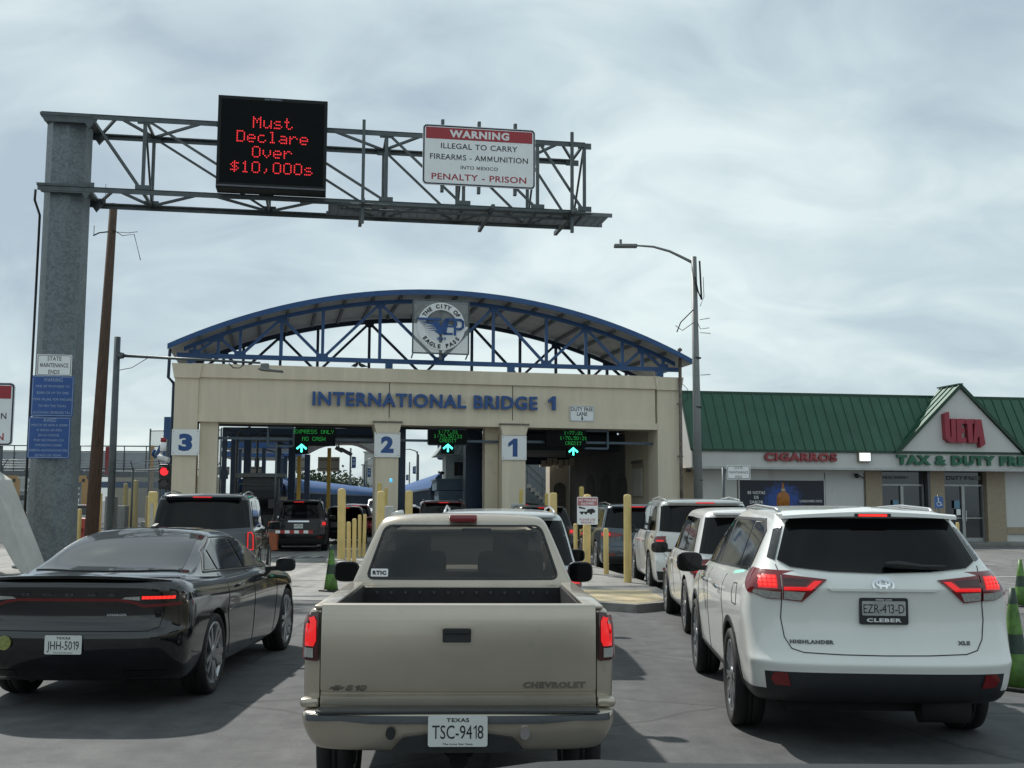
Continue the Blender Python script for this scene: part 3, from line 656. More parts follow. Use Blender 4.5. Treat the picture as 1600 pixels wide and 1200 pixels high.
    for x in (-.38, .36):
        mb = MB(); mb.box((x, 2.62, 1.16), (.5, .16, .42), bev=.05); mb.box((x, 2.60, 1.42), (.27, .1, .18), bev=.04); mb.build('seat', SEAT, root, smooth=50)
    mb = MB(); mb.lathe([(.17, -.012), (.19, 0), (.17, .012), (.155, 0)], 24, M=T((-.36, 3.2, 1.18)) @ Matrix.Rotation(R(65), 4, 'X'), closed=True); mb.build('steering_wheel', BLKP, root)
    mb = MB(); mb.box((.02, 3.62, 1.10), (1.3, .3, .14), bev=.03); mb.build('dashboard', SEAT, root)
    mb = MB(); mb.box((.1, 3.13, 1.5), (.24, .02, .06), bev=.008); mb.build('inside_mirror', BLKP, root)
    LIN = mat('bed_liner', (.010, .010, .011), .6, bump=.3, scale=20)
    mb = MB(); mb.box((0, 2.012, .94), (1.39, .012, .40)); mb.box((0, 1.1, .726), (1.39, 1.8, .012)); [mb.box((s*.694, 1.13, .94), (.012, 1.78, .42)) for s in (-1, 1)]; mb.box((0, .245, .92), (1.46, .012, .44)); mb.build('bed_liner', LIN, root)
    # bed rails, hooks
    mb = MB()
    for i in range(13): mb.box((-.60+i*.1, 2.0, 1.105), (.018, .02, .018))
    mb.split('bed_hook', RIMD, root)
    for s in (-1, 1):
        mb = MB(); mb.box((s*.742, 1.12, 1.166), (.10, 1.80, .022), bev=.008); mb.build('bed_rail_cap', P, root, smooth=40)
    mb = MB(); mb.box((.02, 1.85, .86), (.28, .2, .22), bev=.02); mb.build('red_box', mat('red_box', (.3, .02, .015), .5), root)
    bpy.data.objects[bpy.context.scene.objects[-1].name] if False else None
    mirror(root, bv, (-1, 1), 3.42, 1.165, .97, BLKP, .105, .085)
    seams('panel_seams', [('left', [(2.08, .6), (2.08, 1.10)]), ('right', [(2.08, .6), (2.08, 1.10)]), ('left', [(3.28, .5), (3.28, 1.08)]), ('right', [(3.28, .5), (3.28, 1.08)])], bv, root)
    for s in (-1, 1):
        mb = MB(); mb.box((s*.865, 2.42, .98), (.03, .16, .05), bev=.01); mb.build('door_handle', BLKP, root, smooth=40)
        q = [(.55, .72), (.82, .72), (.82, .86), (.55, .86)]; patch('headlight', [q if s > 0 else mir(q)], bv, 'front', LCLEAR, root)
    patch('grille', [[(-.5, .70), (.5, .70), (.5, .86), (-.5, .86)]], bv, 'front', BLKP, root)
    mb = MB(); mb.box((0, 2.4, .5), (1.1, 4.0, .2)); mb.cyl((0, .3, .33), (0, 3.9, .36), .05, n=12); mb.cyl((-.6, 1.0, .345), (.6, 1.0, .345), .055, n=12); mb.cyl((0, .93, .345), (0, 1.07, .345), .15, n=16)
    mb.build('underbody', WELL, root)
    add_wheels(root, L, (1.0, 3.75), .83, .345, .215, 'steel', RIMS)
# ------------------------------------------------------------------ white suv at right
def build_white_suv():
    P = mat('pearl_white_paint', (.74, .75, .72), .3, .0, var=.025, scale=2, coat=.9)
    L, W, H = 4.89, 1.925, 1.73; w = W/2
    root = thing('suv', 'nearest white SUV at the right edge with black lower bumper and framed plate', 'SUV', (2.615, 7.959, 0), R(-3.6))
    lv = [dict(z=.36, w=.74, r=.5, f=4.5, rc=.2), dict(z=.30, w=.86, r=.22, f=4.72, rc=.22), dict(z=(.44, .40, .40), w=(.905, .925, .91), r=.05, f=4.85, rc=.26, fc=.5), dict(z=(.582, .50, .55), w=(.92, .93, .92), r=.03, f=4.89, rc=.27, fc=.55),
          dict(z=(.635, .62, .64), w=(.93, .94, .93), r=.0, f=4.88, rc=.27, fc=.55), dict(z=(.665, .69, .70), w=(.93, .945, .93), r=.06, f=4.86, rc=.24, fc=.55), dict(z=(.80, .82, .80), w=(.935, .95, .93), r=.10, f=4.84, rc=.26, fc=.55),
          dict(z=(.95, .94, .90), w=(.945, .955, .92), r=.115, f=4.80, rc=.3, fc=.55), dict(z=(1.10, 1.04, .98), w=(.935, .945, .89), r=.09, f=4.72, rc=.32, fc=.55), dict(z=(1.15, 1.09, 1.02), w=(.92, .93, .86), r=.075, f=4.66, rc=.32, fc=.5),
          dict(z=(1.20, 1.13, 1.06), w=(.895, .905, .80), r=.10, f=4.55, rc=.30, fc=.5), dict(z=(1.26, 1.175, 1.10), w=(.86, .87, .74), r=.15, f=4.35, rc=.28, fc=.4), dict(z=(1.29, 1.20, 1.13), w=(.835, .845, .78), r=.19, f=3.75, rc=.26, fc=.3),
          dict(z=(1.62, 1.60, 1.56), w=(.66, .70, .62), r=.42, f=2.85, rc=.22, fc=.3), dict(z=(1.665, 1.68, 1.63), w=(.61, .64, .57), r=.46, f=2.70, rc=.25, fc=.3), dict(z=(1.69, 1.725, 1.67), w=(.48, .5, .44), r=.55, f=2.5, rc=.3, fc=.3)]
    CL = mat('grey_plastic', (.022, .024, .026), .5, bump=.1)
    b = loft(lv, L, 'body', [P, WELL, CL], root, 2, mf=lambda k, i: 2 if (k < 2 or (k == 2 and i < 4)) else 0); cm = MB(); hubs = (1.15, 3.94); RR = .378
    for y in hubs:
        for s in (-1, 1): cm.cyl((s*.64, y, RR), (s*1.2, y, RR), RR+.05, n=48)
    bake(b, [cutter(cm)]); bv = bvh_of(b)
    # rear glass
    g = [(-.70, 1.335), (-.62, 1.29), (-.35, 1.262), (0, 1.252), (.35, 1.262), (.62, 1.29), (.70, 1.335), (.60, 1.60), (.56, 1.635), (-.56, 1.635), (-.60, 1.60)]
    rw = patch('rear_window', [g], bv, 'rear', GLASS, root, off=.004, thick=.012, step=.04)
    fr = MB()
    for s in (-1, 1):
        q = [(.715, 1.33), (.762, 1.35), (.684, 1.55), (.625, 1.575)]; patch('', [q if s > 0 else mir(q)], bv, 'rear', None, None, off=.002, thick=.006, step=.03, mb=fr)
    fr.split('window_pillar_trim', mat('gloss_black', (.006, .006, .007), .08, coat=.5), root, smooth=35)
    mb = MB(); mb.tube([(.03, .145, 1.315), (.12, .135, 1.318), (.30, .15, 1.30), (.46, .165, 1.30)], [.022, .026, .014, .008]); mb.build('rear_wiper', BLKP, rw)
    # spoiler
    mb = MB(); top = [(-.66, 1.63), (-.62, 1.665), (-.30, 1.695), (.30, 1.695), (.62, 1.665), (.66, 1.63), (.55, 1.645), (.32, 1.662), (-.32, 1.662), (-.55, 1.645)]
    X = [-.63+1.26*i/20 for i in range(21)]
    def sp(x): a = abs(x)/.63; return (.36+.12*a**3, 1.668-.03*a**2), 
    rows = []
    for x in X:
        a = abs(x)/.63; y = .325+.10*a**3; z = 1.662-.022*a**2; t = .03-.012*a
        rows.append([mb.bm.verts.new(q) for q in ((x, y, z-.012), (x, y, z+t-.008), (x, y+.03, z+t+.004), (x, y+.30, z+t+.022-.02*a), (x, y+.30, z-.02))])
    for a, c in zip(rows, rows[1:]):
        for i in range(5): mb.bm.faces.new((a[i], a[(i+1) % 5], c[(i+1) % 5], c[i]))
    mb.bm.faces.new(rows[0]); mb.bm.faces.new(rows[-1][::-1]); sp_ = mb.build('spoiler', P, root, smooth=35)
    mb = MB(); mb.box((0, .322, 1.657), (.205, .01, .016)); mb.build('brake_light', LREDB, sp_); mb = MB(); mb.box((0, .326, 1.658), (.26, .012, .024)); mb.build('lamp_housing', BLKP, sp_)
    # lamps: body side part, hatch part
    for s in (-1, 1):
        side = 'left' if s < 0 else 'right'; f = (lambda q: q if s > 0 else mir(q))
        o = patch('tail_light', [f([(.70, 1.062), (.80, 1.066), (.895, 1.10), (.925, 1.20), (.915, 1.262), (.80, 1.262), (.70, 1.238)])], bv, 'rear', LREDOFF, root, off=.002, thick=.014, step=.03)
        patch('lamp_side', [[(.20, 1.09), (.30, 1.10), (.46, 1.20), (.50, 1.26), (.44, 1.275), (.20, 1.262)]], bv, side, LREDOFF, o, off=.002, thick=.012, step=.03)
        patch('lamp_lens', [f([(.69, 1.062), (.69, 1.238), (.385, 1.208), (.45, 1.15), (.56, 1.048)])], bv, 'rear', LREDOFF, o, off=.002, thick=.014, step=.03)
        patch('clear_lens', [f([(.706, 1.066), (.80, 1.070), (.885, 1.10), (.895, 1.125), (.706, 1.115)]), f([(.684, 1.066), (.684, 1.122), (.54, 1.115), (.565, 1.056)])], bv, 'rear', LCLEAR, o, off=.006, thick=.012, step=.03)
        patch('lamp_inner', [f([(.684, 1.165), (.684, 1.215), (.50, 1.205), (.535, 1.165)])], bv, 'rear', LDARK, o, off=.006, thick=.012, step=.03)
        patch('lamp_bar', [f([(.684, 1.128), (.684, 1.152), (.53, 1.152), (.475, 1.196), (.42, 1.196), (.50, 1.128)])], bv, 'rear', LRED, o, off=.007, thick=.012, step=.03)
        mb = MB()
        for i in range(4):
            for j in range(3): patch('', [ell(f([(.745+i*.03, 0)])[0][0] , 1.165+j*.026, .012, .010, 8)], bv, 'rear', None, None, off=.010, thick=.011, step=.05, mb=mb)
        mb.build('lamp_bulbs', LREDB, o)
        patch('lamp_glow', [f([(.725, 1.14), (.85, 1.14), (.86, 1.235), (.725, 1.232)])], bv, 'rear', LRED, o, off=.005, thick=.012, step=.03)
    # hatch seam, handle ledge, emblem
    seams('panel_seams', [('rear', [(-.715, 1.30), (-.70, 1.24), (-.697, 1.06), (-.705, .93), (-.685, .80), (-.64, .725), (-.56, .70), (-.3, .69), (0, .687), (.3, .69), (.56, .70), (.64, .725), (.685, .80), (.705, .93), (.697, 1.06), (.70, 1.24), (.715, 1.30)]),
                ('left', [(1.62, 1.15), (1.60, .95), (1.52, .80), (1.62, .60), (1.66, .45)]), ('left', [(2.66, 1.14), (2.66, .5), (2.64, .42)]), ('left', [(3.60, 1.10), (3.55, .8), (3.50, .45)]),
        ('right', [(2.66, 1.14), (2.66, .5)]), ('left', [(.75, .97), (.95, .97), (1.0, 1.03), (.98, 1.12), (.80, 1.13), (.75, 1.08), (.75, .97)])], bv, root, wd=.006)
    patch('handle_ledge', [[(-.36, 1.128), (.36, 1.128), (.385, 1.146), (-.385, 1.146)]], bv, 'rear', P, root, off=.0, thick=.02, step=.05)
    badge('emblem', [ell(0, 1.172, .070, .048), ell(0, 1.186, .046, .020), ell(0, 1.172, .022, .046)], .014, bv, 'rear', mat('bright_chrome', (.85, .86, .87), .18, 1.), root, .012)
    BG = mat('badge_dark', (.09, .095, .10), .25, .8)
    textpatch('lettering', 'HIGHLANDER', .026, .30, -.50, .772, bv, 'rear', BG, root, bold=.05); textpatch('lettering', 'XLE', .026, .085, .55, .775, bv, 'rear', BG, root, bold=.05)
    # plate in dealer frame
    py = bv.ray_cast(Vector((0, -2, 1.05)), Vector((0, 1, 0)))[0].y
    mb = MB(); mb.prism(rrect(.335, .185, .014, cx=0, cz=.99), py-.012, py+.02); fo = mb.build('plate_frame', BLKP, root)
    GP = mat('plate_grey', (.34, .35, .34), .5, var=.2, scale=14)
    mb = MB(); mb.prism(rrect(.30, .10, .008, cx=0, cz=1.01), py-.015, py-.012); pl = mb.build('licence_plate', GP, fo)
    lettering([('EZR-413-D', 0, 1.008, .062, .282, .0)], 'lettering', INK, pl, T((0, py-.015, 0)), ext=.0015)
    WL = mat('frame_letter', (.7, .7, .7), .4)
    lettering([('CLEBER', 0, .928, .026, .24, .04), ('cleber.com', 0, 1.071, .012, .11, .02)], 'lettering', WL, fo, T((0, py-.012, 0)), ext=.0015)
    # black lower bumper
    CLD = CL
    for s in (-1, 1):
        q = [(.655, .465), (.76, .47), (.79, .52), (.765, .562), (.68, .562)]; patch('reflector', [q if s > 0 else mir(q)], bv, 'rear', LREDOFF, root, off=.008, thick=.004, step=.04)
        sd = 'left' if s < 0 else 'right'
        # cladding around the arches and along the sill
        for yc, nm in ((1.15, 'arch_trim'), (3.94, 'arch_trim')):
            P_ = []
            for k in range(15):
                a = R(180*k/14); P_.append((yc+.432*math.cos(a), RR+.432*math.sin(a)))
            qs = []
            for a, c in zip(P_, P_[1:]):
                ca = Vector((a[0]-yc, a[1]-RR)).normalized()*.045; cc = Vector((c[0]-yc, c[1]-RR)).normalized()*.045; qs.append([a, c, (c[0]+cc.x, c[1]+cc.y), (a[0]+ca.x, a[1]+ca.y)])
            patch(nm, qs, bv, sd, BLKP, root, off=.003, thick=.006, step=.1)
        patch('sill_trim', [[(1.60, .32), (3.49, .32), (3.49, .42), (1.60, .42)]], bv, sd, BLKP, root, off=.0, thick=.008)
        patch('side_window', [[(.62, 1.265), (1.22, 1.235), (1.30, 1.59), (.95, 1.60), (.70, 1.52)]], bv, sd, GLASSR, root)
        patch('side_window', [[(1.28, 1.232), (2.40, 1.205), (2.34, 1.60), (1.36, 1.60)]], bv, sd, GLASSR, root)
        patch('side_window', [[(2.47, 1.203), (3.40, 1.19), (3.0, 1.42), (2.72, 1.56), (2.42, 1.60)]], bv, sd, GLASSR, root)
        patch('window_trim', [[(.60, 1.243), (2.0, 1.205), (3.45, 1.172), (3.45, 1.186), (2.0, 1.219), (.62, 1.260)]], bv, sd, CHROME, root, off=.004, thick=.006)
        patch('window_trim', stripe([(.62, 1.262), (.68, 1.53), (.95, 1.615), (2.40, 1.613), (2.74, 1.572), (3.05, 1.42), (3.42, 1.19)], .02), bv, sd, BLKP, root, off=.002, thick=.006)
        for yy in (1.82, 2.80):
            hp = bv.ray_cast(Vector((s*3, yy, 1.03)), Vector((-s, 0, 0)))[0]
            mb = MB(); mb.box((hp.x+s*.028, yy, 1.035), (.028, .21, .032), bev=.012); mb.build('door_handle', CHROME, root, smooth=40)
        mb = MB(); mb.tube([(s*.58, .80, 1.67), (s*.595, .95, 1.70), (s*.61, 1.8, 1.722), (s*.58, 2.55, 1.70), (s*.56, 2.7, 1.66)], .014); mb.build('roof_rail', mat('silver_rail', (.4, .41, .42), .3, .7), root)
        q = [(.52, .84), (.84, .88), (.84, .96), (.52, .92)]; patch('headlight', [q if s > 0 else mir(q)], bv, 'front', LCLEAR, root)
    patch('grille', [[(-.5, .60), (.5, .60), (.5, .86), (-.5, .86)]], bv, 'front', BLKP, root)
    patch('windscreen', [[(-.70, 1.16), (.70, 1.16), (.58, 1.60), (-.58, 1.60)]], bv, 'front', GLASS, root)
    mirror(root, bv, (-1, 1), 3.12, 1.17, 1.07, BLKP, .125, .095)
    mb = MB(); mb.box((0, 2.4, .36), (1.3, 4.1, .2)); mb.cyl((-.7, 1.15, .36), (.7, 1.15, .36), .05, n=12); mb.cyl((.28, .32, .30), (.62, .32, .30), .11, n=16); mb.build('underbody', WELL, root)
    add_wheels(root, L, hubs, .955, RR, .24, 'ten', RIMS)
# ------------------------------------------------------------------ black sedan at left
def build_sedan():
    P = mat('black_paint', (.007, .0085, .010), .14, .3, var=.1, scale=2, coat=1., dirt=((.016, .017, .018), 1.6, .60))
    L = 5.04
    root = thing('sedan', 'glossy black four-door sedan with thin red light bar across its boot, in the left lane', 'sedan', (-3.66, 9.395, 0), R(-1.0))
    lv = [dict(z=.24, w=.74, r=.6, f=4.6, rc=.2), dict(z=.20, w=.86, r=.32, f=4.85, rc=.22), dict(z=(.32, .26, .28), w=(.90, .91, .91), r=.10, f=4.98, rc=.3, fc=.5), dict(z=(.46, .42, .45), w=(.93, .935, .93), r=.03, f=5.04, rc=.36, fc=.6),
          dict(z=(.60, .58, .60), w=(.94, .94, .935), r=.0, f=5.03, rc=.38, fc=.6), dict(z=(.67, .66, .68), w=(.945, .945, .935), r=.015, f=5.0, rc=.38, fc=.6), dict(z=(.70, .73, .73), w=(.945, .95, .93), r=.07, f=4.98, rc=.34, fc=.6),
          dict(z=(.84, .82, .79), w=(.95, .945, .925), r=.075, f=4.95, rc=.36, fc=.55), dict(z=(.96, .90, .85), w=(.935, .93, .90), r=.06, f=4.9, rc=.36, fc=.55), dict(z=(1.04, .96, .90), w=(.90, .905, .85), r=.05, f=4.82, rc=.34, fc=.5),
          dict(z=(1.085, .995, .93), w=(.83, .87, .76), r=.07, f=4.7, rc=.3, fc=.5), dict(z=(1.095, 1.01, .96), w=(.77, .84, .68), r=.16, f=4.5, rc=.3, fc=.45), dict(z=(1.075, 1.02, 1.0), w=(.70, .82, .76), r=.80, f=3.80, rc=.2, fc=.25),
          dict(z=(1.29, 1.31, 1.28), w=(.62, .675, .64), r=1.42, f=3.15, rc=.2, fc=.25), dict(z=(1.40, 1.41, 1.385), w=(.55, .60, .56), r=1.82, f=2.88, rc=.25, fc=.25), dict(z=(1.44, 1.465, 1.44), w=(.45, .47, .42), r=2.05, f=2.65, rc=.3, fc=.3)]
    b = loft(lv, L, 'body', [P, WELL], root, 2); cm = MB(); hubs = (1.13, 4.18); RR = .362
    for y in hubs:
        for s in (-1, 1): cm.cyl((s*.62, y, RR), (s*1.2, y, RR), RR+.045, n=48)
    bake(b, [cutter(cm)]); bv = bvh_of(b)
    # rear glass laid from above
    patch('rear_window', [[(-.66, .93), (-.3, .84), (0, .82), (.3, .84), (.66, .93), (.60, 1.42), (.53, 1.88), (.25, 1.97), (0, 1.985), (-.25, 1.97), (-.53, 1.88), (-.60, 1.42)]], bv, 'top', SKYG, root, off=.002, thick=.008, step=.06)
    patch('windscreen', [[(-.70, 3.78), (0, 3.86), (.70, 3.78), (.55, 3.0), (-.55, 3.0)]], bv, 'top', GLASSR, root, off=.002, thick=.008, step=.06)
    patch('sunroof', [[(-.42, 2.15), (.42, 2.15), (.42, 2.75), (-.42, 2.75)]], bv, 'top', GLASSR, root, off=.0015, thick=.006, step=.06)
    for s in (-1, 1):
        sd = 'left' if s < 0 else 'right'
        patch('side_window', [[(1.30, 1.10), (1.62, 1.095), (1.52, 1.25)]], bv, sd, GLASSR, root)
        patch('side_window', [[(1.66, 1.09), (2.52, 1.065), (2.42, 1.355), (1.95, 1.365), (1.62, 1.27)]], bv, sd, GLASSR, root)
        patch('side_window', [[(2.60, 1.06), (3.56, 1.035), (3.22, 1.19), (2.92, 1.31), (2.52, 1.35)]], bv, sd, GLASSR, root)
        patch('window_trim', stripe([(1.24, 1.085), (3.62, 1.018)], .012)+stripe([(1.24, 1.09), (1.5, 1.275), (1.92, 1.385), (2.45, 1.378), (2.95, 1.335), (3.28, 1.20), (3.62, 1.03)], .008), bv, sd, CHROME if False else BLKP, root, off=.003, thick=.005)
        for yy in (1.98, 2.95):
            hp = bv.ray_cast(Vector((s*3, yy, .92)), Vector((-s, 0, 0)))[0]
            mb = MB(); mb.box((hp.x+s*.02, yy, .92), (.026, .2, .028), bev=.01); mb.build('door_handle', P, root, smooth=40)
        f = (lambda q: q if s > 0 else mir(q))
        q = [(.56, .66), (.86, .72), (.86, .80), (.56, .76)]; patch('headlight', [f(q)], bv, 'front', LCLEAR, root)
    seams('panel_seams', [(s, l) for s in ('left', 'right') for l in ([(1.60, 1.05), (1.58, .86), (1.50, .72), (1.60, .52), (1.66, .30)], [(2.56, 1.03), (2.56, .30)], [(3.62, 1.0), (3.58, .7), (3.52, .30)])]+
          [('rear', [(-.86, 1.03), (-.78, .86), (-.74, .70), (-.66, .672), (.66, .672), (.74, .70), (.78, .86), (.86, 1.03)])], bv, root, wd=.006)
    # lamps: wraparound light housing and red track
    o = patch('tail_light', [smoothpoly([(-.90, .86), (-.60, .845), (-.52, .885), (.52, .885), (.60, .845), (.90, .86), (.915, .95), (.88, 1.0), (.55, .965), (.40, .965), (-.40, .965), (-.55, .965), (-.88, 1.0), (-.915, .95)], 1)], bv, 'rear', mat('smoked_lens', (.008, .005, .006), .08, coat=.8), root, off=.001, thick=.012, step=.04)
    tr = [(-.88, .885), (-.62, .872), (-.52, .905), (-.42, .922), (.42, .922), (.52, .905), (.62, .872), (.88, .885)]
    patch('lamp_bar', stripe(tr, .022), bv, 'rear', mat('lamp_track', (.10, .010, .012), .3, emit=(1, .05, .06), estr=.008), o, off=.010, thick=.008)
    for s in (-1, 1):
        f = (lambda q: q if s > 0 else mir(q))
        mb = MB()
        for i in range(8): patch('', [f([(.60+i*.031, .928), (.626+i*.031, .928), (.63+i*.031, .952), (.604+i*.031, .952)])], bv, 'rear', None, None, off=.012, thick=.008, step=.04, mb=mb)
        mb.build('lamp_bulbs', LREDB, o)
        patch('reversing_light', [f([(.44, .93), (.585, .918), (.585, .95), (.47, .945)])], bv, 'rear', LCLEAR, o, off=.008, thick=.008, step=.04)
        patch('diffuser', [f([(.45, .24), (.80, .24), (.80, .34), (.45, .34)])], bv, 'rear', BLKP, root, off=.001, thick=.006)
    textpatch('lettering', 'D   O   D   G   E', .02, .78, 0, .965, bv, 'rear', RIMD, root, bold=.04, ext=.013)
    textpatch('lettering', 'CHARGER', .018, .16, .40, .80, bv, 'rear', RIMS, root, bold=.03, ext=.004)
    # spoiler lip
    mb = MB(); rows = []
    for i in range(25):
        x = -.80+1.6*i/24; a = abs(x)/.80; y = .035+.20*a**4; z = 1.108-.045*a**3
        rows.append([mb.bm.verts.new(q) for q in ((x, y+.01, z-.012), (x, y, z+.012), (x, y+.03, z+.018), (x, y+.22, z-.008), (x, y+.22, z-.03))])
    for a, c in zip(rows, rows[1:]):
        for i in range(5): mb.bm.faces.new((a[i], a[(i+1) % 5], c[(i+1) % 5], c[i]))
    mb.bm.faces.new(rows[0]); mb.bm.faces.new(rows[-1][::-1]); mb.build('spoiler', P, root, smooth=40)
    plate_tx(root, .0, .0, .565, 'JHH-5019', 'TEXAS', 'The Lone Star State', .305, .152)
    mb = MB(); mb.prism(ell(-.50, .575, .058, .058, 20), .028, .012); mb.build('sticker', mat('olive_sticker', (.22, .24, .07), .6, var=.3, scale=30), root)
    mb = MB(); mb.prism([(-.11, 0), (.07, 0), (.05, .03), (-.07, .055)], -.018, .018, M=T((0, 2.15, 1.455)) @ Matrix.Rotation(R(-90), 4, 'Z')); mb.build('roof_antenna', BLKP, root)
    mirror(root, bv, (-1, 1), 3.42, 1.035, 1.07, BLKP, .11, .075)
    mb = MB(); mb.box((0, 2.5, .28), (1.2, 4.1, .14)); mb.cyl((-.7, 1.13, .34), (.7, 1.13, .34), .05, n=12); mb.build('underbody', WELL, root)
    patch('grille', [[(-.5, .42), (.5, .42), (.5, .74), (-.5, .74)]], bv, 'front', BLKP, root)
    add_wheels(root, L, hubs, .945, RR, .245, 'split', RIMS)
# ------------------------------------------------------------------ ground
ASPH = asphalt('asphalt', (.066, .069, .072), (.102, .103, .104), 3)
LOT = asphalt('lot_asphalt', (.12, .12, .118), (.165, .163, .158), 2)
CONC = asphalt('concrete', (.21, .205, .195), (.29, .285, .27), 2, crack=False)
YEL = mat('yellow_paint', (.56, .42, .12), .5, var=.1, scale=3, dirt=((.30, .24, .11), 5, .62))
CREAM = mat('faded_yellow_paint', (.64, .48, .19), .6, var=.12, scale=3, dirt=((.33, .24, .11), 5, .60))
WHITEP = mat('road_white', (.55, .55, .53), .7, var=.2, scale=20)
def sheet(name, poly, z, m, thick=None, kind='structure'):
    bm = bmesh.new(); f = bm.faces.new([bm.verts.new((x, y, z)) for x, y in poly])
    if thick:
        r = bmesh.ops.extrude_face_region(bm, geom=[f]); bmesh.ops.translate(bm, vec=(0, 0, -thick), verts=[g for g in r['geom'] if isinstance(g, bmesh.types.BMVert)])
    mb = MB(); mb.bm.free(); mb.bm = bm; o = mb.build(name, m); 
    if kind: tag(o, kind=kind)
    return o
sheet('road', [(-900, -40), (900, -40), (900, 2200), (-900, 2200)], 0, ASPH)
sheet('concrete_apron', [(-9.5, 20.2), (3.2, 20.2), (2.9, 40), (-.5, 75), (-14, 75), (-13.2, 34)], .004, CONC)
sheet('parking_lot', [(5.2, 20), (9, 18), (60, 14), (60, 52), (7.4, 46.9), (5.9, 46)], .004, LOT)
sheet('sidewalk', [(7.3, 46.0), (40, 51.2), (40, 60), (5.8, 56)], .11, CONC, .12)
sheet('pavement', [(-60, 24), (-11.6, 24.0), (-10.2, 25.2), (-10.0, 33), (-10.6, 38), (-60, 38)], .13, CONC, .14)
for n, P in (('traffic_island', [(1.25, 18.7), (2.0, 18.2), (2.75, 18.9), (2.85, 20), (2.75, 23.6), (2.15, 29), (.95, 42.6), (-.55, 42.6), (.95, 22)]),
             ('traffic_island', [(-3.45, 27.4), (-3.05, 27.0), (-2.75, 27.6), (-3.75, 42), (-5.1, 41.8), (-5.2, 32)]),
             ('traffic_island', [(-9.6, 26), (-9.1, 25.5), (-8.6, 26), (-9.9, 40), (-11.4, 40)])):
    sheet(n, P, .13, CONC, .14)
NOSE = mat('nose_paint', (.42, .34, .19), .7, var=.12, scale=5, dirt=((.27, .25, .21), 3, .5))
sheet('island_nose_marking', [(1.45, 18.75), (2.0, 18.35), (2.6, 19.0), (2.55, 21.2), (1.3, 21.2)], .134, NOSE)
JT = mat('joint_dark', (.045, .045, .045), .8)
for Y in (24.8, 29.9): sheet('joint_line', [(-9, Y), (-3.6, Y+.35), (-3.6, Y+.40), (-9, Y+.05)], .008, JT)
sheet('drain_grate', [(-8.9, 34.4), (-4.3, 35.3), (-4.3, 36.3), (-8.9, 35.4)], .009, mat('grate', (.07, .07, .07), .7))
for i in range(9): x = -8.4+i*.42; sheet('grate_marking', [(x, 34.9+i*.08), (x+.16, 34.9+i*.08), (x+.30, 35.5+i*.08), (x+.14, 35.5+i*.08)], .013, WHITEP)
for k, (xa, ya, xb, yb) in enumerate(((9.3, 18.4, 14, 18.4), (9.3, 18.9, 14, 18.9), (8.8, 28, 15, 27), (10, 34, 14, 33))): sheet('lot_marking', [(xa, ya), (xb, yb), (xb, yb+.12), (xa, ya+.12)], .008, WHITEP)
# ------------------------------------------------------------------ booth
GALV = mat('galvanised', (.135, .16, .17), .5, .3, var=.20, scale=2.5, vor=20, bump=.05)
GALV2 = mat('galvanised_bar', (.085, .10, .105), .45, .5, var=.18, scale=5)
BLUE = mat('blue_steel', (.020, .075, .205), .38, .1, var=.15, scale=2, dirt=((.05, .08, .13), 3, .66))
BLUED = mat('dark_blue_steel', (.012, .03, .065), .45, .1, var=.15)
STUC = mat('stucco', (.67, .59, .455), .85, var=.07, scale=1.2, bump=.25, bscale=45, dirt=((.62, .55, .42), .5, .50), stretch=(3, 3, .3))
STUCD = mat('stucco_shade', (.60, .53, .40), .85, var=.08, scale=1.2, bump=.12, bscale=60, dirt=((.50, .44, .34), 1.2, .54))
LETB = mat('letter_blue', (.012, .07, .24), .35, var=.08)
SIGNW = mat('sign_white', (.78, .80, .80), .5, var=.04, scale=3, dirt=((.5, .5, .48), 5, .68))
SIGNB = mat('sign_blue', (.018, .075, .26), .45, var=.08)
SIGNR = mat('sign_red', (.33, .025, .035), .45, var=.08)
LETW = mat('letter_white', (.30, .38, .48), .5)
LETWW = mat('letter_bright', (.72, .72, .72), .5)
LETR = mat('letter_red', (.33, .03, .05), .5)
DECK = mat('roof_underside', (.52, .51, .47), .6, .1, var=.12, scale=2)
STAIN = mat('weathered_cap', (.16, .15, .13), .9, var=.4, scale=12)
booth = thing('toll_plaza', 'beige stucco toll plaza spanning three lanes with arched blue truss roof above', 'toll plaza', (-11.74, 39.25, 0), R(12))
def B(mb, n, m, par=booth, **k): return mb.build(n, m, par, **k)
mb = MB(); mb.box((9.15, .5, 5.4), (16.9, 1.0, 1.32)); B(mb, 'header_beam', STUC)
mb = MB(); mb.box((9.15, .47, 6.27), (17.3, 1.14, .42)); mb.box((9.15, .46, 6.1), (17.1, 1.08, .10)); mb.box((9.15, .50, 6.515), (17.3, 1.1, .07)); B(mb, 'cornice', STUC)
mb = MB(); mb.box((9.2, .47, 4.62), (17.0, 1.06, .24)); B(mb, 'beam_soffit_band', STUC)
for s in (7.45, 12.03): mb = MB(); mb.box((s, -.003, 5.4), (.025, .012, 1.3)); B(mb, 'expansion_joint', SEAMM)
def pillar(x0, x1, cap=True, zt=6.02):
    mb = MB(); xc = (x0+x1)/2; wd = x1-x0
    mb.box((xc, .48, zt/2), (wd, 1.12, zt)); o = B(mb, 'pillar', STUC)
    if cap:
        mb = MB(); b = [(xc-wd/2-.03, zt), (xc+wd/2+.03, zt), (xc+wd/2+.12, zt+.50), (xc-wd/2-.12, zt+.50)]; mb.prism(b, -.16, 1.1); mb.build('pillar_cap', STUC, o)
pillar(-.05, .75); pillar(17.66, 18.58)
mb = MB(); mb.box((1.14, .58, 2.25), (.62, .9, 4.5)); B(mb, 'pilaster', STUC)
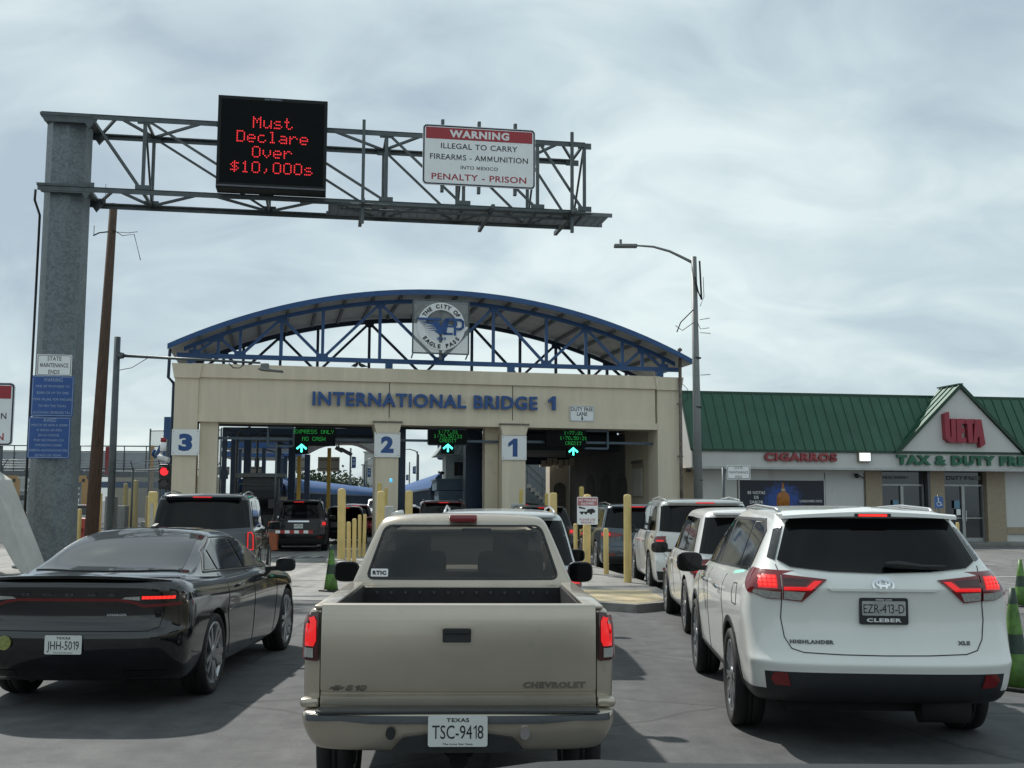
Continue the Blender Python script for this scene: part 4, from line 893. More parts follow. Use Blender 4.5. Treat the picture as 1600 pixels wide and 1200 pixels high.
for x0, x1 in ((6.98, 7.8), (11.62, 12.5)):
    xc = (x0+x1)/2; mb = MB(); mb.box((xc, .38, 2.1), (x1-x0, 1.0, 4.2)); o = B(mb, 'column', STUC)
    mb = MB(); mb.prism([(x0-.0, 4.2), (x1+.0, 4.2), (x1+.09, 4.57), (x0-.09, 4.57)], -.2, .9); c = mb.build('capital', STUC, o)
    mb = MB(); mb.box((xc, .35, 4.60), (x1-x0+.24, 1.2, .05)); mb.build('capital_top', STAIN, c)
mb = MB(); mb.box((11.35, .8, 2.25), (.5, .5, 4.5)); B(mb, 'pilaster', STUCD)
mb = MB(); mb.box((8.05, 1.6, 2.25), (.36, .5, 4.5)); B(mb, 'steel_post', BLUED)
mb = MB(); mb.box((10.95, 2.6, 2.25), (.55, .6, 4.5)); B(mb, 'steel_post', BLUED)
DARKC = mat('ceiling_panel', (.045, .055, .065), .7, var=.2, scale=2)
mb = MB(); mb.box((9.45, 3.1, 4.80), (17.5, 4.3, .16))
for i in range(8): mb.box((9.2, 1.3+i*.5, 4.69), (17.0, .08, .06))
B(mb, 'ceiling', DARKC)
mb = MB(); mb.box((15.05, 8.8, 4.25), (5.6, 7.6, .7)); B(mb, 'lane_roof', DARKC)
mb = MB(); mb.box((15.05, 12.5, 4.0), (5.3, .3, .9)); B(mb, 'lane_roof_edge', BLUED)
mb = MB(); mb.box((15.05, 5.25, 4.6), (5.3, .06, .9)); [mb.box((15.05, 5.18, 4.12+.12*i), (5.2, .1, .05), rot=Matrix.Rotation(R(30), 4, 'X')) for i in range(7)]; B(mb, 'louvre_panel', mat('louvre_blue', (.03, .045, .06), .6))
# right wall of the duty free lane, with arched recesses and a window
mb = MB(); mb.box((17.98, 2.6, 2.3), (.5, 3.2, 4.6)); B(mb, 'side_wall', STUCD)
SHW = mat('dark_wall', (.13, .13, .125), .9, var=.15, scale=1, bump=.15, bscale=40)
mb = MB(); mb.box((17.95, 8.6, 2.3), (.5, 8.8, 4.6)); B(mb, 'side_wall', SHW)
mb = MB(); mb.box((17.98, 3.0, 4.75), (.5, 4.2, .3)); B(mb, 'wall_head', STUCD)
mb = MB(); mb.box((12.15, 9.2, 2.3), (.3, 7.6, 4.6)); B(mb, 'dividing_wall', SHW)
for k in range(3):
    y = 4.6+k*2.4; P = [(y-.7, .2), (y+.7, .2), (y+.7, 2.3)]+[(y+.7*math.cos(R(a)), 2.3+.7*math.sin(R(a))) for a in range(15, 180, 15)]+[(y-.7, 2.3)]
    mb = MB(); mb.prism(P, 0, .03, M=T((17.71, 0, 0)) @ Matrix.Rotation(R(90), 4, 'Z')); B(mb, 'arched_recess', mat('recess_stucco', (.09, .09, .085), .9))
mb = MB(); mb.box((17.72, 2.5, 2.7), (.04, 1.4, 1.5)); wf = B(mb, 'window_frame', mat('tan_frame', (.34, .29, .2), .7))
mb = MB()
for k in range(4): mb.box((17.68, 2.02+k*.32, 2.55), (.04, .25, 1.1))
mb.build('window_pane', mat('pale_pane', (.45, .43, .36), .5), wf)
mb = MB()
for k in range(9): mb.box((17.66, 1.9+k*.15, 3.36), (.05, .09, .13))
mb.build('louvre', STAIN, wf)
mb = MB(); mb.box((17.15, 13.3, 2.1), (1.0, .8, 4.2)); c = B(mb, 'end_column', STUC)
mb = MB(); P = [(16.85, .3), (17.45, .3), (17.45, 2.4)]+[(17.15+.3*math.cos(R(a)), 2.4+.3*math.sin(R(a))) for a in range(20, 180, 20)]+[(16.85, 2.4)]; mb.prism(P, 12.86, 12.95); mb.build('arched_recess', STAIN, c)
mb = MB()
for i in range(6): mb.box((16.2+i*.28, 12.5-.1*(i % 2), 3.6+.06*(i % 3)), (.22, .5, .3+.1*(i % 2)))
B(mb, 'carved_capital', STUC)
# arched truss roof
S0, S1, ZT, RISE = -.30, 19.0, 7.12, 2.30; SM = (S0+S1)/2; HW = (S1-S0)/2
RA = (HW*HW+RISE*RISE)/(2*RISE)
def arc(s, d=0.): return ZT+RISE-RA+math.sqrt(max(0, (RA-d)**2-(s-SM)**2))
NA = 40; SS = [S0+(S1-S0)*i/NA for i in range(NA+1)]
def ribbon(pts_top, pts_bot, y0, y1): 
    mb = MB(); n = len(pts_top); V = [[mb.bm.verts.new((p[0], y, p[1])) for p in row] for y in (y0, y1) for row in (pts_top, pts_bot)]
    a, b, c, d = V
    for i in range(n-1):
        mb.bm.faces.new((a[i], a[i+1], b[i+1], b[i])); mb.bm.faces.new((c[i+1], c[i], d[i], d[i+1])); mb.bm.faces.new((a[i+1], a[i], c[i], c[i+1])); mb.bm.faces.new((b[i], b[i+1], d[i+1], d[i]))
    mb.bm.faces.new((a[0], b[0], d[0], c[0])); mb.bm.faces.new((a[-1], c[-1], d[-1], b[-1])); return mb
B(ribbon([(s, arc(s)) for s in SS], [(s, arc(s)-.06) for s in SS], -.52, 5.5), 'roof_deck', [mat('roof_blue', (.02, .05, .11), .5)])
B(ribbon([(s, arc(s)-.064) for s in SS], [(s, arc(s)-.09) for s in SS], -.5, 5.45), 'roof_soffit', DECK)
B(ribbon([(s, arc(s)+.02) for s in SS], [(s, arc(s)-.17) for s in SS], -.60, -.53), 'fascia', BLUE)
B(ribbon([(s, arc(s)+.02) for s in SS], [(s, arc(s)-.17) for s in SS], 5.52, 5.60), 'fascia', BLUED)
ribs = MB()
for i in range(1, 19): s = S0+(S1-S0)*i/19; ribs.box((s, 2.5, arc(s)-.16), (.10, 5.2, .12), rot=Matrix.Rotation(-math.asin((SM-s)/RA)*-1*-1, 4, 'Y'))
B(ribs, 'purlins', mat('purlin', (.12, .13, .13), .6))
NODES = [.55, 1.36, 2.12, 3.56, 5.03, 7.1, 9.3, 11.35, 13.4, 14.95, 16.4, 17.2, 18.05]
def truss(y, m, d=.30):
    SI = [s for s in SS if S0+.4 < s < S1-.4]
    B(ribbon([(s, arc(s)-.19) for s in SI], [(s, arc(s)-.34) for s in SI], y-.07, y+.07), 'top_chord', m)
    mb = MB(); mb.box((SM, y, 6.87), (S1-S0-.5, .15, .16)); B(mb, 'bottom_chord', m)
    mb = MB()
    for i, s in enumerate(NODES): 
        if i != 6: mb.beam((s, y, 6.9), (s, y, arc(s)-.28), .11)
    top = {1, 3, 5, 7, 9, 11}
    for i in range(12):
        a, b = NODES[i], NODES[i+1]; za, zb = (arc(a)-.3, 6.9) if i in top else (6.9, arc(b)-.3)
        mb.beam((a, y, za), (b, y, zb), .10, .10)
    for s in NODES[::2]: mb.box((s, y, 6.98), (.4, .05, .2))
    for s in NODES[1::2]: mb.box((s, y, arc(s)-.38), (.36, .05, .2))
    B(mb, 'truss_web', m)
    mb = MB()
    for s in (.45, 7.45, 12.03, 17.9): mb.box((s, y, 6.68), (.26, .2, .4))
    [o.__setattr__('parent', booth) for o in mb.split('truss_foot', m)]
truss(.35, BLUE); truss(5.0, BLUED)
mb = MB(); mb.tube([(-.28, .2, 7.05), (-.30, .2, 6.0+.05), (-.02-.1, .2, 5.86), (-.11, .2, 5.7), (-.11, .2, .15)], .055, 8); B(mb, 'downspout', BLUED)
mb = MB(); mb.cyl((18.52, -.25, 0), (18.52, -.25, 7.25), .065, n=12); mb.cyl((18.52, -.25, 7.25), (18.52, -.25, 7.55), .03, n=8); mb.lathe([(.02, 0), (.09, .04), (.09, .10), (.02, .16)], 10, M=T((18.52, -.25, 7.5)))
for z in (1.5, 3.5, 5.5): mb.box((18.52, -.2, z), (.2, .1, .05))
B(mb, 'conduit_pipe', mat('rusty_pipe', (.15, .13, .11), .7, var=.4, scale=5, dirt=((.12, .05, .03), 3, .5)))
mb = MB(); mb.tube([(18.7, .2, 6.4), (18.95, .1, 6.1), (18.9, .0, 5.7), (18.75, -.05, 5.6)], .012, 5); B(mb, 'cable', BLKP)
ONE = [(-.06, -.35), (.13, -.35), (.13, .35), (-.02, .35), (-.24, .17), (-.24, .02), (-.06, .13)]
mb = MB(); t = text_bm('INTERNATIONAL BRIDGE', .50, 8.25, .03, .10); mb.add(t, T((8.82, -.06, 5.40))); t.free()
mb.prism([(x*.74, z*.74) for x, z in ONE], -.16, -.06, M=T((13.55, 0, 5.42))); o = B(mb, 'lettering', LETB)
mb = MB()
for i in range(24): mb.cyl((4.9+i*.38, -.07, 5.4), (4.9+i*.38, .01, 5.4), .012, n=6)
B(mb, 'letter_studs', RIMD)
# lane number boards
for nm, xc, zc, lab in (('3', .385, 3.76, 'white board with blue numeral three on the left pillar'), ('2', 7.385, 3.78, 'white board with blue numeral two on the second column'), ('1', 12.06, 3.74, 'white board with blue numeral one on the third column')):
    t = thing('lane_sign', lab, 'sign', wmat(booth) @ Vector((xc, -.16, zc)), R(12), 'lane number boards')
    mb = MB(); mb.box((0, 0, 0), (.93, .03, .90)); bd = mb.build('board', SIGNW, t)
    if nm == '1': mb = MB(); mb.prism([(x*.95, z*.95) for x, z in ONE], -.02, -.015); mb.build('numeral', LETB, t)
    else: lettering([(nm, 0, 0, .60, .46, .06)], 'numeral', LETB, t, T((0, -.015, 0)), ext=.004)
    mb = MB(); [mb.cyl((sx*.4, -.016, sz*.38), (sx*.4, -.022, sz*.38), .015, n=8) for sx in (-1, 1) for sz in (-1, 1)]; mb.build('bolts', RIMD, bd)
# city seal
seal = thing('city_seal', 'round white city seal with blue winged letters on a grey square panel over the middle', 'sign', wmat(booth) @ Vector((9.2, -.75, 8.05)), R(12))
mb = MB()
for a, b in (((-1.02, -.98), (1.02, -.98)), ((-1.02, .97), (1.02, .97)), ((-1.02, -.98), (-1.02, .97)), ((1.02, -.98), (1.02, .97))): mb.beam((a[0], 0, a[1]), (b[0], 0, b[1]), .05)
mb.beam((0, .05, -1.2), (0, .05, .97), .10); [mb.beam((x, .04, -.98), (x, .5, -1.1), .04) for x in (-1, 1)]
mb.build('frame', GALV2, seal)
PANM = bpy.data.materials.new('clear_panel'); PANM.use_nodes = True
_n = PANM.node_tree; _b = _n.nodes['Principled BSDF']; _b.inputs['Base Color'].default_value = (.32, .34, .34, 1); _b.inputs['Alpha'].default_value = .45; _b.inputs['Roughness'].default_value = .25
mb = MB(); mb.box((0, 0, 0), (2.0, .012, 1.9)); mb.build('panel', PANM, seal)
def ringmesh(r0, r1, y0, y1, n=48):
    mb = MB(); mb.lathe([(r0, 0), (r1, 0), (r1, y1-y0), (r0, y1-y0)], n, M=T((0, y1, 0)) @ Matrix.Rotation(R(90), 4, 'X'), closed=True); return mb
o = ringmesh(.60, .87, -.10, -.04); 
for f in o.bm.faces: f.smooth = False
ring = o.build('ring', SIGNW, seal)
mb = MB()
def arctext(mb, s, r, a0, a1, h, flip=False):
    n = len(s)
    for i, ch in enumerate(s):
        if ch == ' ': continue
        a = R(a0+(a1-a0)*i/(n-1)); t = text_bm(ch, h, None, .045, .006); 
        rot = (math.pi/2-a) if not flip else (-math.pi/2-a)
        mb.add(t, T((r*math.cos(a), -.105, r*math.sin(a))) @ Matrix.Rotation(rot, 4, 'Y')); t.free()
arctext(mb, 'THE CITY OF', .735, 146, 34, .155); arctext(mb, 'EAGLE PASS', .735, 217, 323, .155, True); mb.build('lettering', INK, seal)
mb = MB()
def ec(P): return [((x-776)*.0039, (457-y)*.0039) for x, y in P]
for q in ([(540, 383), (772, 383), (772, 403), (565, 403)], [(690, 410), (748, 410), (768, 468), (808, 382), (850, 382), (806, 478), (800, 532), (748, 532), (712, 505), (735, 500), (700, 440)], [(815, 385), (845, 385), (822, 535), (790, 535)],
          [(838, 380), (905, 380), (905, 402), (832, 402)], [(826, 446), (892, 446), (892, 466), (824, 466)], [(795, 516), (882, 516), (882, 538), (790, 538)], [(893, 385), (916, 385), (914, 540), (890, 540)]): mb.prism(ec(q)[::-1], -.15, -.12)
for i in range(6): mb.prism(ec([(560+i*19, 412+i*18), (572+i*18, 411+i*18), (690+i*7, 420+i*14), (694+i*7, 431+i*14)])[::-1], -.15, -.12)
for q in stripe(ec([(895, 392), (955, 392), (978, 410), (978, 460), (955, 478), (898, 480)]), .085): mb.prism(q, -.152, -.12)
t = text_bm('1849', .12, .34, .03, .02); mb.add(t, T((0, -.12, -.46))); t.free()
mb.build('winged_emblem', LETB, seal)
# duty free lane sign
dfs = thing('lane_sign', 'white sign reading duty free lane with a down arrow on the beam', 'sign', wmat(booth) @ Vector((14.69, -.03, 5.06)), R(12))
mb = MB(); mb.prism(rrect(.96, .60, .03), -.0, -.02); bd = mb.build('board', SIGNW, dfs)
mb = MB()
for q in stripe(rrect(.91, .55, .03), .014, True): mb.prism(q, -.02, -.022)
mb.prism([(-.025, -.10), (.025, -.10), (.025, -.19), (.055, -.19), (0, -.255), (-.055, -.19), (-.025, -.19)], -.02, -.023); mb.build('border_and_arrow', INK, bd)
lettering([('DUTY FREE', 0, .165, .15, .84, .02), ('LANE', 0, -.01, .15, .40, .02)], 'lettering', INK, bd, T((0, -.02, 0)), ext=.002)
# dot matrix lettering
F57 = {'M': '10001 11011 10101 10101 10001 10001 10001', 'u': '00000 00000 10001 10001 10001 10011 01101', 's': '00000 00000 01110 10000 01110 00001 11110', 't': '01000 01000 11100 01000 01000 01001 00110',
 'D': '11110 10001 10001 10001 10001 10001 11110', 'e': '00000 00000 01110 10001 11111 10000 01110', 'c': '00000 00000 01110 10000 10000 10001 01110', 'l': '01100 00100 00100 00100 00100 00100 01110', 'a': '00000 00000 01110 00001 01111 10001 01111',
 'r': '00000 00000 10110 11001 10000 10000 10000', 'O': '01110 10001 10001 10001 10001 10001 01110', 'v': '00000 00000 10001 10001 10001 01010 00100', '$': '00100 01111 10100 01110 00101 11110 00100', '1': '00100 01100 00100 00100 00100 00100 01110',
 '0': '01110 10001 10001 10001 10001 10001 01110', ',': '00000 00000 00000 00000 00100 00100 01000', 'E': '11111 10000 10000 11110 10000 10000 11111', 'X': '10001 10001 01010 00100 01010 10001 10001', 'P': '11110 10001 10001 11110 10000 10000 10000',
 'R': '11110 10001 10001 11110 10100 10010 10001', 'S': '01111 10000 10000 01110 00001 00001 11110', 'N': '10001 11001 10101 10011 10001 10001 10001', 'L': '10000 10000 10000 10000 10000 10000 11111', 'Y': '10001 10001 01010 00100 00100 00100 00100',
 'C': '01110 10001 10000 10000 10000 10001 01110', 'A': '01110 10001 10001 11111 10001 10001 10001', 'H': '10001 10001 10001 11111 10001 10001 10001', 'I': '01110 00100 00100 00100 00100 00100 01110', 'T': '11111 00100 00100 00100 00100 00100 00100',
 '7': '11111 00001 00010 00100 01000 01000 01000', ':': '00000 00100 00100 00000 00100 00100 00000', '.': '00000 00000 00000 00000 00000 01100 01100', '5': '11111 10000 11110 00001 00001 10001 01110', '2': '01110 10001 00001 00010 00100 01000 11111', ' ': '00000 00000 00000 00000 00000 00000 00000'}
def dots(mb, s, cx, cz, p, r=.42, y=0, squeeze=6):
    W_ = len(s)*squeeze-1
    for k, ch in enumerate(s):
        for j, row in enumerate(F57[ch].split()):
            for i, c in enumerate(row):
                if c == '1':
                    x = cx+(k*squeeze+i-W_/2+.5)*p; z = cz+(3-j)*p; mb.prism(ell(x, z, p*r, p*r, 6), y, y-.006)
LEDG = mat('led_green', (.02, .3, .05), .4, emit=(.05, 1, .16), estr=.42); LEDA = mat('led_arrow', (.05, .5, .4), .4, emit=(.08, 1, .72), estr=2.2); LEDR = mat('led_red', (.5, .02, .02), .4, emit=(1, .03, .045), estr=.75)
LBOX = mat('led_face', (.003, .004, .0045), .7, var=.2, spec=.15)
for k, (x0, x1, z0, z1, ax, az, fx, lines, lab) in enumerate(((4.12, 5.55, 3.72, 4.36, 4.36, 3.62, (3.17, 4.08), ('EXPRESS ONLY', 'NO CASH'), 'green lit lane display reading express only over the left lane'),
     (8.95, 10.35, 3.86, 4.38, 9.64, 3.70, (8.95, 10.35), ('1:77.01', '1:70.50:21', 'CREDIT'), 'green lit lane display over the narrow middle lane'), (13.35, 14.9, 3.80, 4.44, 14.40, 3.64, (14.92, 15.82), ('1:77.01', '1:70.50:21', 'CREDIT'), 'green lit lane display below the duty free lane sign'))):
    az -= .07; t = thing('lane_display', lab, 'electronic sign', wmat(booth) @ Vector(((x0+x1)/2, .25, z0)), R(12), 'lane displays under the beam'); c = (x0+x1)/2
    mb = MB(); mb.box((0, 0, (z1-z0)/2), (x1-x0, .22, z1-z0), bev=.01); mb.build('cabinet', LBOX, t)
    mb = MB(); h = z1-z0
    for i, s in enumerate(lines): dots(mb, s, (ax-c)+(.42 if k == 0 else 0)-.0, h*(1-(i+.55)/len(lines)*(.80 if k == 0 else .90)), .0185 if k else .0205, .33, -.112, 5.8)
    mb.build('lettering', LEDG, t)
    mb = MB(); mb.box((ax-c, 0, az-z0+.06), (.46, .2, .38), bev=.01); ab = mb.build('arrow_box', LBOX, t)
    mb = MB(); yy = -.115; zz = az-z0+.08
    mb.beam((ax-c, yy, zz-.15), (ax-c, yy, zz+.12), .07, .012, up=(0, 1, 0)) if False else mb.prism([(ax-c-.03, zz-.15), (ax-c+.03, zz-.15), (ax-c+.03, zz+.08), (ax-c-.03, zz+.08)], yy, yy+.01)
    for s in (-1, 1): P = [(ax-c, zz+.155), (ax-c, zz+.075), (ax-c+s*.15, zz-.055), (ax-c+s*.19, zz-.005)]; mb.prism(P if s > 0 else P[::-1], yy, yy+.01)
    mb.build('green_arrow', LEDA, ab)
    mb = MB(); f0, f1 = fx[0]-c, fx[1]-c; za, zb = (-.02, h) if k != 1 else (-.02, h+.02)
    for a, b in (((f0, za), (f1, za)), ((f0, zb), (f1, zb)), ((f0, za), (f0, zb)), ((f1, za), (f1, zb))): mb.beam((a[0], .15, a[1]), (b[0], .15, b[1]), .07)
    mb.build('mounting_frame', mat('blue_grey_steel', (.07, .10, .13), .45, .3), t)
    mb = MB(); L0, L1 = ((.75, 6.95), (7.85, 11.6), (12.5, 17.66))[k]; mb.box(((L0+L1)/2-c, .24, 3.96+.02*k-z0), (L1-L0, .09, .09)); mb.build('support_bar', mat('blue_grey_steel', (.07, .10, .13), .45, .3), t)
# pigeons
def pigeon(s, hd, lab):
    t = bpy.data.objects.new('pigeon', None); 
    mb = MB(); pts = [(-.20, 0, .07), (-.12, 0, .09), (-.04, 0, .11), (.04, 0, .13), (.09, 0, .18), (.10, 0, .23), (.12, 0, .25), (.15, 0, .245)]; mb.tube(pts, [.012, .03, .055, .06, .045, .03, .028, .006], 10)
    for y in (-.02, .02): mb.tube([(.0, y, .08), (.01, y, 0)], .006, 5)
    o = mb.build('pigeon', mat('pigeon_grey', (.03, .033, .04), .8, var=.3, scale=20)); o.location = wmat(booth) @ Vector((s, .3, 6.55)); o.rotation_euler = (0, 0, R(hd)); o.scale = (1.1, 1.1, 1.1); tag(o, lab, 'bird', 'pigeons on the beam')
pigeon(6.22, 60, 'left pigeon of the two perched on the beam top'); pigeon(6.46, 160, 'right pigeon of the two perched on the beam top')
# ------------------------------------------------------------------ overhead gantry
GO = (-10.5, 27.0, 0); GA = R(9.5); gan = thing('sign_gantry', 'galvanised steel cantilever truss gantry on a thick column at the left', 'sign gantry', GO, GA)
GM = wmat(gan)
mb = MB(); n = 8; rad = .575
mb.lathe([(rad*1.05, .13), (rad*1.0, .5), (rad*.94, 6), (rad*.93, 11.05)], n, M=T((-.53, .62, 0)) @ Matrix.Rotation(R(10), 4, 'Z'))
for f in mb.bm.faces: f.smooth = False
mb.build('column', GALV, gan)
mb = MB(); mb.lathe([(.62, .10), (.62, .22), (.60, .24), (.55, .24)], 8, M=T((-.53, .62, 0)) @ Matrix.Rotation(R(10), 4, 'Z')); [mb.cyl((-.53+.72*math.cos(a), .62+.72*math.sin(a), .13), (-.53+.72*math.cos(a), .62+.72*math.sin(a), .34), .03, n=8) for a in [i*math.pi/4 for i in range(8)]]
mb.lathe([(.85, .12), (.85, .19), (.3, .19)], 24, M=T((-.53, .62, 0))); mb.build('base_plate', GALV2, gan)
for z in (11.1, 9.33):
    mb = MB(); mb.prism([(-1.12, z+.10), (.1, z+.10), (.22, z-.02), (.04, z-.25), (-.05, z-.12), (-1.0, z-.12)], -.05, .03); mb.prism([(-1.12, z+.10), (.1, z+.10), (.22, z-.02), (.04, z-.25), (-.05, z-.12), (-1.0, z-.12)], 1.25, 1.33)
    mb.box((-.5, .62, z+.06), (1.2, 1.4, .06)); mb.build('bracket_plate', GALV2, gan)
ZB, ZTg, YF, YBk = 9.36, 11.2, 0., 1.5; XE = 12.56
for nm, y, z in (('chord', YF, ZB), ('chord', YF, ZTg), ('chord', YBk, ZB), ('chord', YBk, ZTg)):
    mb = MB(); x0 = -1.08 if y == YF else -.05; mb.box(((x0+XE)/2, y, z), (XE-x0, .12, .03)); mb.box(((x0+XE)/2, y-.045*(1 if y == YF else -1), z-.05), (XE-x0, .03, .13)); mb.build(nm, GALV2, gan)
PN = [0.05, 1.37, 4.36, 7.35, 9.35, 11.3, XE]
for y in (YF, YBk):
    mb = MB(); ww_ = .07
    for s in PN[1:]: mb.beam((s, y, ZB), (s, y, ZTg), .085, .05)
    for i in range(len(PN)-1): mb.beam((PN[i]+.05, y, ZTg-.05), (PN[i+1]-.05, y, ZB+.05), .085, .05)
    for s in PN: mb.box((s, y-.03, ZTg-.08), (.36, .02, .16)); mb.box((s, y-.03, ZB+.06), (.36, .02, .14))
    mb.build('truss_web', GALV2, gan)
for z in (ZB, ZTg):
    mb = MB()
    for i in range(len(PN)-1):
        a, b = PN[i], PN[i+1]; m_ = (a+b)/2
        mb.beam((a, YBk, z), (m_, YF, z), .06); mb.beam((m_, YF, z), (b, YBk, z), .06)
    for s in PN: mb.beam((s, YF, z), (s, YBk, z), .06)
    mb.build('cross_bracing', GALV2, gan)
mb = MB(); 
for s in PN[1:]: mb.beam((s, YF, ZTg), (s, YBk, ZB), .05)
mb.split('sway_brace', GALV2, gan)
mb = MB()
for s in (6.76, 12.2): mb.box((s, -.12, 10.1), (.08, .08, 2.7))
mb.split('upright', GALV2, gan)
mb = MB()
for s in (6.76, 10.05, 12.2): mb.box((s, .75, 9.24), (.09, 2.6, .11))
mb.split('walkway_bracket', GALV2, gan)
GRT = mat('steel_grating', (.14, .15, .155), .5, .4)
mb = MB()
for i in range(10): mb.box((9.6, .24+i*.10, 9.33), (7.4, .010, .025))
for i in range(36): mb.box((5.95+i*.208, .72, 9.335), (.010, 1.04, .02))
for y in (.16, 1.26): mb.box((9.6, y, 9.33), (7.5, .05, .10))
mb.build('walkway_grating', GRT, gan)
mb = MB(); mb.cyl((5.2, -.16, 9.22), (12.7, -.16, 9.27), .035, n=8); mb.cyl((6.2, .0, 9.14), (12.3, .0, 9.14), .03, n=8); mb.build('conduit', GALV2, gan)
mb = MB(); mb.tube([(-1.12, -.05, 9.25), (-1.14, 0, 9.0), (-1.08, .3, 8.7), (-1.1, .35, 5), (-1.12, .4, .2)], .03, 7); mb.build('conduit', BLKP, gan)
# led message board
led = thing('message_board', 'black electronic message board with red dot lettering hanging on the gantry', 'electronic sign', GM @ Vector((4.505, -.38, 9.36)), GA)
mb = MB(); mb.box((0, 0, 1.17), (2.66, .5, 2.34), bev=.01); mb.build('cabinet', mat('board_cabinet', (.008, .010, .011), .6, var=.15, spec=.3), led)
mb = MB(); mb.box((0, -.256, 1.2), (2.50, .012, 2.1)); fc = mb.build('face', LBOX, led)
mb = MB()
for s, z in (('Must', 1.69), ('Declare', 1.32), ('Over', .94), ('$10,000s', .55)): dots(mb, s, 0, z, .0425, .40, -.264, 6)
mb.build('lettering', LEDR, fc)
lettering([('DAKTRONICS', .0, 2.29, .035, .42, .02)], 'maker_lettering', LETW, led, T((0, -.252, 0)), ext=.002)
mb = MB(); mb.box((0, -.20, .06), (2.62, .16, .04)); mb.build('bottom_lip', RIMD, led)
mb = MB()
for x in (-.4, .45): mb.tube([(x-.04, 0, 2.33), (x-.03, 0, 2.41), (x+.03, 0, 2.41), (x+.04, 0, 2.33)], .01, 6)
mb.split('lifting_eye', RIMD, led)
def warning(name, lab, M_loc, rz, W_, H_, full=True):
    t = thing(name, lab, 'sign', M_loc, rz)
    mb = MB(); mb.prism(rrect(W_, H_, .10), 0, .03); bd = mb.build('board', SIGNW, t)
    mb = MB()
    for q in stripe(rrect(W_-.06, H_-.06, .08), .035, True): mb.prism(q, -.001, -.004)
    mb.build('border', mat('sign_navy', (.012, .014, .035), .5), bd)
    mb = MB(); mb.box((0, -.004, H_/2-.22), (W_-.16, .006, .30)); rd = mb.build('red_band', SIGNR, bd)
    lettering([('WARNING', 0, H_/2-.22, .20, W_*.53, .045)], 'lettering', LETWW, rd, T((0, -.007, 0)), ext=.002)
    lettering([('ILLEGAL TO CARRY', 0, H_*.155, .145, W_*.68, .01), ('FIREARMS - AMMUNITION', 0, -H_*.03, .145, W_*.87, .01), ('INTO MEXICO', 0, -H_*.195, .09, W_*.33, .01)], 'lettering', INK, bd, T((0, 0, 0)), ext=.003)
    lettering([('PENALTY - PRISON', 0, -H_*.36, .165, W_*.84, .015)], 'lettering', LETR, bd, T((0, 0, 0)), ext=.003)
    return t
ws = warning('warning_sign', 'large white warning sign with red header mounted high on the gantry', GM @ Vector((9.72, -.28, 10.60)), GA, 2.93, 1.58)
mb = MB(); [mb.box((x, .1, 0), (.08, .14, 1.9)) for x in (-.95, 0, .95)]; mb.build('sign_brace', GALV2, ws)
# small boards on the column
def textboard(lab, loc, rz, W_, H_, bm_, lines, lm, cat='sign', name='notice_board', border=None, pole=None, bold=.0):
    t = thing(name, lab, cat, loc, rz); mb = MB(); mb.prism(rrect(W_, H_, .03), 0, .012); bd = mb.build('board', bm_, t)
    if border:
        mb = MB()
        for q in stripe(rrect(W_-.05, H_-.05, .03), .012, True): mb.prism(q, -.001, -.003)
        mb.build('border', border, bd)
    n = len(lines); L_ = []
    for i, l in enumerate(lines): 
        s, fw, hh = l; L_.append((s, 0, H_/2-(i+.62)*(H_/(n+.25)), hh, W_*fw, bold))
    lettering(L_, 'lettering', lm, bd, T((0, 0, 0)), ext=.002)
    if pole: mb = MB(); mb.cyl((0, .05, -loc[2] if not isinstance(loc, Vector) else -loc.z), (0, .05, H_/2), .035, n=10); mb.build('post', pole, t)
    return t
textboard('white state maintenance ends plate strapped to the gantry column', GM @ Vector((-.50, -.05, 4.96)), GA, .80, .52, SIGNW, [('STATE', .40, .10), ('MAINTENANCE', .80, .10), ('ENDS', .32, .10)], INK, border=INK, bold=.01)
textboard('upper blue warning board with English text on the gantry column', GM @ Vector((-.505, -.06, 4.215)), GA, .96, .98, SIGNB, [('WARNING', .45, .085), ('FINE OF FROM $500 TO', .8, .055), ('$2000 OR UP TO ONE', .75, .055), ('YEAR IN JAIL FOR FAILURE', .92, .055), ('TO PAY THE TEXAS', .65, .055), ('ALCOHOLIC BEVERAGE TAX', .88, .055)], LETW, border=LETW)
textboard('lower blue notice board with Spanish text on the gantry column', GM @ Vector((-.54, -.06, 3.22)), GA, .96, .99, SIGNB, [('AVISO', .3, .085), ('MULTA DE $500 A $2000', .85, .052), ('O HASTA UN A\u00d1O', .6, .052), ('EN LA CARCEL', .5, .052), ('POR NO PAGAR LOS', .7, .052), ('IMPUESTOS SOBRE', .62, .052), ('BEBIDAS ALCOHOLICAS DEL', .9, .052), ('ESTADO DE TEXAS', .62, .052)], LETW, border=LETW)
wl = warning('warning_sign', 'lower warning sign cut by the left edge of the photo, on steel posts', (-12.80, 26.0, 3.72), R(4), 2.5, 1.46)
mb = MB(); [mb.cyl((x, .1, -3.7), (x, .1, .7), .06, n=10) for x in (-.8, .95)]; mb.build('post', GALV2, wl)
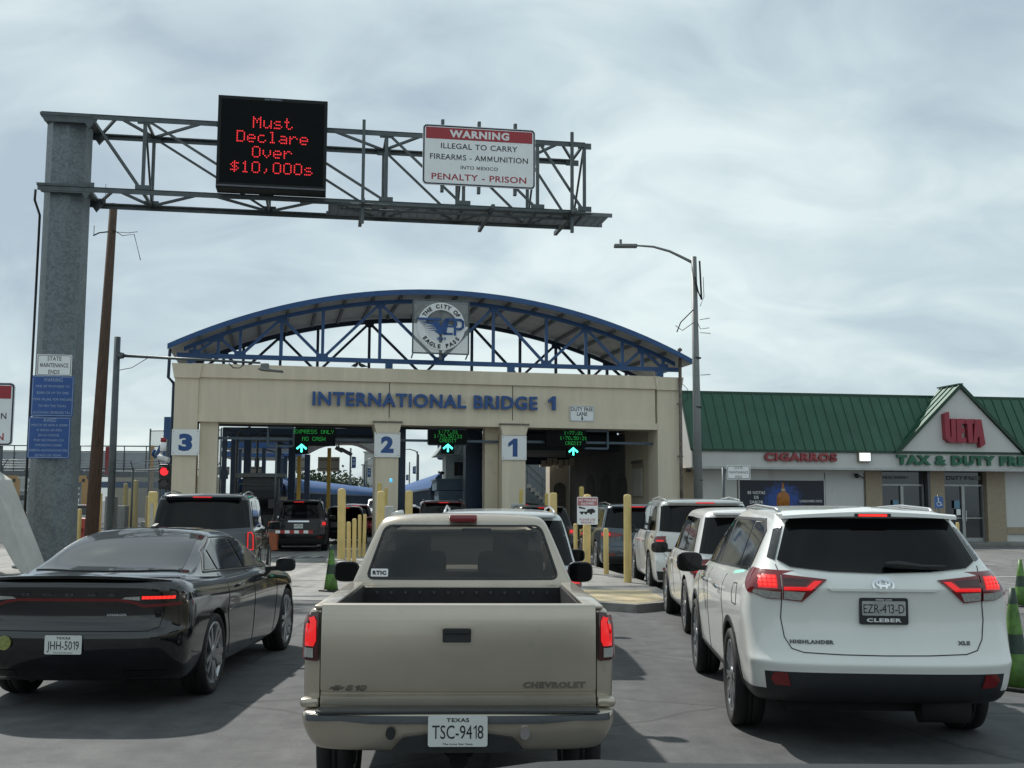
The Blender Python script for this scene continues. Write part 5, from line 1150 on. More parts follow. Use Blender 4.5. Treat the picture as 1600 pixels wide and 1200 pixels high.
# ------------------------------------------------------------------ duty free store
store = thing('store', 'white and tan brick duty free store with green standing seam roof and central gable', 'store', (7.5, 47.0, .11), R(9)); SMt = wmat(store)
GRN = mat('green_metal', (.022, .088, .052), .42, .15, var=.16, scale=1.0, dirt=((.035, .10, .065), .8, .55)); GRND = mat('green_trim', (.012, .05, .028), .4, .1)
WST = mat('store_stucco', (.58, .58, .56), .85, var=.05, scale=1, bump=.1, bscale=50, dirt=((.45, .45, .43), .9, .58), stretch=(1, 1, .3)); BRK = brickmat('tan_brick', (.30, .235, .155), (.36, .29, .20), (.36, .33, .28), 5.2); ALU = mat('aluminium', (.34, .35, .35), .35, .6)
def SB(mb, n, m, p=store, **k): return mb.build(n, m, p, **k)
mb = MB(); mb.box((10.2, 8.5, 1.6), (20.0, 14.4, 3.2)); SB(mb, 'building_core', WST)
YW = .9
for x0, x1, m, nm in ((-.2, .55, BRK, 'brick_pier'), (.55, 8.03, WST, 'wall'), (8.03, 8.78, BRK, 'brick_pier'), (11.02, 11.70, BRK, 'brick_pier'), (13.70, 14.58, BRK, 'brick_pier'), (14.58, 20.2, WST, 'wall')):
    mb = MB(); d = .1 if m is BRK else 0; mb.box(((x0+x1)/2, YW+.2-d, 1.55), (x1-x0, .6, 3.1)); SB(mb, nm, m)
for x in (2.26, 6.19, 8.0): mb = MB(); mb.box((x, YW-.105, 1.5), (.05, .02, 2.9)); SB(mb, 'wall_joint', mat('wall_joint', (.2, .2, .19), .8))
mb = MB(); mb.box((16.8, YW-.12, .48), (4.4, .14, .3)); SB(mb, 'brick_ledge', BRK)
mb = MB(); mb.box((10.2, .55, 3.44), (20.3, 1.3, .74)); SB(mb, 'fascia', WST)
mb = MB(); mb.box((10.2, .53, 3.10), (20.4, 1.38, .10)); SB(mb, 'fascia_drip_edge', mat('drip_edge', (.45, .46, .45), .6))
RT = (1.3, 6.36)
def P3(mb, pts, mi=0): f = mb.bm.faces.new([mb.bm.verts.new(p) for p in pts]); f.material_index = mi; return f
mb = MB(); A, Bq = (-.15, 3.84), RT
P3(mb, [(-.02, A[0], A[1]), (20.4, A[0], A[1]), (20.4, Bq[0], Bq[1]), (-.02, Bq[0], Bq[1])]); 
P3(mb, [(-.02, A[0], A[1]-.04), (-.02, Bq[0], Bq[1]-.04), (20.4, Bq[0], Bq[1]-.04), (20.4, A[0], A[1]-.04)])
for i in range(46): x = .0+i*.452; mb.beam((x, A[0], A[1]+.01), (x, Bq[0], Bq[1]+.01), .035, .06)
rf = SB(mb, 'roof', GRN)
mb = MB(); mb.box((10.2, -.17, 3.83), (20.5, .05, .10)); mb.box((10.2, RT[0]+.05, RT[1]+.02), (20.5, .16, .12)); mb.beam((-.05, A[0], A[1]), (-.05, Bq[0], Bq[1]), .07, .14); mb.build('roof_trim', GRND, rf)
mb = MB(); mb.prism([(-.1, 3.1), (1.35, 3.1), (1.35, 6.25), (-.1, 3.8)], 0, .05, M=T((0, 0, 0)) @ Matrix.Rotation(R(90), 4, 'Z')); mb.box((10.2, 6.0, 4.6), (20.3, 9.2, 3.2)); SB(mb, 'side_gable', WST)
gx, gz, gl, gr_, gb = 12.04, 6.78, 8.98, 15.08, 3.80
mb = MB(); mb.prism([(gl+.15, gb-.02), (gr_-.15, gb-.02), (gx, gz-.12)], -.19, 1.2); gb_ = SB(mb, 'gable', WST)
mb = MB()
for xe in (gl, gr_):
    s = -1 if xe < gx else 1
    P3(mb, [(gx, -.32, gz), (xe, -.32, gb), (xe, -.15, gb), (gx, 1.5, gz)])
    for k in range(4):
        y = -.26+k*.44; a = max(0, min(1, 1-(y+.15)/1.65)); mb.beam((gx, y, gz+.02), (gx+(xe-gx)*a, y, gz-(gz-gb)*a+.02), .035, .06)
mb.build('gable_roof', GRN, gb_)
mb = MB(); mb.beam((gx, -.30, gz-.03), (gl, -.30, gb-.03), .06, .14); mb.beam((gx, -.30, gz-.03), (gr_, -.30, gb-.03), .06, .14); mb.beam((gx, -.34, gz+.03), (gx, 1.5, gz+.03), .2, .05); mb.build('gable_trim', GRND, gb_)
UET = [[(432, 240), (462, 225), (466, 385), (473, 392), (473, 270), (503, 270), (503, 425), (462, 425), (436, 400)], [(508, 270), (561, 270), (561, 300), (540, 305), (540, 330), (558, 333), (558, 360), (540, 362), (540, 392), (566, 395), (566, 425), (508, 425)],
       [(565, 272), (622, 270), (622, 300), (608, 300), (610, 425), (580, 425), (576, 302), (565, 302)], [(628, 272), (668, 272), (688, 432), (656, 455), (650, 385), (640, 385), (636, 425), (612, 425)]]
mb = MB()
for q in UET: mb.prism([(11.13+(x-432)/256*1.86, 5.58-(z-225)/230*1.53) for x, z in q], -.20-.28, -.20)
SB(mb, 'lettering', [mat('letter_crimson', (.30, .03, .05), .45, var=.12, scale=2)], gb_)
lettering([('CIGARROS', 4.70, 3.57, .36, 3.22, .05)], 'lettering', mat('letter_dull_red', (.27, .045, .05), .5, var=.2, scale=2), store, T((0, -.12, 0)), ext=.12)
lettering([('TAX & DUTY FREE', 12.2, 3.50, .42, 6.35, .055)], 'lettering', mat('letter_green', (.018, .12, .065), .4, var=.15), store, T((0, -.12, 0)), ext=.14)
def doorset(x0, x1, z1, name='door'):
    mb = MB(); w2 = .05
    mb.box(((x0+x1)/2, YW+.1, 2.45), (x1-x0, .12, .07))
    for x in (x0+.03, (x0+x1)/2-.035, (x0+x1)/2+.035, x1-.03): mb.box((x, YW+.1, 1.23), (.07, .12, 2.4))
    mb.box(((x0+x1)/2, YW+.1, 1.02), (x1-x0-.1, .06, .05)); mb.box(((x0+x1)/2, YW+.1, .08), (x1-x0-.1, .07, .16))
    d = SB(mb, name, ALU)
    mb = MB(); mb.box(((x0+x1)/2, YW+.14, 1.6), (x1-x0, .02, 3.0)); mb.build('glass', GLASSR, d)
    mb = MB(); mb.beam(((x0+x1)/2-.09, YW+.0, .9), ((x0+x1)/2-.09, YW+.0, 1.35), .025); mb.beam(((x0+x1)/2+.09, YW+.0, .9), ((x0+x1)/2+.09, YW+.0, 1.35), .025); mb.build('handle', CHROME, d)
    mb = MB(); mb.box(((x0+x1)/2-.32, YW+.02, 1.62), (.26, .005, .34)); mb.build('notice', mat('blue_notice', (.12, .25, .36), .5, var=.4, scale=20), d)
    mb = MB(); mb.box(((x0+x1)/2-.26, YW+.02, 1.28), (.2, .005, .26)); mb.build('notice', SIGNW, d)
    return d
d1 = doorset(8.80, 10.84, 2.48); d2 = doorset(11.72, 13.68, 2.48)
lettering([('FREE SHOP', 9.6, 2.78, .12, 1.1, .03)], 'lettering', mat('dim_letters', (.10, .10, .09), .5), d1, T((0, YW-.0, 0)), ext=.004); lettering([('DUTY FREE', 12.8, 2.78, .17, 1.5, .03)], 'lettering', mat('dim_letters', (.10, .10, .09), .5), d2, T((0, YW-.0, 0)), ext=.004)
mb = MB(); mb.box((10.93, YW-.1, 1.55), (.1, .3, 3.1)); SB(mb, 'dark_post', RIMD)
mb = MB(); mb.box((7.55, -.16, 3.60), (.58, .2, .42), bev=.02); fl = SB(mb, 'flood_light', mat('lamp_housing', (.25, .22, .16), .5)); mb = MB(); mb.box((7.55, -.265, 3.60), (.48, .012, .33)); mb.build('lens', mat('lit_lens', (.8, .8, .8), .3, emit=(.85, .95, 1), estr=1.15), fl)
mb = MB(); mb.lathe([(.02, 0), (.09, .03), (.10, .12), (.05, .2)], 14, M=T((7.55, YW-.35, 2.72))); mb.beam((7.55, YW-.3, 2.9), (7.9, YW-.3, 2.72), .05); mb.beam((7.55, YW-.3, 2.9), (7.55, YW, 2.9), .05); mb.build('security_camera', BLKP, store)
mb = MB(); mb.box((.02, YW-.35, 2.98), (.16, .2, .10)); mb.build('wall_light', BLKP, store)
# poster with bottle
pos = thing('poster', 'dark blue window poster with a lit amber bottle and white words', 'poster', SMt @ Vector((4.23, YW-.125, 1.78)), R(9))
PO = bpy.data.materials.new('poster_print'); PO.use_nodes = True; nt = PO.node_tree; b = nt.nodes['Principled BSDF']; b.inputs['Roughness'].default_value = .4
tcn = N(nt, 'ShaderNodeTexCoord'); vm = N(nt, 'ShaderNodeVectorMath', operation='LENGTH'); mpn = N(nt, 'ShaderNodeMapping'); mpn.inputs['Scale'].default_value = (.9, 0, 1.1); Lk(nt, tcn, 'Object', mpn, 0); Lk(nt, mpn, 0, vm, 0)
nn = N(nt, 'ShaderNodeTexNoise'); nn.inputs['Scale'].default_value = 5; nn.inputs['Detail'].default_value = 6; Lk(nt, tcn, 'Object', nn, 'Vector'); sb = N(nt, 'ShaderNodeMath', operation='SUBTRACT'); Lk(nt, vm, 'Value', sb, 0); Lk(nt, nn, 'Fac', sb, 1)
rp = N(nt, 'ShaderNodeValToRGB'); Lk(nt, sb, 0, rp, 0); rp.color_ramp.elements[0].position = .0; rp.color_ramp.elements[0].color = (.02, .07, .30, 1); rp.color_ramp.elements[1].position = .35; rp.color_ramp.elements[1].color = (.006, .009, .024, 1); Lk(nt, rp, 0, b, 'Base Color')
mb = MB(); mb.box((0, 0, 0), (3.82, .03, 1.66)); pb = mb.build('print', PO, pos)
mb = MB(); mb.lathe([(.04, .62), (.045, .45), (.07, .34), (.075, .24), (.25, .12), (.29, .0), (.29, -.5), (.02, -.5)][::-1], 24, M=T((.05, -.016, .12)) @ Matrix.Scale(.06, 4, (0, 1, 0))); mb.build('bottle_picture', [mat('amber', (.42, .16, .03), .4, var=.4, scale=4)], pb)
mb = MB(); mb.box((.05, -.04, .42), (.17, .006, .10)); mb.build('bottle_label', mat('label_cream', (.5, .42, .3), .5), pb)
lettering([('85 NOTAS', -1.15, .30, .13, .78, .02), ('DE', -1.15, .10, .13, .2, .02), ('SABOR', -1.15, -.10, .13, .6, .02), ('LINDO', 1.05, -.05, .10, .5, .01), ('ME DICE', 1.55, -.05, .10, .5, .01)], 'lettering', LETWW, pb, T((0, -.015, 0)), ext=.003)
mb = MB(); 
for a, b_ in (((-1.92, -.83), (-1.92, .85)), ((1.92, -.83), (1.92, .85)), ((-1.94, .85), (1.94, .85))): mb.beam((a[0], -.01, a[1]), (b_[0], -.01, b_[1]), .05)
mb.build('poster_frame', WST, pb)
# parking sign for disabled drivers
hs = thing('parking_sign', 'small blue wheelchair parking sign between the store doors', 'sign', at(1467, 785, 44.5), R(6))
mb = MB(); mb.prism(rrect(.36, .46, .03), 0, .01); bd = mb.build('board', mat('parking_blue', (.05, .13, .34), .5), hs)
mb = MB(); mb.cyl((0, .04, -2.0), (0, .04, .3), .03, n=8); mb.build('post', GALV2, hs)
mb = MB(); mb.prism(ell(-.02, .15, .026, .026, 10), -.004, 0); [mb.prism(q, -.004, 0) for q in stripe([(-.02, .12), (-.01, 0), (.07, 0), (.10, -.10), (.13, -.10)], .03)]; [mb.prism(q, -.004, 0) for q in stripe(ell(-.0, -.05, .085, .085, 16)[6:16], .02)]; mb.build('wheelchair_symbol', LETWW, bd)
sm = at(1154, 738, 30); textboard('small white state maintenance ends sign on a post beside the curved lamp post', (sm.x, sm.y, sm.z), R(-3), .62, .38, SIGNW, [('STATE', .35, .065), ('MAINTENANCE', .8, .065), ('ENDS', .28, .065)], INK, border=INK, name='road_sign')
p = at(1131, 760, 30); mbp = MB(); mbp.cyl((0, 0, 0), (0, 0, 2.68), .04, n=8); mbp.beam((0, 0, 2.62), (.3, 0, 2.62), .05); o = mbp.build('sign_post', GALV2); o.location = (p.x, p.y+.05, 0); tag(o, 'thin steel post holding the small white sign near the lamp post', 'post')
# ------------------------------------------------------------------ street lamp, right
LP = mat('lamp_post_grey', (.19, .20, .195), .55, .3, var=.12, scale=2, dirt=((.13, .12, .10), 2, .66))
lamp = thing('street_lamp', 'tall grey street lamp with curved arm, between the toll plaza and the store', 'street lamp', (5.62, 34, 0))
mb = MB(); mb.cyl((0, 0, 0), (-.06, 0, 9.25), .15, .085, 14); mb.box((0, 0, .15), (.5, .5, .3), bev=.03); mb.build('pole', LP, lamp)
mb = MB(); mb.tube([(-.06, 0, 9.05), (-.35, 0, 9.2), (-.8, 0, 9.42), (-1.3, 0, 9.56), (-1.85, 0, 9.6)], [.05, .045, .04, .035, .03], 8); mb.build('arm', LP, lamp)
mb = MB(); mb.box((-2.15, 0, 9.58), (.72, .26, .10), bev=.03); mb.cyl((-2.3, 0, 9.62), (-2.3, 0, 9.78), .04, n=8); mb.build('lamp_head', LP, lamp, smooth=40)
WIRE = mat('black_wire', (.01, .01, .01), .7)
mb = MB(); mb.tube([(-.05, -.1, 8.6), (.02, -.12, 8.2), (.14, -.12, 7.9), (.1, -.1, 9.1)], .03, 5); mb.tube([(-.1, -.1, 7.6), (-.5, -.12, 7.2), (-.62, -.1, 6.9)], .018, 5); mb.tube([(-.1, -.1, 7.2), (-.45, -.1, 6.95), (-.66, -.1, 7.1)], .012, 5); mb.tube([(.1, 0, 7.3), (.4, 0, 7.35)], .01, 4); mb.tube([(.1, 0, 6.9), (.42, 0, 6.88)], .01, 4); mb.tube([(-.1, 0, 7.5), (.1, -.1, 7.0), (.38, 0, 7.05)], .01, 4); mb.tube([(.1, 0, 5.6), (.40, 0, 5.62)], .01, 4); mb.tube([(.2, -.1, 8.6), (.22, -.1, 8.0), (.1, -.1, 7.7)], .01, 4)
for z in (2.4, 4.6, 6.1): mb.lathe([(.12, z), (.135, z+.02), (.12, z+.04)], 12)
mb.split('loose_wire', WIRE, lamp)
# ------------------------------------------------------------------ poles at left
WOOD = mat('creosote_wood', (.075, .045, .032), .9, var=.45, scale=6, bump=.4, stretch=(6, 6, .4))
t = thing('utility_pole', 'dark brown wooden utility pole leaning slightly beside the gantry column', 'utility pole', (-14.05, 38, 0))
mb = MB(); mb.cyl((0, 0, -.2), (.30, 0, 11.9), .235, .13, 14); mb.build('pole', WOOD, t)
mb = MB(); mb.tube([(.2, -.1, 10.9), (-.1, -.15, 10.85), (-.3, -.15, 10.75)], .025, 5); mb.tube([(-.28, -.15, 10.75), (-.28, -.15, 11.1)], .012, 4); mb.tube([(.3, -.1, 11.0), (.7, -.15, 10.75), (1.1, -.15, 10.8), (1.35, -.15, 9.9)], .014, 5); mb.tube([(.3, -.1, 10.9), (.9, -.15, 10.85), (1.2, -.1, 10.9)], .012, 5); mb.tube([(.02, 0, 11.9), (.0, 0, 12.6)], .01, 4); mb.split('loose_wire', WIRE, t)
t = thing('street_lamp', 'slim grey pole with a long straight arm reaching right to a flat lamp', 'street lamp', (-12.72, 36, 0))
mb = MB(); mb.cyl((0, 0, 0), (0, 0, 6.98), .125, .10, 12); mb.build('pole', GALV2, t)
mb = MB(); mb.cyl((.05, 0, 6.38), (4.6, .1, 6.17), .05, .035, 10); mb.cyl((.06, 0, 6.38), (.22, 0, 6.37), .12, .09, 12); mb.build('arm', GALV2, t)
mb = MB(); mb.box((4.95, .1, 5.93), (.75, .4, .07), bev=.02, rot=Matrix.Rotation(R(5), 4, 'Y')); mb.box((4.75, .1, 6.06), (.25, .2, .2), bev=.03); mb.build('lamp_head', LP, t)
mb = MB(); mb.tube([(.1, -.02, 5.9), (.5, -.02, 5.98), (1.0, 0, 6.3)], .012, 5); mb.tube([(3.6, .05, 6.15), (3.75, .05, 6.0), (3.95, .05, 6.0), (4.1, .05, 6.12)], .02, 5); mb.split('loose_wire', WIRE, t)
# traffic signal by the left pillar
tl = thing('traffic_light', 'black traffic light showing red with a white camera above it, left of the plaza', 'traffic light', at(258, 745, 36.2)*1)
tl.location.z = 0; z0 = at(258, 745, 36.2).z
mb = MB(); mb.cyl((0, .15, 0), (0, .15, z0+1.2), .05, n=10); mb.build('pole', GALV2, tl)
mb = MB(); mb.box((0, 0, z0), (.36, .22, .80), bev=.03); hsn = mb.build('housing', BLKP, tl)
for dz, m in ((.17, mat('signal_red', (.4, .01, .015), .3, emit=(1, .02, .03), estr=.95)), (-.2, mat('signal_off', (.03, .035, .035), .2))):
    mb = MB(); mb.cyl((0, -.10, z0+dz), (0, -.13, z0+dz), .13, n=24)
    mb.build('lens', m, hsn)
    mb = MB(); mb.tube([(-.14, -.2, z0+dz+.02), (-.12, -.2, z0+dz+.10), (0, -.22, z0+dz+.15), (.12, -.2, z0+dz+.10), (.14, -.2, z0+dz+.02)], .025, 5); mb.build('visor', BLKP, hsn)
mb = MB(); mb.cyl((-.14, -.25, z0+.62), (.20, -.35, z0+.52), .085, n=12); mb.lathe([(.001, 0), (.10, .02), (.11, .1), (.001, .2)], 12, M=T((-.14, -.1, z0+.56))); mb.build('camera', mat('camera_white', (.55, .55, .54), .4), tl, smooth=40)
mb = MB(); mb.lathe([(.09, 0), (.09, .14), (.001, .16)], 12, M=T((-.08, -.05, z0+1.1))); mb.build('beacon', mat('beacon_red', (.25, .01, .02), .2), tl); mb = MB(); mb.lathe([(.1, -.28), (.1, 0), (.001, 0)], 12, M=T((-.08, -.05, z0+1.1))); mb.build('beacon_base', SIGNW, tl)
mb = MB(); q = at(264, 700, 43.5); mb.box((0, 0, 3.15), (.36, .3, 3.6)); mb.beam((-.5, 0, 3.4), (.1, -.02, 4.8), .1); mb.beam((.1, 0, 4.8), (.6, 0, 4.1), .09); mb.tube([(-.55, 0, 3.7), (-.62, 0, 3.5), (-.5, 0, 3.4)], .06, 6); o = mb.build('gate_mast', BLUE); o.location = (q.x, q.y, 0); tag(o, 'blue steel mast with a slanted brace behind the traffic light', 'mast')
# ------------------------------------------------------------------ concrete buttress far left
Pb = [(-1.9, 3.6), (.36, 2.2), (1.36, .13), (1.12, .12), (.95, .30), (.80, .52), (.62, .80), (.42, 1.04), (.15, 1.28), (-.3, 1.5), (-1.9, 1.75)]
mb = MB(); mb.prism(Pb, 0, .7, M=T((-11.9, 25.3, 0)) @ Matrix.Rotation(R(-8), 4, 'Z')); mb.prism([(-x-3.8, z) for x, z in Pb][::-1], 0, 1.1, M=T((-11.9, 25.3, 0)) @ Matrix.Rotation(R(-8), 4, 'Z'))
o = mb.build('concrete_buttress', mat('pale_concrete', (.50, .49, .455), .85, var=.10, scale=2, bump=.3, bscale=70, dirt=((.42, .41, .37), 1.8, .56)), bevel=.02); tag(o, 'pale concrete arched buttress at the left edge of the photo', 'buttress')
# ------------------------------------------------------------------ bollards
def bollard(x, y, h, r, m, label, grp='yellow bollards', rect=False, z0=.12, strip=False):
    mb = MB()
    if rect: mb.box((0, 0, h/2), (r*2, r*1.2, h), bev=r*.35)
    else: mb.lathe([(r, 0), (r, h-r*.75), (r*.93, h-r*.4), (r*.7, h-r*.12), (.001, h)], 18)
    o = mb.build('bollard', m, smooth=40); o.location = (x, y, z0); o.rotation_euler = (R(random.uniform(-.8, .8)), R(random.uniform(-1, 1)), 0); tag(o, label, 'bollard', grp)
    if strip: mb = MB(); mb.box((0, -r*1.22/2-.01, h*.62), (r*.7, .01, h*.45)); mb.build('reflector', mat('reflector_white', (.5, .5, .42), .3), o)
    return o
def bpx(u, vt, Y, wpx, m, label, z0=.12, rect=False, strip=False):
    p = at(u, vt, Y); bollard(p.x, Y, p.z-z0, wpx/2/FPX*Y, m, label, z0=z0, rect=rect, strip=strip)
bpx(240.5, 768, 30.5, 14, CREAM, 'wide flat bollard with a pale strip left of the grey SUV', 0, True, True)
bpx(213, 750, 47, 9.5, YEL, 'bright yellow tall bollard in front of the fence'); bpx(197, 755, 50, 6.5, YEL, 'slim orange-yellow bollard just left of the tallest bright one'); bpx(124.5, 795, 42, 7, CREAM, 'short cream bollard beside the red barrier'); bpx(157.5, 770, 44, 5, CREAM, 'thin cream bollard right behind the wooden pole')
bpx(535.5, 763, 32, 12.5, CREAM, 'tall cream bollard left of the pickup, next to the black SUV'); bpx(594.5, 767, 30, 12.5, CREAM, 'wide cream bollard in front of the numeral two column'); bpx(594, 754, 35, 7, YEL, 'slim bright bollard rising behind the wide one at column two'); bpx(602, 762, 36, 5, YEL, 'thin post topped by a blue lamp at column two'); bpx(639.5, 766, 34, 12, CREAM, 'cream bollard just right of the numeral two column')
for u, v, l in ((546, 815, 'left short bollard of the close pair behind the green cone'), (554.5, 810, 'right short bollard of the close pair behind the green cone')): bpx(u, v, 30.4, 6.5, CREAM, l)
for u, v, l in ((563, 804, 'left short bollard of the farther close pair by the pickup'), (569.5, 803, 'right short bollard of the farther close pair by the pickup')): bpx(u, v, 33.4, 5.5, CREAM, l)
bpx(980, 772, 23.2, 12, CREAM, 'tallest cream bollard at right, standing alone beside the white SUVs'); bpx(947, 825, 25.8, 8, CREAM, 'short cream bollard between the notice post and the tallest bollard'); bpx(910, 760, 36, 7.5, YEL, 'slim yellow bollard rising behind the trailer notice'); bpx(900, 818, 29, 6.5, CREAM, 'short cream bollard left of the trailer notice post'); bpx(908.5, 812, 33, 5, YEL, 'thin yellow post hidden behind the trailer notice post')
bpx(864.5, 770, 33, 11, CREAM, 'flat topped bollard in front of the dark lane mouth', rect=True); bpx(854.5, 770.5, 34.5, 5.5, YEL, 'narrow bright bollard touching the flat topped one'); bpx(813.5, 764, 36, 5.5, YEL, 'thin yellow post in front of the numeral one column')
bpx(1496, 816, 43, 5, CREAM, 'small cream bollard at the store doors', 0)
p = at(916, 772, 26); o = bollard(p.x, 26, p.z-.12, .09, CREAM, 'cream bollard carrying the red and white trailer notice')
ns = thing('notice_board', 'red and white no trailers allowed notice fixed to a cream bollard', 'sign', at(918, 798, 25.86), R(2))
mb = MB(); mb.prism(rrect(.475, .63, .03), 0, .012); bd = mb.build('board', SIGNW, ns); mb = MB(); mb.box((0, -.002, .205), (.45, .004, .18)); rd = mb.build('red_band', mat('faded_red', (.42, .16, .17), .6, var=.2), bd)
lettering([('NO TRAILERS', 0, .24, .05, .40, .02), ('ALLOWED', 0, .165, .05, .30, .02)], 'lettering', SIGNW, rd, T((0, -.004, 0)), ext=.002); lettering([('PLEASE USE', 0, -.20, .045, .36, .02), ('BRIDGE II', 0, -.265, .045, .30, .02)], 'lettering', mat('faded_red', (.42, .16, .17)), bd, T((0, 0, 0)), ext=.003)
mb = MB(); mb.prism([(-.18, -.02), (-.02, -.02), (.0, .03), (.12, .05), (.18, .0), (.16, -.05), (-.18, -.05)], -.003, 0)
for x in (-.13, -.04, .08): mb.prism(ell(x, -.06, .028, .028, 10), -.004, 0)
mb.prism([(-.20, .10), (-.05, .06), (-.05, .03), (-.20, .06)], -.003, 0); mb.build('truck_picture', INK, bd)
# cones
CG_ = mat('lime_cone', (.085, .19, .035), .5, var=.5, scale=6, dirt=((.02, .035, .02), 5, .55)); CD = mat('dark_cone_band', (.02, .045, .03), .5, var=.3, scale=8)
def cone(x, y, label, h=.92):
    t = thing('traffic_cone', label, 'traffic cone', (x, y, 0), random.random(), 'green traffic cones')
    mb = MB(); mb.box((0, 0, .02), (.34, .34, .04), bev=.01); mb.build('base', BLKP, t)
    zs = [.04, .22, .34, .52, .60, .80, h]; rr = lambda z: .118*(1-z/h)+.026
    mb = MB(); mb.lathe([(rr(z), z) for z in zs], 20); 
    for f in mb.bm.faces: z = f.calc_center_median().z; f.material_index = 1 if (.34 < z < .52 or z > .80) and len(f.verts) == 4 else 0
    mb.build('cone_body', [CG_, CD], t)
cone(4.78, 10.9, 'nearest green cone, beside the white SUV at the right edge', .95); cone(8.75, 19.6, 'green cone standing in the parking lot behind the nearest one', .80); cone(-3.5, 22.2, 'green cone left of the pickup beside the tall bollard', .90)
# ------------------------------------------------------------------ left background: fence, overpass, barrier
FEN = bpy.data.materials.new('chain_link'); FEN.use_nodes = True; nt = FEN.node_tree; b = nt.nodes['Principled BSDF']; b.inputs['Base Color'].default_value = (.16, .18, .19, 1); b.inputs['Metallic'].default_value = .4; b.inputs['Roughness'].default_value = .5
tcn = N(nt, 'ShaderNodeTexCoord'); sp = N(nt, 'ShaderNodeSeparateXYZ'); Lk(nt, tcn, 'Object', sp, 0); sums = []
for op in ('ADD', 'SUBTRACT'):
    a = N(nt, 'ShaderNodeMath', operation=op); Lk(nt, sp, 'X', a, 0); Lk(nt, sp, 'Z', a, 1); m_ = N(nt, 'ShaderNodeMath', operation='MULTIPLY'); m_.inputs[1].default_value = 11; Lk(nt, a, 0, m_, 0)
    f_ = N(nt, 'ShaderNodeMath', operation='FRACT'); Lk(nt, m_, 0, f_, 0); l_ = N(nt, 'ShaderNodeMath', operation='LESS_THAN'); l_.inputs[1].default_value = .22; Lk(nt, f_, 0, l_, 0); sums.append(l_)
mxx = N(nt, 'ShaderNodeMath', operation='MAXIMUM'); Lk(nt, sums[0], 0, mxx, 0); Lk(nt, sums[1], 0, mxx, 1); Lk(nt, mxx, 0, b, 'Alpha')
def fence(name, label, a, c, h, n, barbed=True, z0=.1):
    a, c = Vector(a+(0,)), Vector(c+(0,)); d = c-a; L = d.length; t = thing(name, label, 'fence', a, math.atan2(d.y, d.x))
    mb = MB(); P3(mb, [(0, 0, z0), (L, 0, z0), (L, 0, h), (0, 0, h)]); mb.build('mesh_panel', FEN, t)
    for i in range(n+1):
        mb = MB(); mb.cyl((L*i/n, 0, 0), (L*i/n, 0, h+.1), .04, n=8)
        if barbed: mb.beam((L*i/n, 0, h), (L*i/n+.25, -.25, h+.35), .03)
        mb.build('post', GALV2, t)
    mb = MB(); mb.cyl((0, 0, h), (L, 0, h), .025, n=6); mb.cyl((0, 0, z0), (L, 0, z0), .02, n=6); mb.build('rail', GALV2, t)
    if barbed: mb = MB(); [mb.cyl((.08*k, -.08*k, h+.11*k), (L+.08*k, -.08*k, h+.11*k), .008, n=4) for k in (1, 2, 3)]; mb.build('barbed_wire', GALV2, t)
    return t
fence('chain_link_fence', 'grey chain link fence running behind the gantry column at left', (-30, 46), (-13.0, 49.5), 3.1, 8)
fence('chain_link_fence', 'chain link fence section joining the left pillar of the plaza', (-14.6, 43.6), (-11.6, 40.8), 2.9, 2)
fence('chain_link_fence', 'taller chain link fence behind the traffic light', (-17.0, 53), (-13.4, 52), 5.0, 2, False)
ov = thing('footbridge', 'raised grey pedestrian footbridge with railings crossing behind the left fence', 'footbridge', (-32, 74, 0), R(3))
OVG = mat('footbridge_panel', (.30, .33, .35), .6, .1, var=.12, scale=1); OVD = mat('footbridge_dark', (.10, .11, .12), .6, .2)
mb = MB(); mb.box((4, 0, 3.45), (14, 2.0, .35)); mb.build('deck', OVD, ov)
mb = MB(); mb.box((4, -1.0, 4.25), (14, .05, 1.2)); mb.build('side_panel', OVG, ov)
mb = MB()
for z in (5.25, 4.9): mb.cyl((-3, -1.05, z), (11, -1.05, z), .04, n=6)
for i in range(11): mb.cyl((-3+1.4*i, -1.05, 3.6), (-3+1.4*i, -1.05, 5.25), .035, n=6)
mb.build('railing', GALV2, ov)
mb = MB(); [mb.cyl((x, 0, 0), (x, 0, 3.4), .3, n=12) for x in (-2, 4, 10)]; mb.build('pier', OVG, ov)
def pxbox(name, label, cat, u0, v0, u1, v1, Y, d, m, ground=False, group=None, rz=0, bev=0):
    a, c = at(u0, v0, Y), at(u1, v1, Y); z1, z0 = a.z, (0 if ground else c.z); wd = c.x-a.x
    mb = MB(); mb.box((0, d/2, (z1-z0)/2), (abs(wd), d, z1-z0), bev=bev); o = mb.build(name, m); o.location = ((a.x+c.x)/2, Y, z0); o.rotation_euler = (0, 0, rz); tag(o, label, cat, group); return o
RED = mat('dull_red', (.22, .02, .03), .5); ORG = mat('orange_paint', (.50, .27, .06), .5, var=.1)
pxbox('red_post', 'dark red square post at the end of the footbridge', 'post', 165, 698, 176, 742, 66, .4, RED)
pxbox('white_wall', 'low white wall far behind the left fence', 'wall', -60, 745, 40, 765, 80, .4, mat('far_white', (.55, .55, .53), .8))
t = thing('water_barrier', 'red plastic water filled barrier behind the gantry column', 'barrier', (at(115, 835, 43).x, 43, .12), 0)
mb = MB(); mb.prism([(-.65, 0), (.65, 0), (.65, .25), (.6, .95), (-.6, .95), (-.65, .25)], 0, .45); mb.build('body', mat('barrier_red', (.42, .06, .045), .5, var=.15, scale=2), t, bevel=.04)
mb = MB(); mb.lathe([(.001, 0), (.10, 0), (.10, .03), (.001, .03)], 16, M=T((.25, -.02, .5)) @ Matrix.Rotation(R(90), 4, 'X')); mb.box((-.3, -.01, .5), (.06, .03, .7)); mb.build('mould_ribs', RED, t)
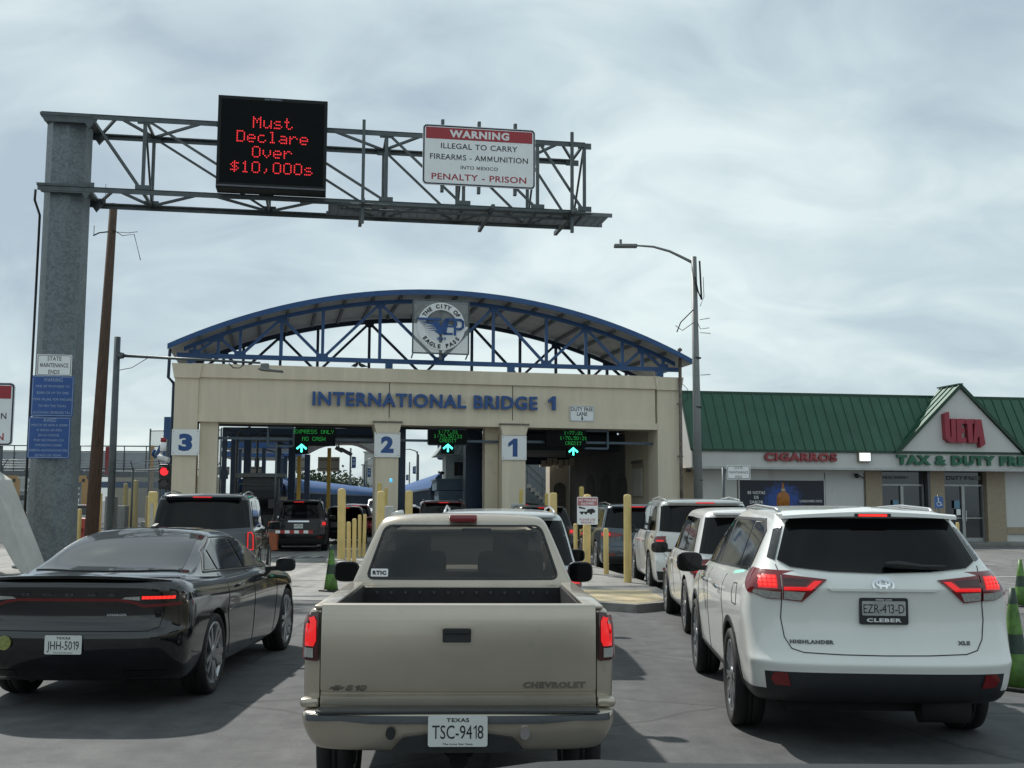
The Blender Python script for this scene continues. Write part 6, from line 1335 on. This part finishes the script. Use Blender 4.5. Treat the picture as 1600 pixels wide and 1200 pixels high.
pxbox('orange_stop', 'orange slatted crate by the concrete buttress', 'crate', 25, 800, 32, 832, 50, .5, mat('barrier_orange', (.5, .12, .04), .6))
for i, (u0, u1, l) in enumerate(((104, 134, 'left orange portal frame beyond the fence'), (10, 26, 'orange portal frame left of the gantry column'))):
    a, c = at(u0, 748, 60), at(u1, 748, 60); t = thing('portal_frame', l, 'frame', (a.x, 60, 0)); w_ = c.x-a.x
    mb = MB(); mb.box((w_/2, 0, a.z), (w_, .25, .35)); mb.box((w_, 0, a.z/2), (.3, .25, a.z)); mb.box((0, 0, a.z/2), (.3, .25, a.z)); mb.build('frame', ORG, t)
pxbox('canopy_wall', 'blue canopy edge glimpsed through the left fence', 'canopy', 60, 752, 275, 762, 85, 3, mat('canopy_blue', (.03, .08, .18), .6))
pxbox('inspection_building', 'low tan inspection building far behind the fence', 'building', 180, 742, 300, 790, 120, 12, mat('far_tan', (.40, .36, .28), .8), ground=True)
for i, (u, v, l) in enumerate(((60, 690, 'slim orange pole'), (0, 0, ''))):
    if i: continue
    pxbox('orange_pole', 'orange pole standing behind the tall fence left of the plaza', 'pole', 234, 696, 237.5, 780, 62, .12, ORG, ground=True)
for u, v0, v1, Y, l in ((170, 775, 830, 46, 'grey electrical box left of the thin pole'), (188, 790, 835, 48, 'second grey electrical box behind the bollards'), (226, 815, 838, 45, 'small grey cabinet right of the bright bollard')):
    pxbox('utility_box', l, 'utility box', u-6, v0, u+6, v1, Y, .5, mat('box_grey', (.22, .23, .23), .6, var=.2), ground=True, bev=.03)
# ------------------------------------------------------------------ beyond the booth
AWN = mat('awning_blue', (.016, .08, .22), .9, var=.12, scale=1.5); BAR = mat('bar_blue', (.03, .05, .08), .5, .3)
def awning_walk(label, a, c, h0, h1, wd):
    a, c = Vector(a+(0,)), Vector(c+(0,)); d = c-a; L = d.length; t = thing('covered_walkway', label, 'covered walkway', a, math.atan2(d.y, d.x)); n = max(4, int(L/1.6)); mb = MB(); K = 8; rows = []
    for i in range(n*2+1):
        x = L*i/(n*2); b_ = -.07 if i % 2 else 0; rows.append([mb.bm.verts.new((x, wd/2*-math.cos(math.pi*k/K), h0+(h1-h0+b_)*math.sin(math.pi*k/K))) for k in range(K+1)])
    for p_, q_ in zip(rows, rows[1:]):
        for k in range(K): mb.bm.faces.new((p_[k], p_[k+1], q_[k+1], q_[k]))
    mb.build('awning', AWN, t, smooth=60)
    mb = MB()
    for y in (-wd/2, wd/2):
        for i in range(n*3+1): mb.box((L*i/(n*3), y, h0/2), (.05 if i % 3 else .12, .05, h0))
        mb.box((L/2, y, h0), (L, .1, .1)); mb.box((L/2, y, .5), (L, .05, .05))
    mb.build('bar_railing', BAR, t); return t
def XY(u, Y): p = at(u, 780, Y); return (p.x, Y)
awning_walk('blue barrel awning walkway descending behind the left lane', XY(405, 54), XY(588, 110), 2.2, 3.0, 2.6)
awning_walk('blue barrel awning walkway rising to the light blue kiosk', XY(634, 118), XY(712, 58), 2.4, 3.4, 2.6)
# canopies behind lane three
def canopy(label, u0, u1, v, Y, depth, th, m1, m2, posts=()):
    a, c = at(u0, v, Y), at(u1, v, Y); t = thing('canopy', label, 'canopy', (a.x, Y, 0), R(6)); w_ = c.x-a.x
    mb = MB(); mb.box((w_/2, depth/2, a.z), (w_, depth, th)); mb.build('edge_beam', m1, t)
    mb = MB(); mb.box((w_/2, depth/2, a.z-th/2-.04), (w_-.3, depth-.3, .06)); mb.build('underside', m2, t)
    for x in posts: mb = MB(); q = at(x, v, Y); mb.box((q.x-a.x, .3, a.z/2), (.28, .28, a.z)); mb.build('post', BLUED, t)
    return t
canopy('nearest dark canopy behind the left lane, on steel posts', 349, 592, 673, 46, 5, .30, BLUED, DARKC, (366, 386, 455))
canopy('second blue canopy with pale underside behind the left lane', 345, 452, 694, 58, 5, .35, BLUE, DECK, (372,))
canopy('farthest blue canopy low behind the left lane', 345, 470, 709, 72, 5, .35, BLUE, DECK, (400, 440))
t = thing('arched_canopy', 'grey arched canopy roof seen through the left lane', 'canopy', (at(470, 690, 54).x, 54, 0), R(6)); a = at(470, 690, 54); c = at(600, 690, 54); wd = c.x-a.x
top = [(wd*i/14, a.z-.15+.42*min(1, math.sin(math.pi*(i+1.5)/14)*1.25)) for i in range(15)]; o_ = ribbon(top, [(x, z-.18-.25*(1-math.sin(math.pi*i/14))) for i, (x, z) in enumerate(top)], 0, 5); o_.build('roof', mat('canopy_grey', (.30, .31, .30), .6, .2), t)
mb = MB(); [mb.box((x, .5, a.z/2-.3), (.25, .25, a.z-.6)) for x in (.3, wd-.3)]; mb.build('post', BLUED, t)
t = thing('toll_cabin', 'small dark toll cabin with flat roof behind the grey SUV', 'cabin', (at(397, 780, 40.5).x-.0, 41.5, .1), R(10))
mb = MB(); mb.box((0, .8, 1.25), (1.3, 1.6, 2.5)); mb.build('wall', mat('cabin_dark', (.03, .035, .035), .5), t); mb = MB(); mb.box((0, .8, 2.58), (1.75, 2.0, .14)); mb.build('roof', mat('cabin_roof', (.09, .10, .10), .5), t); mb = MB(); mb.box((0, -.01, 1.6), (1.0, .03, .9)); mb.build('window', GLASS, t)
mb = MB(); mb.tube([(-.75, -.2, 2.0), (-.75, -.2, 2.25), (.55, -.2, 2.25), (.6, -.2, .0)], .035, 6); mb.build('pipe', GALV2, t)
for u0, vt, Y, l in ((371, 668, 42.5, 'left grey conduit pole rising beside the toll cabin'), (403, 672, 43.5, 'right thin conduit pole rising behind the toll cabin')):
    p = at(u0, vt, Y); mb = MB(); mb.tube([(0, 0, 0), (0, 0, p.z-.3), (.12, 0, p.z-.08), (.5, 0, p.z)], .045, 7); o = mb.build('conduit_pole', GALV2); o.location = (p.x, Y, 0); tag(o, l, 'pole')
# lane gate: orange box, mast and red-white arm
gp = at(427, 830, 38.2); gt = thing('barrier_gate', 'orange lane barrier with a red and white striped arm behind the grey SUV', 'barrier gate', (gp.x, 38.2, .1), R(4))
mb = MB(); mb.box((0, 0, .48), (.30, .35, .96), bev=.02); mb.build('cabinet', mat('gate_orange', (.33, .09, .035), .5, var=.2), gt)
mb = MB(); mb.box((-.02, -.18, .72), (.2, .01, .22)); mb.build('panel', RIMD, gt)
mb = MB()
for i in range(8): mb.box((.18+i*.155, -.22, .62), (.155, .03, .10), mi=i % 2)
mb.build('arm', [SIGNW, mat('stripe_red', (.40, .03, .03), .5)], gt)
mb = MB(); mb.cyl((.02, .1, .96), (.02, .1, 3.6), .035, n=8); mb.build('mast', GALV2, gt); mb = MB(); mb.box((-.08, .05, 1.55), (.22, .2, .3)); mb.box((.22, .05, 1.55), (.14, .15, .25)); mb.build('signal_box', BLKP, gt)
pxbox('low_wall', 'low pale wall behind the lane barrier', 'wall', 405, 776, 455, 800, 48, .4, mat('low_wall', (.42, .38, .29), .8), ground=True)
for u, vt, Y, dv, l in ((352, 668, 44, 0, 'dark steel post just inside the left pillar opening'), (437, 690, 45, 0, 'slim dark post with a small box left of the black SUV'), (413, 700, 52, 0, 'dark post behind the toll cabin roof'), (447, 712, 60, 0, 'far dark post between the canopies')):
    p = at(u, vt, Y); mb = MB(); mb.box((0, 0, p.z/2), (.16, .16, p.z)); mb.box((.05, -.1, p.z*.6), (.26, .12, .34)); mb.beam((0, 0, p.z-.05), (.9, 0, p.z-.3), .07); o = mb.build('steel_post', BLUED); o.location = (p.x, Y, 0); tag(o, l, 'post')
p = at(541, 706, 45); mb = MB(); mb.box((0, 0, 0), (.5, .3, .14), bev=.03, rot=Matrix.Rotation(R(28), 4, 'Y')); mb.beam((-.3, 0, .1), (-.3, 0, .62), .05); mb.box((-.28, 0, .1), (.3, .25, .16), rot=Matrix.Rotation(R(28), 4, 'Y')); o = mb.build('flood_light', RIMD); o.location = p; tag(o, 'grey flood light hanging under the canopy left of column two', 'flood light')
# yellow poles, sign backs
for u, vt, l in ((466.5, 712, 'left thin yellow pole behind the black SUV'), (513.5, 700, 'right thin yellow pole behind the black SUV')): pxbox('yellow_pole', l, 'pole', u-1.8, vt, u+1.8, 790, 50, .1, mat('orange_yellow', (.55, .36, .07), .5), ground=True)
BACK = mat('sign_back', (.33, .31, .26), .7, var=.06)
for u0, v0, u1, v1, Y, l in ((497, 714, 530, 737, 56, 'square tan sign back beside the right yellow pole'), (462, 714, 476, 736, 57, 'narrow tan sign back behind the left yellow pole'), (339, 729, 358, 742, 62, 'small tan sign back at the left end of the lane view'), (381, 729, 411, 742, 62, 'wide tan sign back above the toll cabin')):
    o = pxbox('road_sign', l, 'sign', u0, v0, u1, v1, Y, .08, BACK); w_, h_ = o.dimensions.x, o.dimensions.z
    a, c = at(u0, v0, Y), at(u1, v1, Y); hh = a.z-c.z
    mb = MB(); [mb.box((0, -.01, hh*f), ((c.x-a.x)*.9, .02, .06)) for f in (.2, .8)]; mb.cyl((0, .1, -c.z), (0, .1, 0), .06, n=6); mb.build('frame', STAIN, o)
# banners and far lamps
BAN = mat('banner_navy', (.012, .03, .10), .6, var=.2)
def banner(u, vb0, vb1, vt, Y, wpx, label, side=1):
    p = at(u, vt, Y); t = thing('banner_pole', label, 'banner pole', (p.x, Y, 0)); mb = MB(); mb.cyl((0, 0, 0), (0, 0, p.z), .07, n=8); mb.build('pole', GALV2, t)
    a, c = at(u, vb0, Y), at(u, vb1, Y); w_ = wpx/FPX*Y
    mb = MB(); mb.box((side*(w_/2+.1), 0, (a.z+c.z)/2), (w_, .04, a.z-c.z)); bn = mb.build('banner', BAN, t)
    mb = MB(); mb.beam((0, 0, a.z), (side*w_, 0, a.z), .05); mb.beam((0, 0, c.z), (side*w_, 0, c.z), .05); mb.build('bracket', GALV2, t)
    h = a.z-c.z; mb = MB(); mb.prism(ell(side*(w_/2+.1), a.z-h*.25, w_*.22, w_*.22, 14), -.03, -.022); [mb.box((side*(w_/2+.1), -.026, a.z-h*f), (w_*.6, .01, h*.05)) for f in (.5, .6, .7)]; mb.build('banner_print', LETW, bn)
banner(698, 692, 718, 650, 62, 11, 'blue banner on a pole left of the watch tower', -1); banner(548, 714, 731, 700, 85, 6.5, 'blue banner right of the square tan sign back'); banner(573, 732, 745, 718, 100, 5, 'small far blue banner near column two'); banner(652, 729, 740, 705, 100, 5, 'small blue banner under the far lamp', -1); banner(640, 742, 750, 722, 130, 4, 'farthest tiny blue banner between the columns', -1)
def farlamp(u, vt, Y, arm, label):
    p = at(u, vt, Y); t = thing('street_lamp', label, 'street lamp', (p.x, Y, 0), 0, 'far street lamps'); mb = MB(); mb.tube([(0, 0, 0), (0, 0, p.z-.5), (arm*.2, 0, p.z-.15), (arm*.6, 0, p.z), (arm, 0, p.z)], [.09, .06, .05, .045, .04], 6); mb.build('pole', GALV2, t); mb = MB(); mb.box((arm*1.1, 0, p.z-.02), (abs(arm)*.3, .2, .09)); mb.build('lamp_head', GALV2, t)
farlamp(654, 702, 95, -1.2, 'tall far lamp seen between columns two and one'); farlamp(570, 716, 105, 1.0, 'far lamp seen just left of column two')
# watch tower and kiosk
tp = at(722, 745, 50); tw = thing('watch_tower', 'pale watch tower with striped awning seen through the middle lane', 'tower', (tp.x, 50, 0), R(8))
PT = mat('tower_paint', (.40, .43, .42), .6, var=.08); LB = mat('light_blue_metal', (.10, .17, .22), .5, .2, var=.12, scale=2)
mb = MB(); mb.box((.25, 1.3, 2.2), (1.9, 2.0, 4.6)); mb.build('wall', PT, tw)
mb = MB(); mb.prism([(-1.2, 3.78), (1.4, 3.78), (1.25, 4.6), (-.6, 4.6)], -.3, 2.6); rf = mb.build('awning', mat('awning_grey', (.20, .24, .24), .5), tw)
mb = MB()
for i in range(9): x = -1.15+i*.3; mb.beam((x, -.32, 3.8), (-.6+i*.225, -.32, 4.58), .07, .02)
mb.build('awning_stripes', mat('awning_white', (.55, .56, .54), .6), rf)
mb = MB(); mb.box((.1, .27, 3.2), (1.0, .06, .75)); wn = mb.build('window', PT, tw); mb = MB(); [mb.box((.1+x, .22, 3.2), (.38, .03, .6)) for x in (-.24, .24)]; mb.build('pane', GLASSR, wn)
mb = MB(); mb.cyl((-1.0, .2, 3.05), (-.85, -.1, 3.0), .07, n=8); mb.build('camera', BLKP, tw)
kp = at(711, 765, 47); ks = thing('kiosk', 'light blue metal kiosk with vertical panels below the watch tower', 'kiosk', (kp.x, 47, 0), R(8))
mb = MB(); mb.box((0, 1.2, 1.1), (1.35, 2.4, 2.2)); 
for i in range(9): mb.box((-.64+i*.16, -.03, 1.0), (.05, .04, 2.0))
mb.build('wall', LB, ks); mb = MB(); mb.box((0, 1.2, 2.42), (1.55, 2.7, .40)); [mb.box((-.7+i*.14, -.17, 2.42), (.03, .04, .38)) for i in range(11)]; mb.box((0, 1.2, 2.66), (1.65, 2.8, .07)); mb.build('roof', LB, ks)
t = thing('dark_frame', 'dark steel structure filling the right side of the middle lane', 'structure', (at(752, 780, 45).x, 45, 0), R(8))
mb = MB(); mb.box((.75, 1, 1.0), (1.9, .4, 2.0)); [mb.box((x, .7, 2.4), (.10, .12, 4.8)) for x in (.05, .5, 1.0)]; mb.beam((-.6, .5, 4.5), (.6, .5, 2.9), .05); mb.beam((-.4, .5, 4.5), (.75, .5, 3.0), .05); mb.build('frame', BLUED, t)
mb = MB(); mb.cyl((1.35, -.8, 0), (1.35, -.8, 4.6), .06, n=8); mb.box((1.33, -.9, 3.5), (.2, .15, .3)); mb.build('conduit', GALV2, t)
pxbox('kiosk_window', 'dark window of the office beside the middle lane', 'window', 757, 770, 778, 802, 44.5, .1, GLASS, ground=True)
# right lane depth: stair, grey wall
t = thing('staircase', 'grey metal staircase with railing at the far end of the right lane', 'staircase', (at(822, 760, 60).x, 60, 0), R(8))
mb = MB(); mb.box((1.4, 1.6, 3.2), (5.2, .3, 6.4)); mb.build('back_wall', mat('grey_blue_wall', (.16, .19, .21), .7, var=.1), t)
mb = MB(); [mb.box((.2+i*.22, .7, 2.6-i*.2), (.24, .9, .2)) for i in range(11)]; mb.build('steps', mat('step_grey', (.28, .29, .28), .7), t)
mb = MB(); mb.beam((0, .2, 3.8), (2.6, .2, 1.5), .06); mb.beam((0, .2, 3.4), (2.6, .2, 1.1), .04); [mb.beam((x, .2, 2.8-x*.88), (x, .2, 3.8-x*.88), .04) for x in (.1, .9, 1.7, 2.5)]; mb.build('railing', GALV2, t)
mb = MB(); [mb.cyl((x, .3, 0), (x, .3, 4.6), .05, n=6) for x in (2.75, 2.95, 3.1)]; [mb.box((2.95, .3, z), (.4, .1, .06)) for z in (2.6, 3.1, 3.6, 4.1)]; mb.build('pipes', GALV2, t)
mb = MB(); mb.beam((1.3, .3, 4.6), (1.3, .3, 3.6), .05); mb.box((1.2, .3, 4.1), (.4, .3, .2)); mb.build('hanging_lamp', BLKP, t)
# small control box with camera beside the pickup roof
cbx = at(601, 800, 31); t = thing('card_reader', 'white card reader box with a camera beside column two', 'card reader', (cbx.x+.1, 31, .12))
mb = MB(); mb.box((0, 0, .75), (.30, .3, 1.5), bev=.02); mb.build('cabinet', mat('reader_white', (.42, .44, .43), .5), t); mb = MB(); mb.cyl((.1, -.1, 1.28), (.42, -.2, 1.34), .06, n=10); mb.tube([(.1, 0, 1.0), (.25, -.1, 1.2)], .015, 5); mb.build('camera', SIGNW, t)
mb = MB(); mb.lathe([(.04, 0), (.04, .09), (.001, .11)], 10, M=T((.06, 0, 2.15))); mb.build('blue_lamp', mat('blue_lamp', (.1, .4, .6), .3, emit=(.1, .6, 1), estr=.6), t)
c2 = at(809, 790, 35); t = thing('card_reader', 'white card reader box at the foot of the numeral one column', 'card reader', (c2.x, 35, .12)); mb = MB(); mb.box((0, 0, .8), (.42, .35, 1.55), bev=.02); mb.build('cabinet', mat('reader_white', (.42, .44, .43), .5), t); mb = MB(); mb.box((.02, -.19, 1.2), (.25, .02, .25)); mb.build('panel', RIMD, t)
# far town: trees and buildings on the horizon
LEAF = mat('leaves', (.035, .055, .022), .8, var=.5, scale=1.2); BARK = mat('bark', (.05, .04, .03), .9)
def tree(u, Y, h, wd, label):
    p = at(u, 780, Y); t = thing('tree', label, 'tree', (p.x, Y, 0), 0, 'far trees beyond the plaza'); rnd = random.Random(int(u*7+Y)); mb = MB(); mb.tube([(0, 0, 0), (.1, 0, h*.3), (.2, 0, h*.55)], [.2, .15, .08], 6); [mb.tube([(.1, 0, h*.3), (rnd.uniform(-1, 1)*wd*.3, rnd.uniform(-1, 1), h*.7)], [.1, .03], 5) for _ in range(5)]; mb.build('trunk', BARK, t)
    mb = MB(); cl = [(rnd.uniform(-.5, .5)*wd*.8, rnd.uniform(-.5, .5)*wd*.6, h*rnd.uniform(.45, .9), rnd.uniform(.14, .24)*wd) for _ in range(11)]
    for _ in range(1500):
        c = rnd.choice(cl); v = Vector((rnd.gauss(0, 1), rnd.gauss(0, 1), rnd.gauss(0, .8))).normalized()*c[3]*rnd.uniform(.5, 1.05); s = .14+rnd.random()*.14; q = Vector(c[:3])+v
        a, b_ = Vector((rnd.gauss(0, 1), rnd.gauss(0, 1), rnd.gauss(0, 1))).normalized()*s, Vector((rnd.gauss(0, 1), rnd.gauss(0, 1), rnd.gauss(0, 1))).normalized()*s
        mb.bm.faces.new([mb.bm.verts.new(x) for x in (q-a, q+b_, q+a, q-b_)])
    mb.build('crown', LEAF, t)
for i, (u, Y, h, wd) in enumerate(((480, 140, 4.8, 7), (505, 155, 5.5, 9), (528, 150, 4.5, 8), (90, 120, 6, 8), (1250, 140, 4, 8))): tree(u, Y, h, wd, ['leftmost far tree behind the blue walkway', 'middle and tallest far tree behind the blue walkway', 'rightmost far tree behind the blue walkway', 'far tree behind the left fence', 'tree hidden behind the store'][i])
FW = mat('far_building', (.40, .42, .42), .8, var=.08)
def farbuild(u0, v0, u1, Y, label, m, wn=4, tower=False):
    a, c = at(u0, v0, Y), at(u1, v0, Y); t = thing('building', label, 'building', (a.x, Y, 0)); w_ = c.x-a.x
    mb = MB(); mb.box((w_/2, 4, a.z/2), (w_, 8, a.z)); mb.build('wall', m, t); mb = MB(); mb.box((w_/2, 4, a.z+.1), (w_+.6, 8.6, .3)); mb.build('roof', FW, t)
    for i in range(wn): mb = MB(); mb.box((w_*(i+.5)/wn, -.03, a.z*.7), (w_/wn*.45, .06, a.z*.25)); mb.build('window', GLASS, t)
    if tower:
        x = w_*.35; k = MB(); 
        for j, (ww_, h) in enumerate(((2.2, 3.5), (1.7, 2.2), (1.1, 1.4))): z = a.z+sum((3.5, 2.2, 1.4)[:j]); k.box((x, 4, z+h/2), (ww_, ww_, h)); k.box((x, 4, z+h), (ww_+.4, ww_+.4, .2))
        k.lathe([(.5, 0), (.3, .8), (.02, 1.4)], 10, M=T((x, 4, a.z+7.1))); k.build('bell_tower', m, t)
farbuild(563, 758, 590, 190, 'far pale building with a stepped bell tower', mat('far_pale', (.42, .42, .40), .8), 4, True); farbuild(455, 770, 560, 260, 'long low building on the horizon past the walkway', FW, 9); farbuild(620, 772, 700, 240, 'low building on the horizon in the middle lane', FW, 6)
farbuild(-80, 768, 60, 170, 'low pale building far left beyond the fence', FW, 8)
# pedestrians beyond the middle lane
def person(u, Y, hd, label, top, grp='pedestrians walking beyond the plaza'):
    p = at(u, 780, Y); bm = bmesh.new(); pts = [(0, 0, .95), (0, 0, 1.2), (0, 0, 1.42), (0, 0, 1.52), (0, .02, 1.66), (.17, 0, 1.40), (.24, .02, 1.12), (.22, .12, .88), (-.17, 0, 1.40), (-.24, .0, 1.12), (-.22, -.08, .88), (.09, 0, .88), (.10, .12, .48), (.10, .02, .06), (-.09, 0, .88), (-.10, -.08, .48), (-.10, -.2, .08), (.10, .16, .04), (-.10, -.06, .03)]
    V = [bm.verts.new(q) for q in pts]; [bm.edges.new((V[a], V[b_])) for a, b_ in ((0, 1), (1, 2), (2, 3), (3, 4), (2, 5), (5, 6), (6, 7), (2, 8), (8, 9), (9, 10), (0, 11), (11, 12), (12, 13), (0, 14), (14, 15), (15, 16), (13, 17), (16, 18))]
    me = bpy.data.meshes.new('person'); bm.to_mesh(me); bm.free(); o = bpy.data.objects.new('person', me); COL.objects.link(o); m = o.modifiers.new('s', 'SKIN'); rr = [.14, .15, .15, .06, .10, .06, .045, .035, .06, .045, .035, .09, .065, .05, .09, .065, .05, .04, .04]
    for i, r in enumerate(rr): me.skin_vertices[0].data[i].radius = (r, r*.85)
    me.skin_vertices[0].data[0].use_root = True; q = o.modifiers.new('u', 'SUBSURF'); q.levels = 1; q.render_levels = 1; me.materials.append(top); o.location = (p.x, Y, 0); o.rotation_euler = (0, 0, R(hd)); tag(o, label, 'person', grp); return o
def person_safe(*a):
    try: return person(*a)
    except Exception as ex: print('person', ex)
# ------------------------------------------------------------------ vehicles
build_pickup(); build_white_suv(); build_sedan()
GREY = mat('graphite_paint', (.045, .052, .062), .25, .4, var=.08, coat=.9); BLKPA = mat('deep_black_paint', (.005, .005, .006), .3, 0, var=.1, coat=.35, spec=.3); SILV = mat('silver_white_paint', (.52, .55, .56), .3, .15, var=.04, coat=.8); WHT = mat('white_paint', (.66, .66, .64), .3, 0, var=.03, coat=.8)
BGREY = mat('blue_grey_paint', (.05, .07, .09), .25, .4, var=.08, coat=.9); MAR = mat('maroon_paint', (.10, .015, .018), .3, .2, var=.1, coat=.8); REDP = mat('red_paint', (.30, .02, .03), .3, .1, coat=.8)
def yk(root, bv):
    w, H = 1.02, 1.93
    for s in (-1, 1):
        f = (lambda q: q if s > 0 else mir(q)); qs = stripe([(.845, .84), (.845, 1.15), (.90, 1.16), (.935, 1.10), (.94, .84)], .020, True)
        patch('lamp_outline', [f(q) for q in qs], bv, 'rear', LRED, root, off=.012, thick=.006, step=.04)
    patch('tailgate_garnish', [[(-.5, 1.085), (.5, 1.085), (.52, 1.02), (-.52, 1.02)]], bv, 'rear', BGREY, root, off=.004, thick=.02); textpatch('lettering', 'GMC', .05, .26, 0, 1.05, bv, 'rear', RIMS, root, ext=.03)
generic_suv('suv', 'dark grey large SUV with red outlined tail lights ahead of the black sedan', 'SUV', (-5.72, 20.9, 0), R(8.5), GREY, L=5.2, W=2.04, H=1.90, belt=.63, roofw=.82, lean=.20, RR=.40, lamp='tall', lampm=LDARK, glow=False, extra=yk, style='six', rails=True, roofm=CHROME, cladding=BLKP)
def ex(root, bv):
    patch('chrome_bar', [[(-.36, 1.02), (.36, 1.02), (.36, 1.075), (-.36, 1.075)]], bv, 'rear', CHROME, root, off=.01, thick=.02); mb = MB(); mb.prism(rrect(.05, .07, .01, cx=-.7, cz=1.2), .08, .12); mb.build('sticker', SIGNW, root)
generic_suv('suv', 'black SUV at the toll booth behind the striped barrier arm', 'SUV', (-7.35, 39.2, 0), R(8.5), BLKPA, L=4.9, W=2.02, H=1.80, belt=.62, roofw=.80, lean=.22, RR=.38, lamp='mid', lampm=LDARK, extra=ex, plate='KRT-2107', style='five')
def wedge(root, bv): patch('bumper_cap', [[(-.75, .62), (.75, .62), (.78, .72), (-.78, .72)]], bv, 'rear', CHROME, root, off=.01, thick=.02)
generic_suv('suv', 'white boxy SUV with roof rack and chrome bumper, third in the right lane', 'SUV', (3.66, 21.3, 0), R(-.5), WHT, L=5.1, W=1.98, H=1.83, belt=.63, roofw=.83, lean=.16, RR=.39, lamp='mid', lampm=LREDOFF, style='ten', roofm=WHT, extra=wedge, mirrors=True)
generic_suv('suv', 'small white SUV half hidden directly ahead of the nearest white SUV', 'SUV', (3.24, 14.4, 0), R(-2.5), WHT, L=4.65, W=1.92, H=1.68, belt=.62, roofw=.76, lean=.30, RR=.36, lamp='mid', lampm=LREDOFF, rails=False, style='ten', mirrors=True)
generic_suv('suv', 'blue grey SUV beyond the tallest bollard in the right lane', 'SUV', (3.15, 27.9, 0), R(4), BGREY, L=4.85, W=1.93, H=1.72, belt=.63, roofw=.76, lean=.30, RR=.38, lamp='wide', lampm=LREDOFF, style='ten')
generic_suv('minivan', 'silver white minivan directly ahead of the pickup, its roof showing above the cab', 'minivan', (-.12, 12.4, 0), R(1.5), SILV, L=4.9, W=1.92, H=1.66, belt=.60, roofw=.76, lean=.32, RR=.35, lamp='mid', lampm=LREDOFF, rails=True, roofm=SILV, style='ten')
generic_suv('suv', 'black SUV low in the dark lane mouth right of column one', 'SUV', (.98, 33.0, 0), R(7), BLKPA, L=4.7, W=1.9, H=1.66, lamp='mid', lampm=LDARK, rails=False)
generic_suv('suv', 'black SUV deep inside the dark covered lane', 'SUV', (.55, 44.5, 0), R(10), BLKPA, L=4.7, W=1.9, H=1.72, lamp='mid', lampm=LDARK, rails=False, sub=1)
generic_suv('suv', 'maroon SUV seen above the pickup roof in the middle lane', 'SUV', (-2.35, 39.5, 0), R(6), MAR, L=4.8, W=1.95, H=1.80, roofw=.80, lamp='mid', lampm=LREDOFF, sub=1, rails=True)
generic_suv('suv', 'silver car just left of the maroon SUV', 'car', (-4.55, 47.5, 0), R(6), SILV, L=4.5, W=1.85, H=1.6, lamp='mid', lampm=LREDOFF, sub=1, rails=False)
generic_suv('suv', 'black car right behind the black SUV at the booth', 'car', (-6.8, 46.4, 0), R(8), BLKPA, L=4.5, W=1.85, H=1.55, lamp='mid', lampm=LDARK, sub=1, rails=False)
generic_suv('suv', 'red car beyond the booth with a pale roof', 'car', (-7.55, 55, 0), R(10), REDP, L=4.5, W=1.85, H=1.6, lamp='mid', lampm=LREDOFF, sub=1, rails=False)
generic_suv('suv', 'second silver car far beyond the booth, past the red car', 'car', (-8.6, 63, 0), R(10), SILV, L=4.5, W=1.85, H=1.6, lamp='mid', lampm=LREDOFF, sub=1, rails=False)
generic_suv('pickup_truck', 'oncoming white truck with dark grille near column two', 'truck', (-9.9, 84, 0), R(188), WHT, L=5.3, W=2.0, H=1.95, lamp='mid', lampm=LREDOFF, sub=1, rails=False)
generic_suv('suv', 'white parked car glimpsed between the gantry column and the wooden pole', 'car', (at(118, 780, 56).x, 58, 0), R(70), WHT, L=4.5, W=1.85, H=1.55, lamp='mid', lampm=LREDOFF, sub=1, rails=False)
for i, (x, y, m_, l) in enumerate(((-5.3, 56, WHT, 'white car following the silver one beyond the middle lane'), (-6.3, 65, BGREY, 'blue grey car farther along the middle lane queue'), (-10.6, 74, BLKPA, 'black car at the far end of the left queue'), (-7.6, 78, REDP, 'small red car far down the middle lane'))):
    generic_suv('suv', l, 'car', (x, y, 0), R(9), m_, L=4.5, W=1.85, H=1.62, lamp='mid', lampm=LREDOFF, sub=1, rails=False)
bpx(90, 790, 52, 5, YEL, 'thin bright bollard glimpsed left of the red barrier', 0); bpx(231, 775, 44, 6, CREAM, 'cream bollard between the bright one and the flat one'); bpx(204, 765, 58, 5, CREAM, 'far slim bollard behind the fence near the grey boxes')
person_safe(655, 66, 10, 'pedestrian in dark clothes walking beside the middle lane', mat('dark_clothes', (.02, .02, .025), .9)); person_safe(662, 63, 160, 'pedestrian in a pale shirt walking beside the middle lane', mat('pale_clothes', (.35, .33, .3), .9))
# ------------------------------------------------------------------ bonnet of the car the photo is taken from
oc = thing('car', 'dark bonnet of the car the photo was taken from, along the bottom edge', 'car', (.55, .0, 0), 0)
mb = MB(); rows = []
for j in range(13):
    y = .95+1.15*j/12; rows.append([mb.bm.verts.new((-1.0+2.0*i/20, y-.10*abs(-1+i/10)**3, 1.300-.12*max(0, (y-1.98)/.12)**2-.05*abs(-1+i/10)**3-(.02 if False else 0)+.012*math.exp(-((abs(-1+i/10)-.45)/.12)**2))) for i in range(21)])
for a, c in zip(rows, rows[1:]):
    for i in range(20): mb.bm.faces.new((a[i], a[i+1], c[i+1], c[i]))
mb.build('bonnet', mat('bonnet_paint', (.014, .016, .017), .5, .0, spec=.25), oc, smooth=60)
mb = MB(); mb.box((0, 1.55, .80), (1.9, 1.1, .74), bev=.06); mb.build('front_body', mat('bonnet_paint', (.014, .016, .017)), oc, smooth=50)
mb = MB(); mb.box((0, 2.12, .62), (1.3, .06, .4), bev=.02); mb.build('grille', BLKP, oc)
for s in (-1, 1): mb = MB(); mb.cyl((s*.78, 1.4, .36), (s*.98, 1.4, .36), .36, n=28); mb.build('wheel', TYRE, oc)
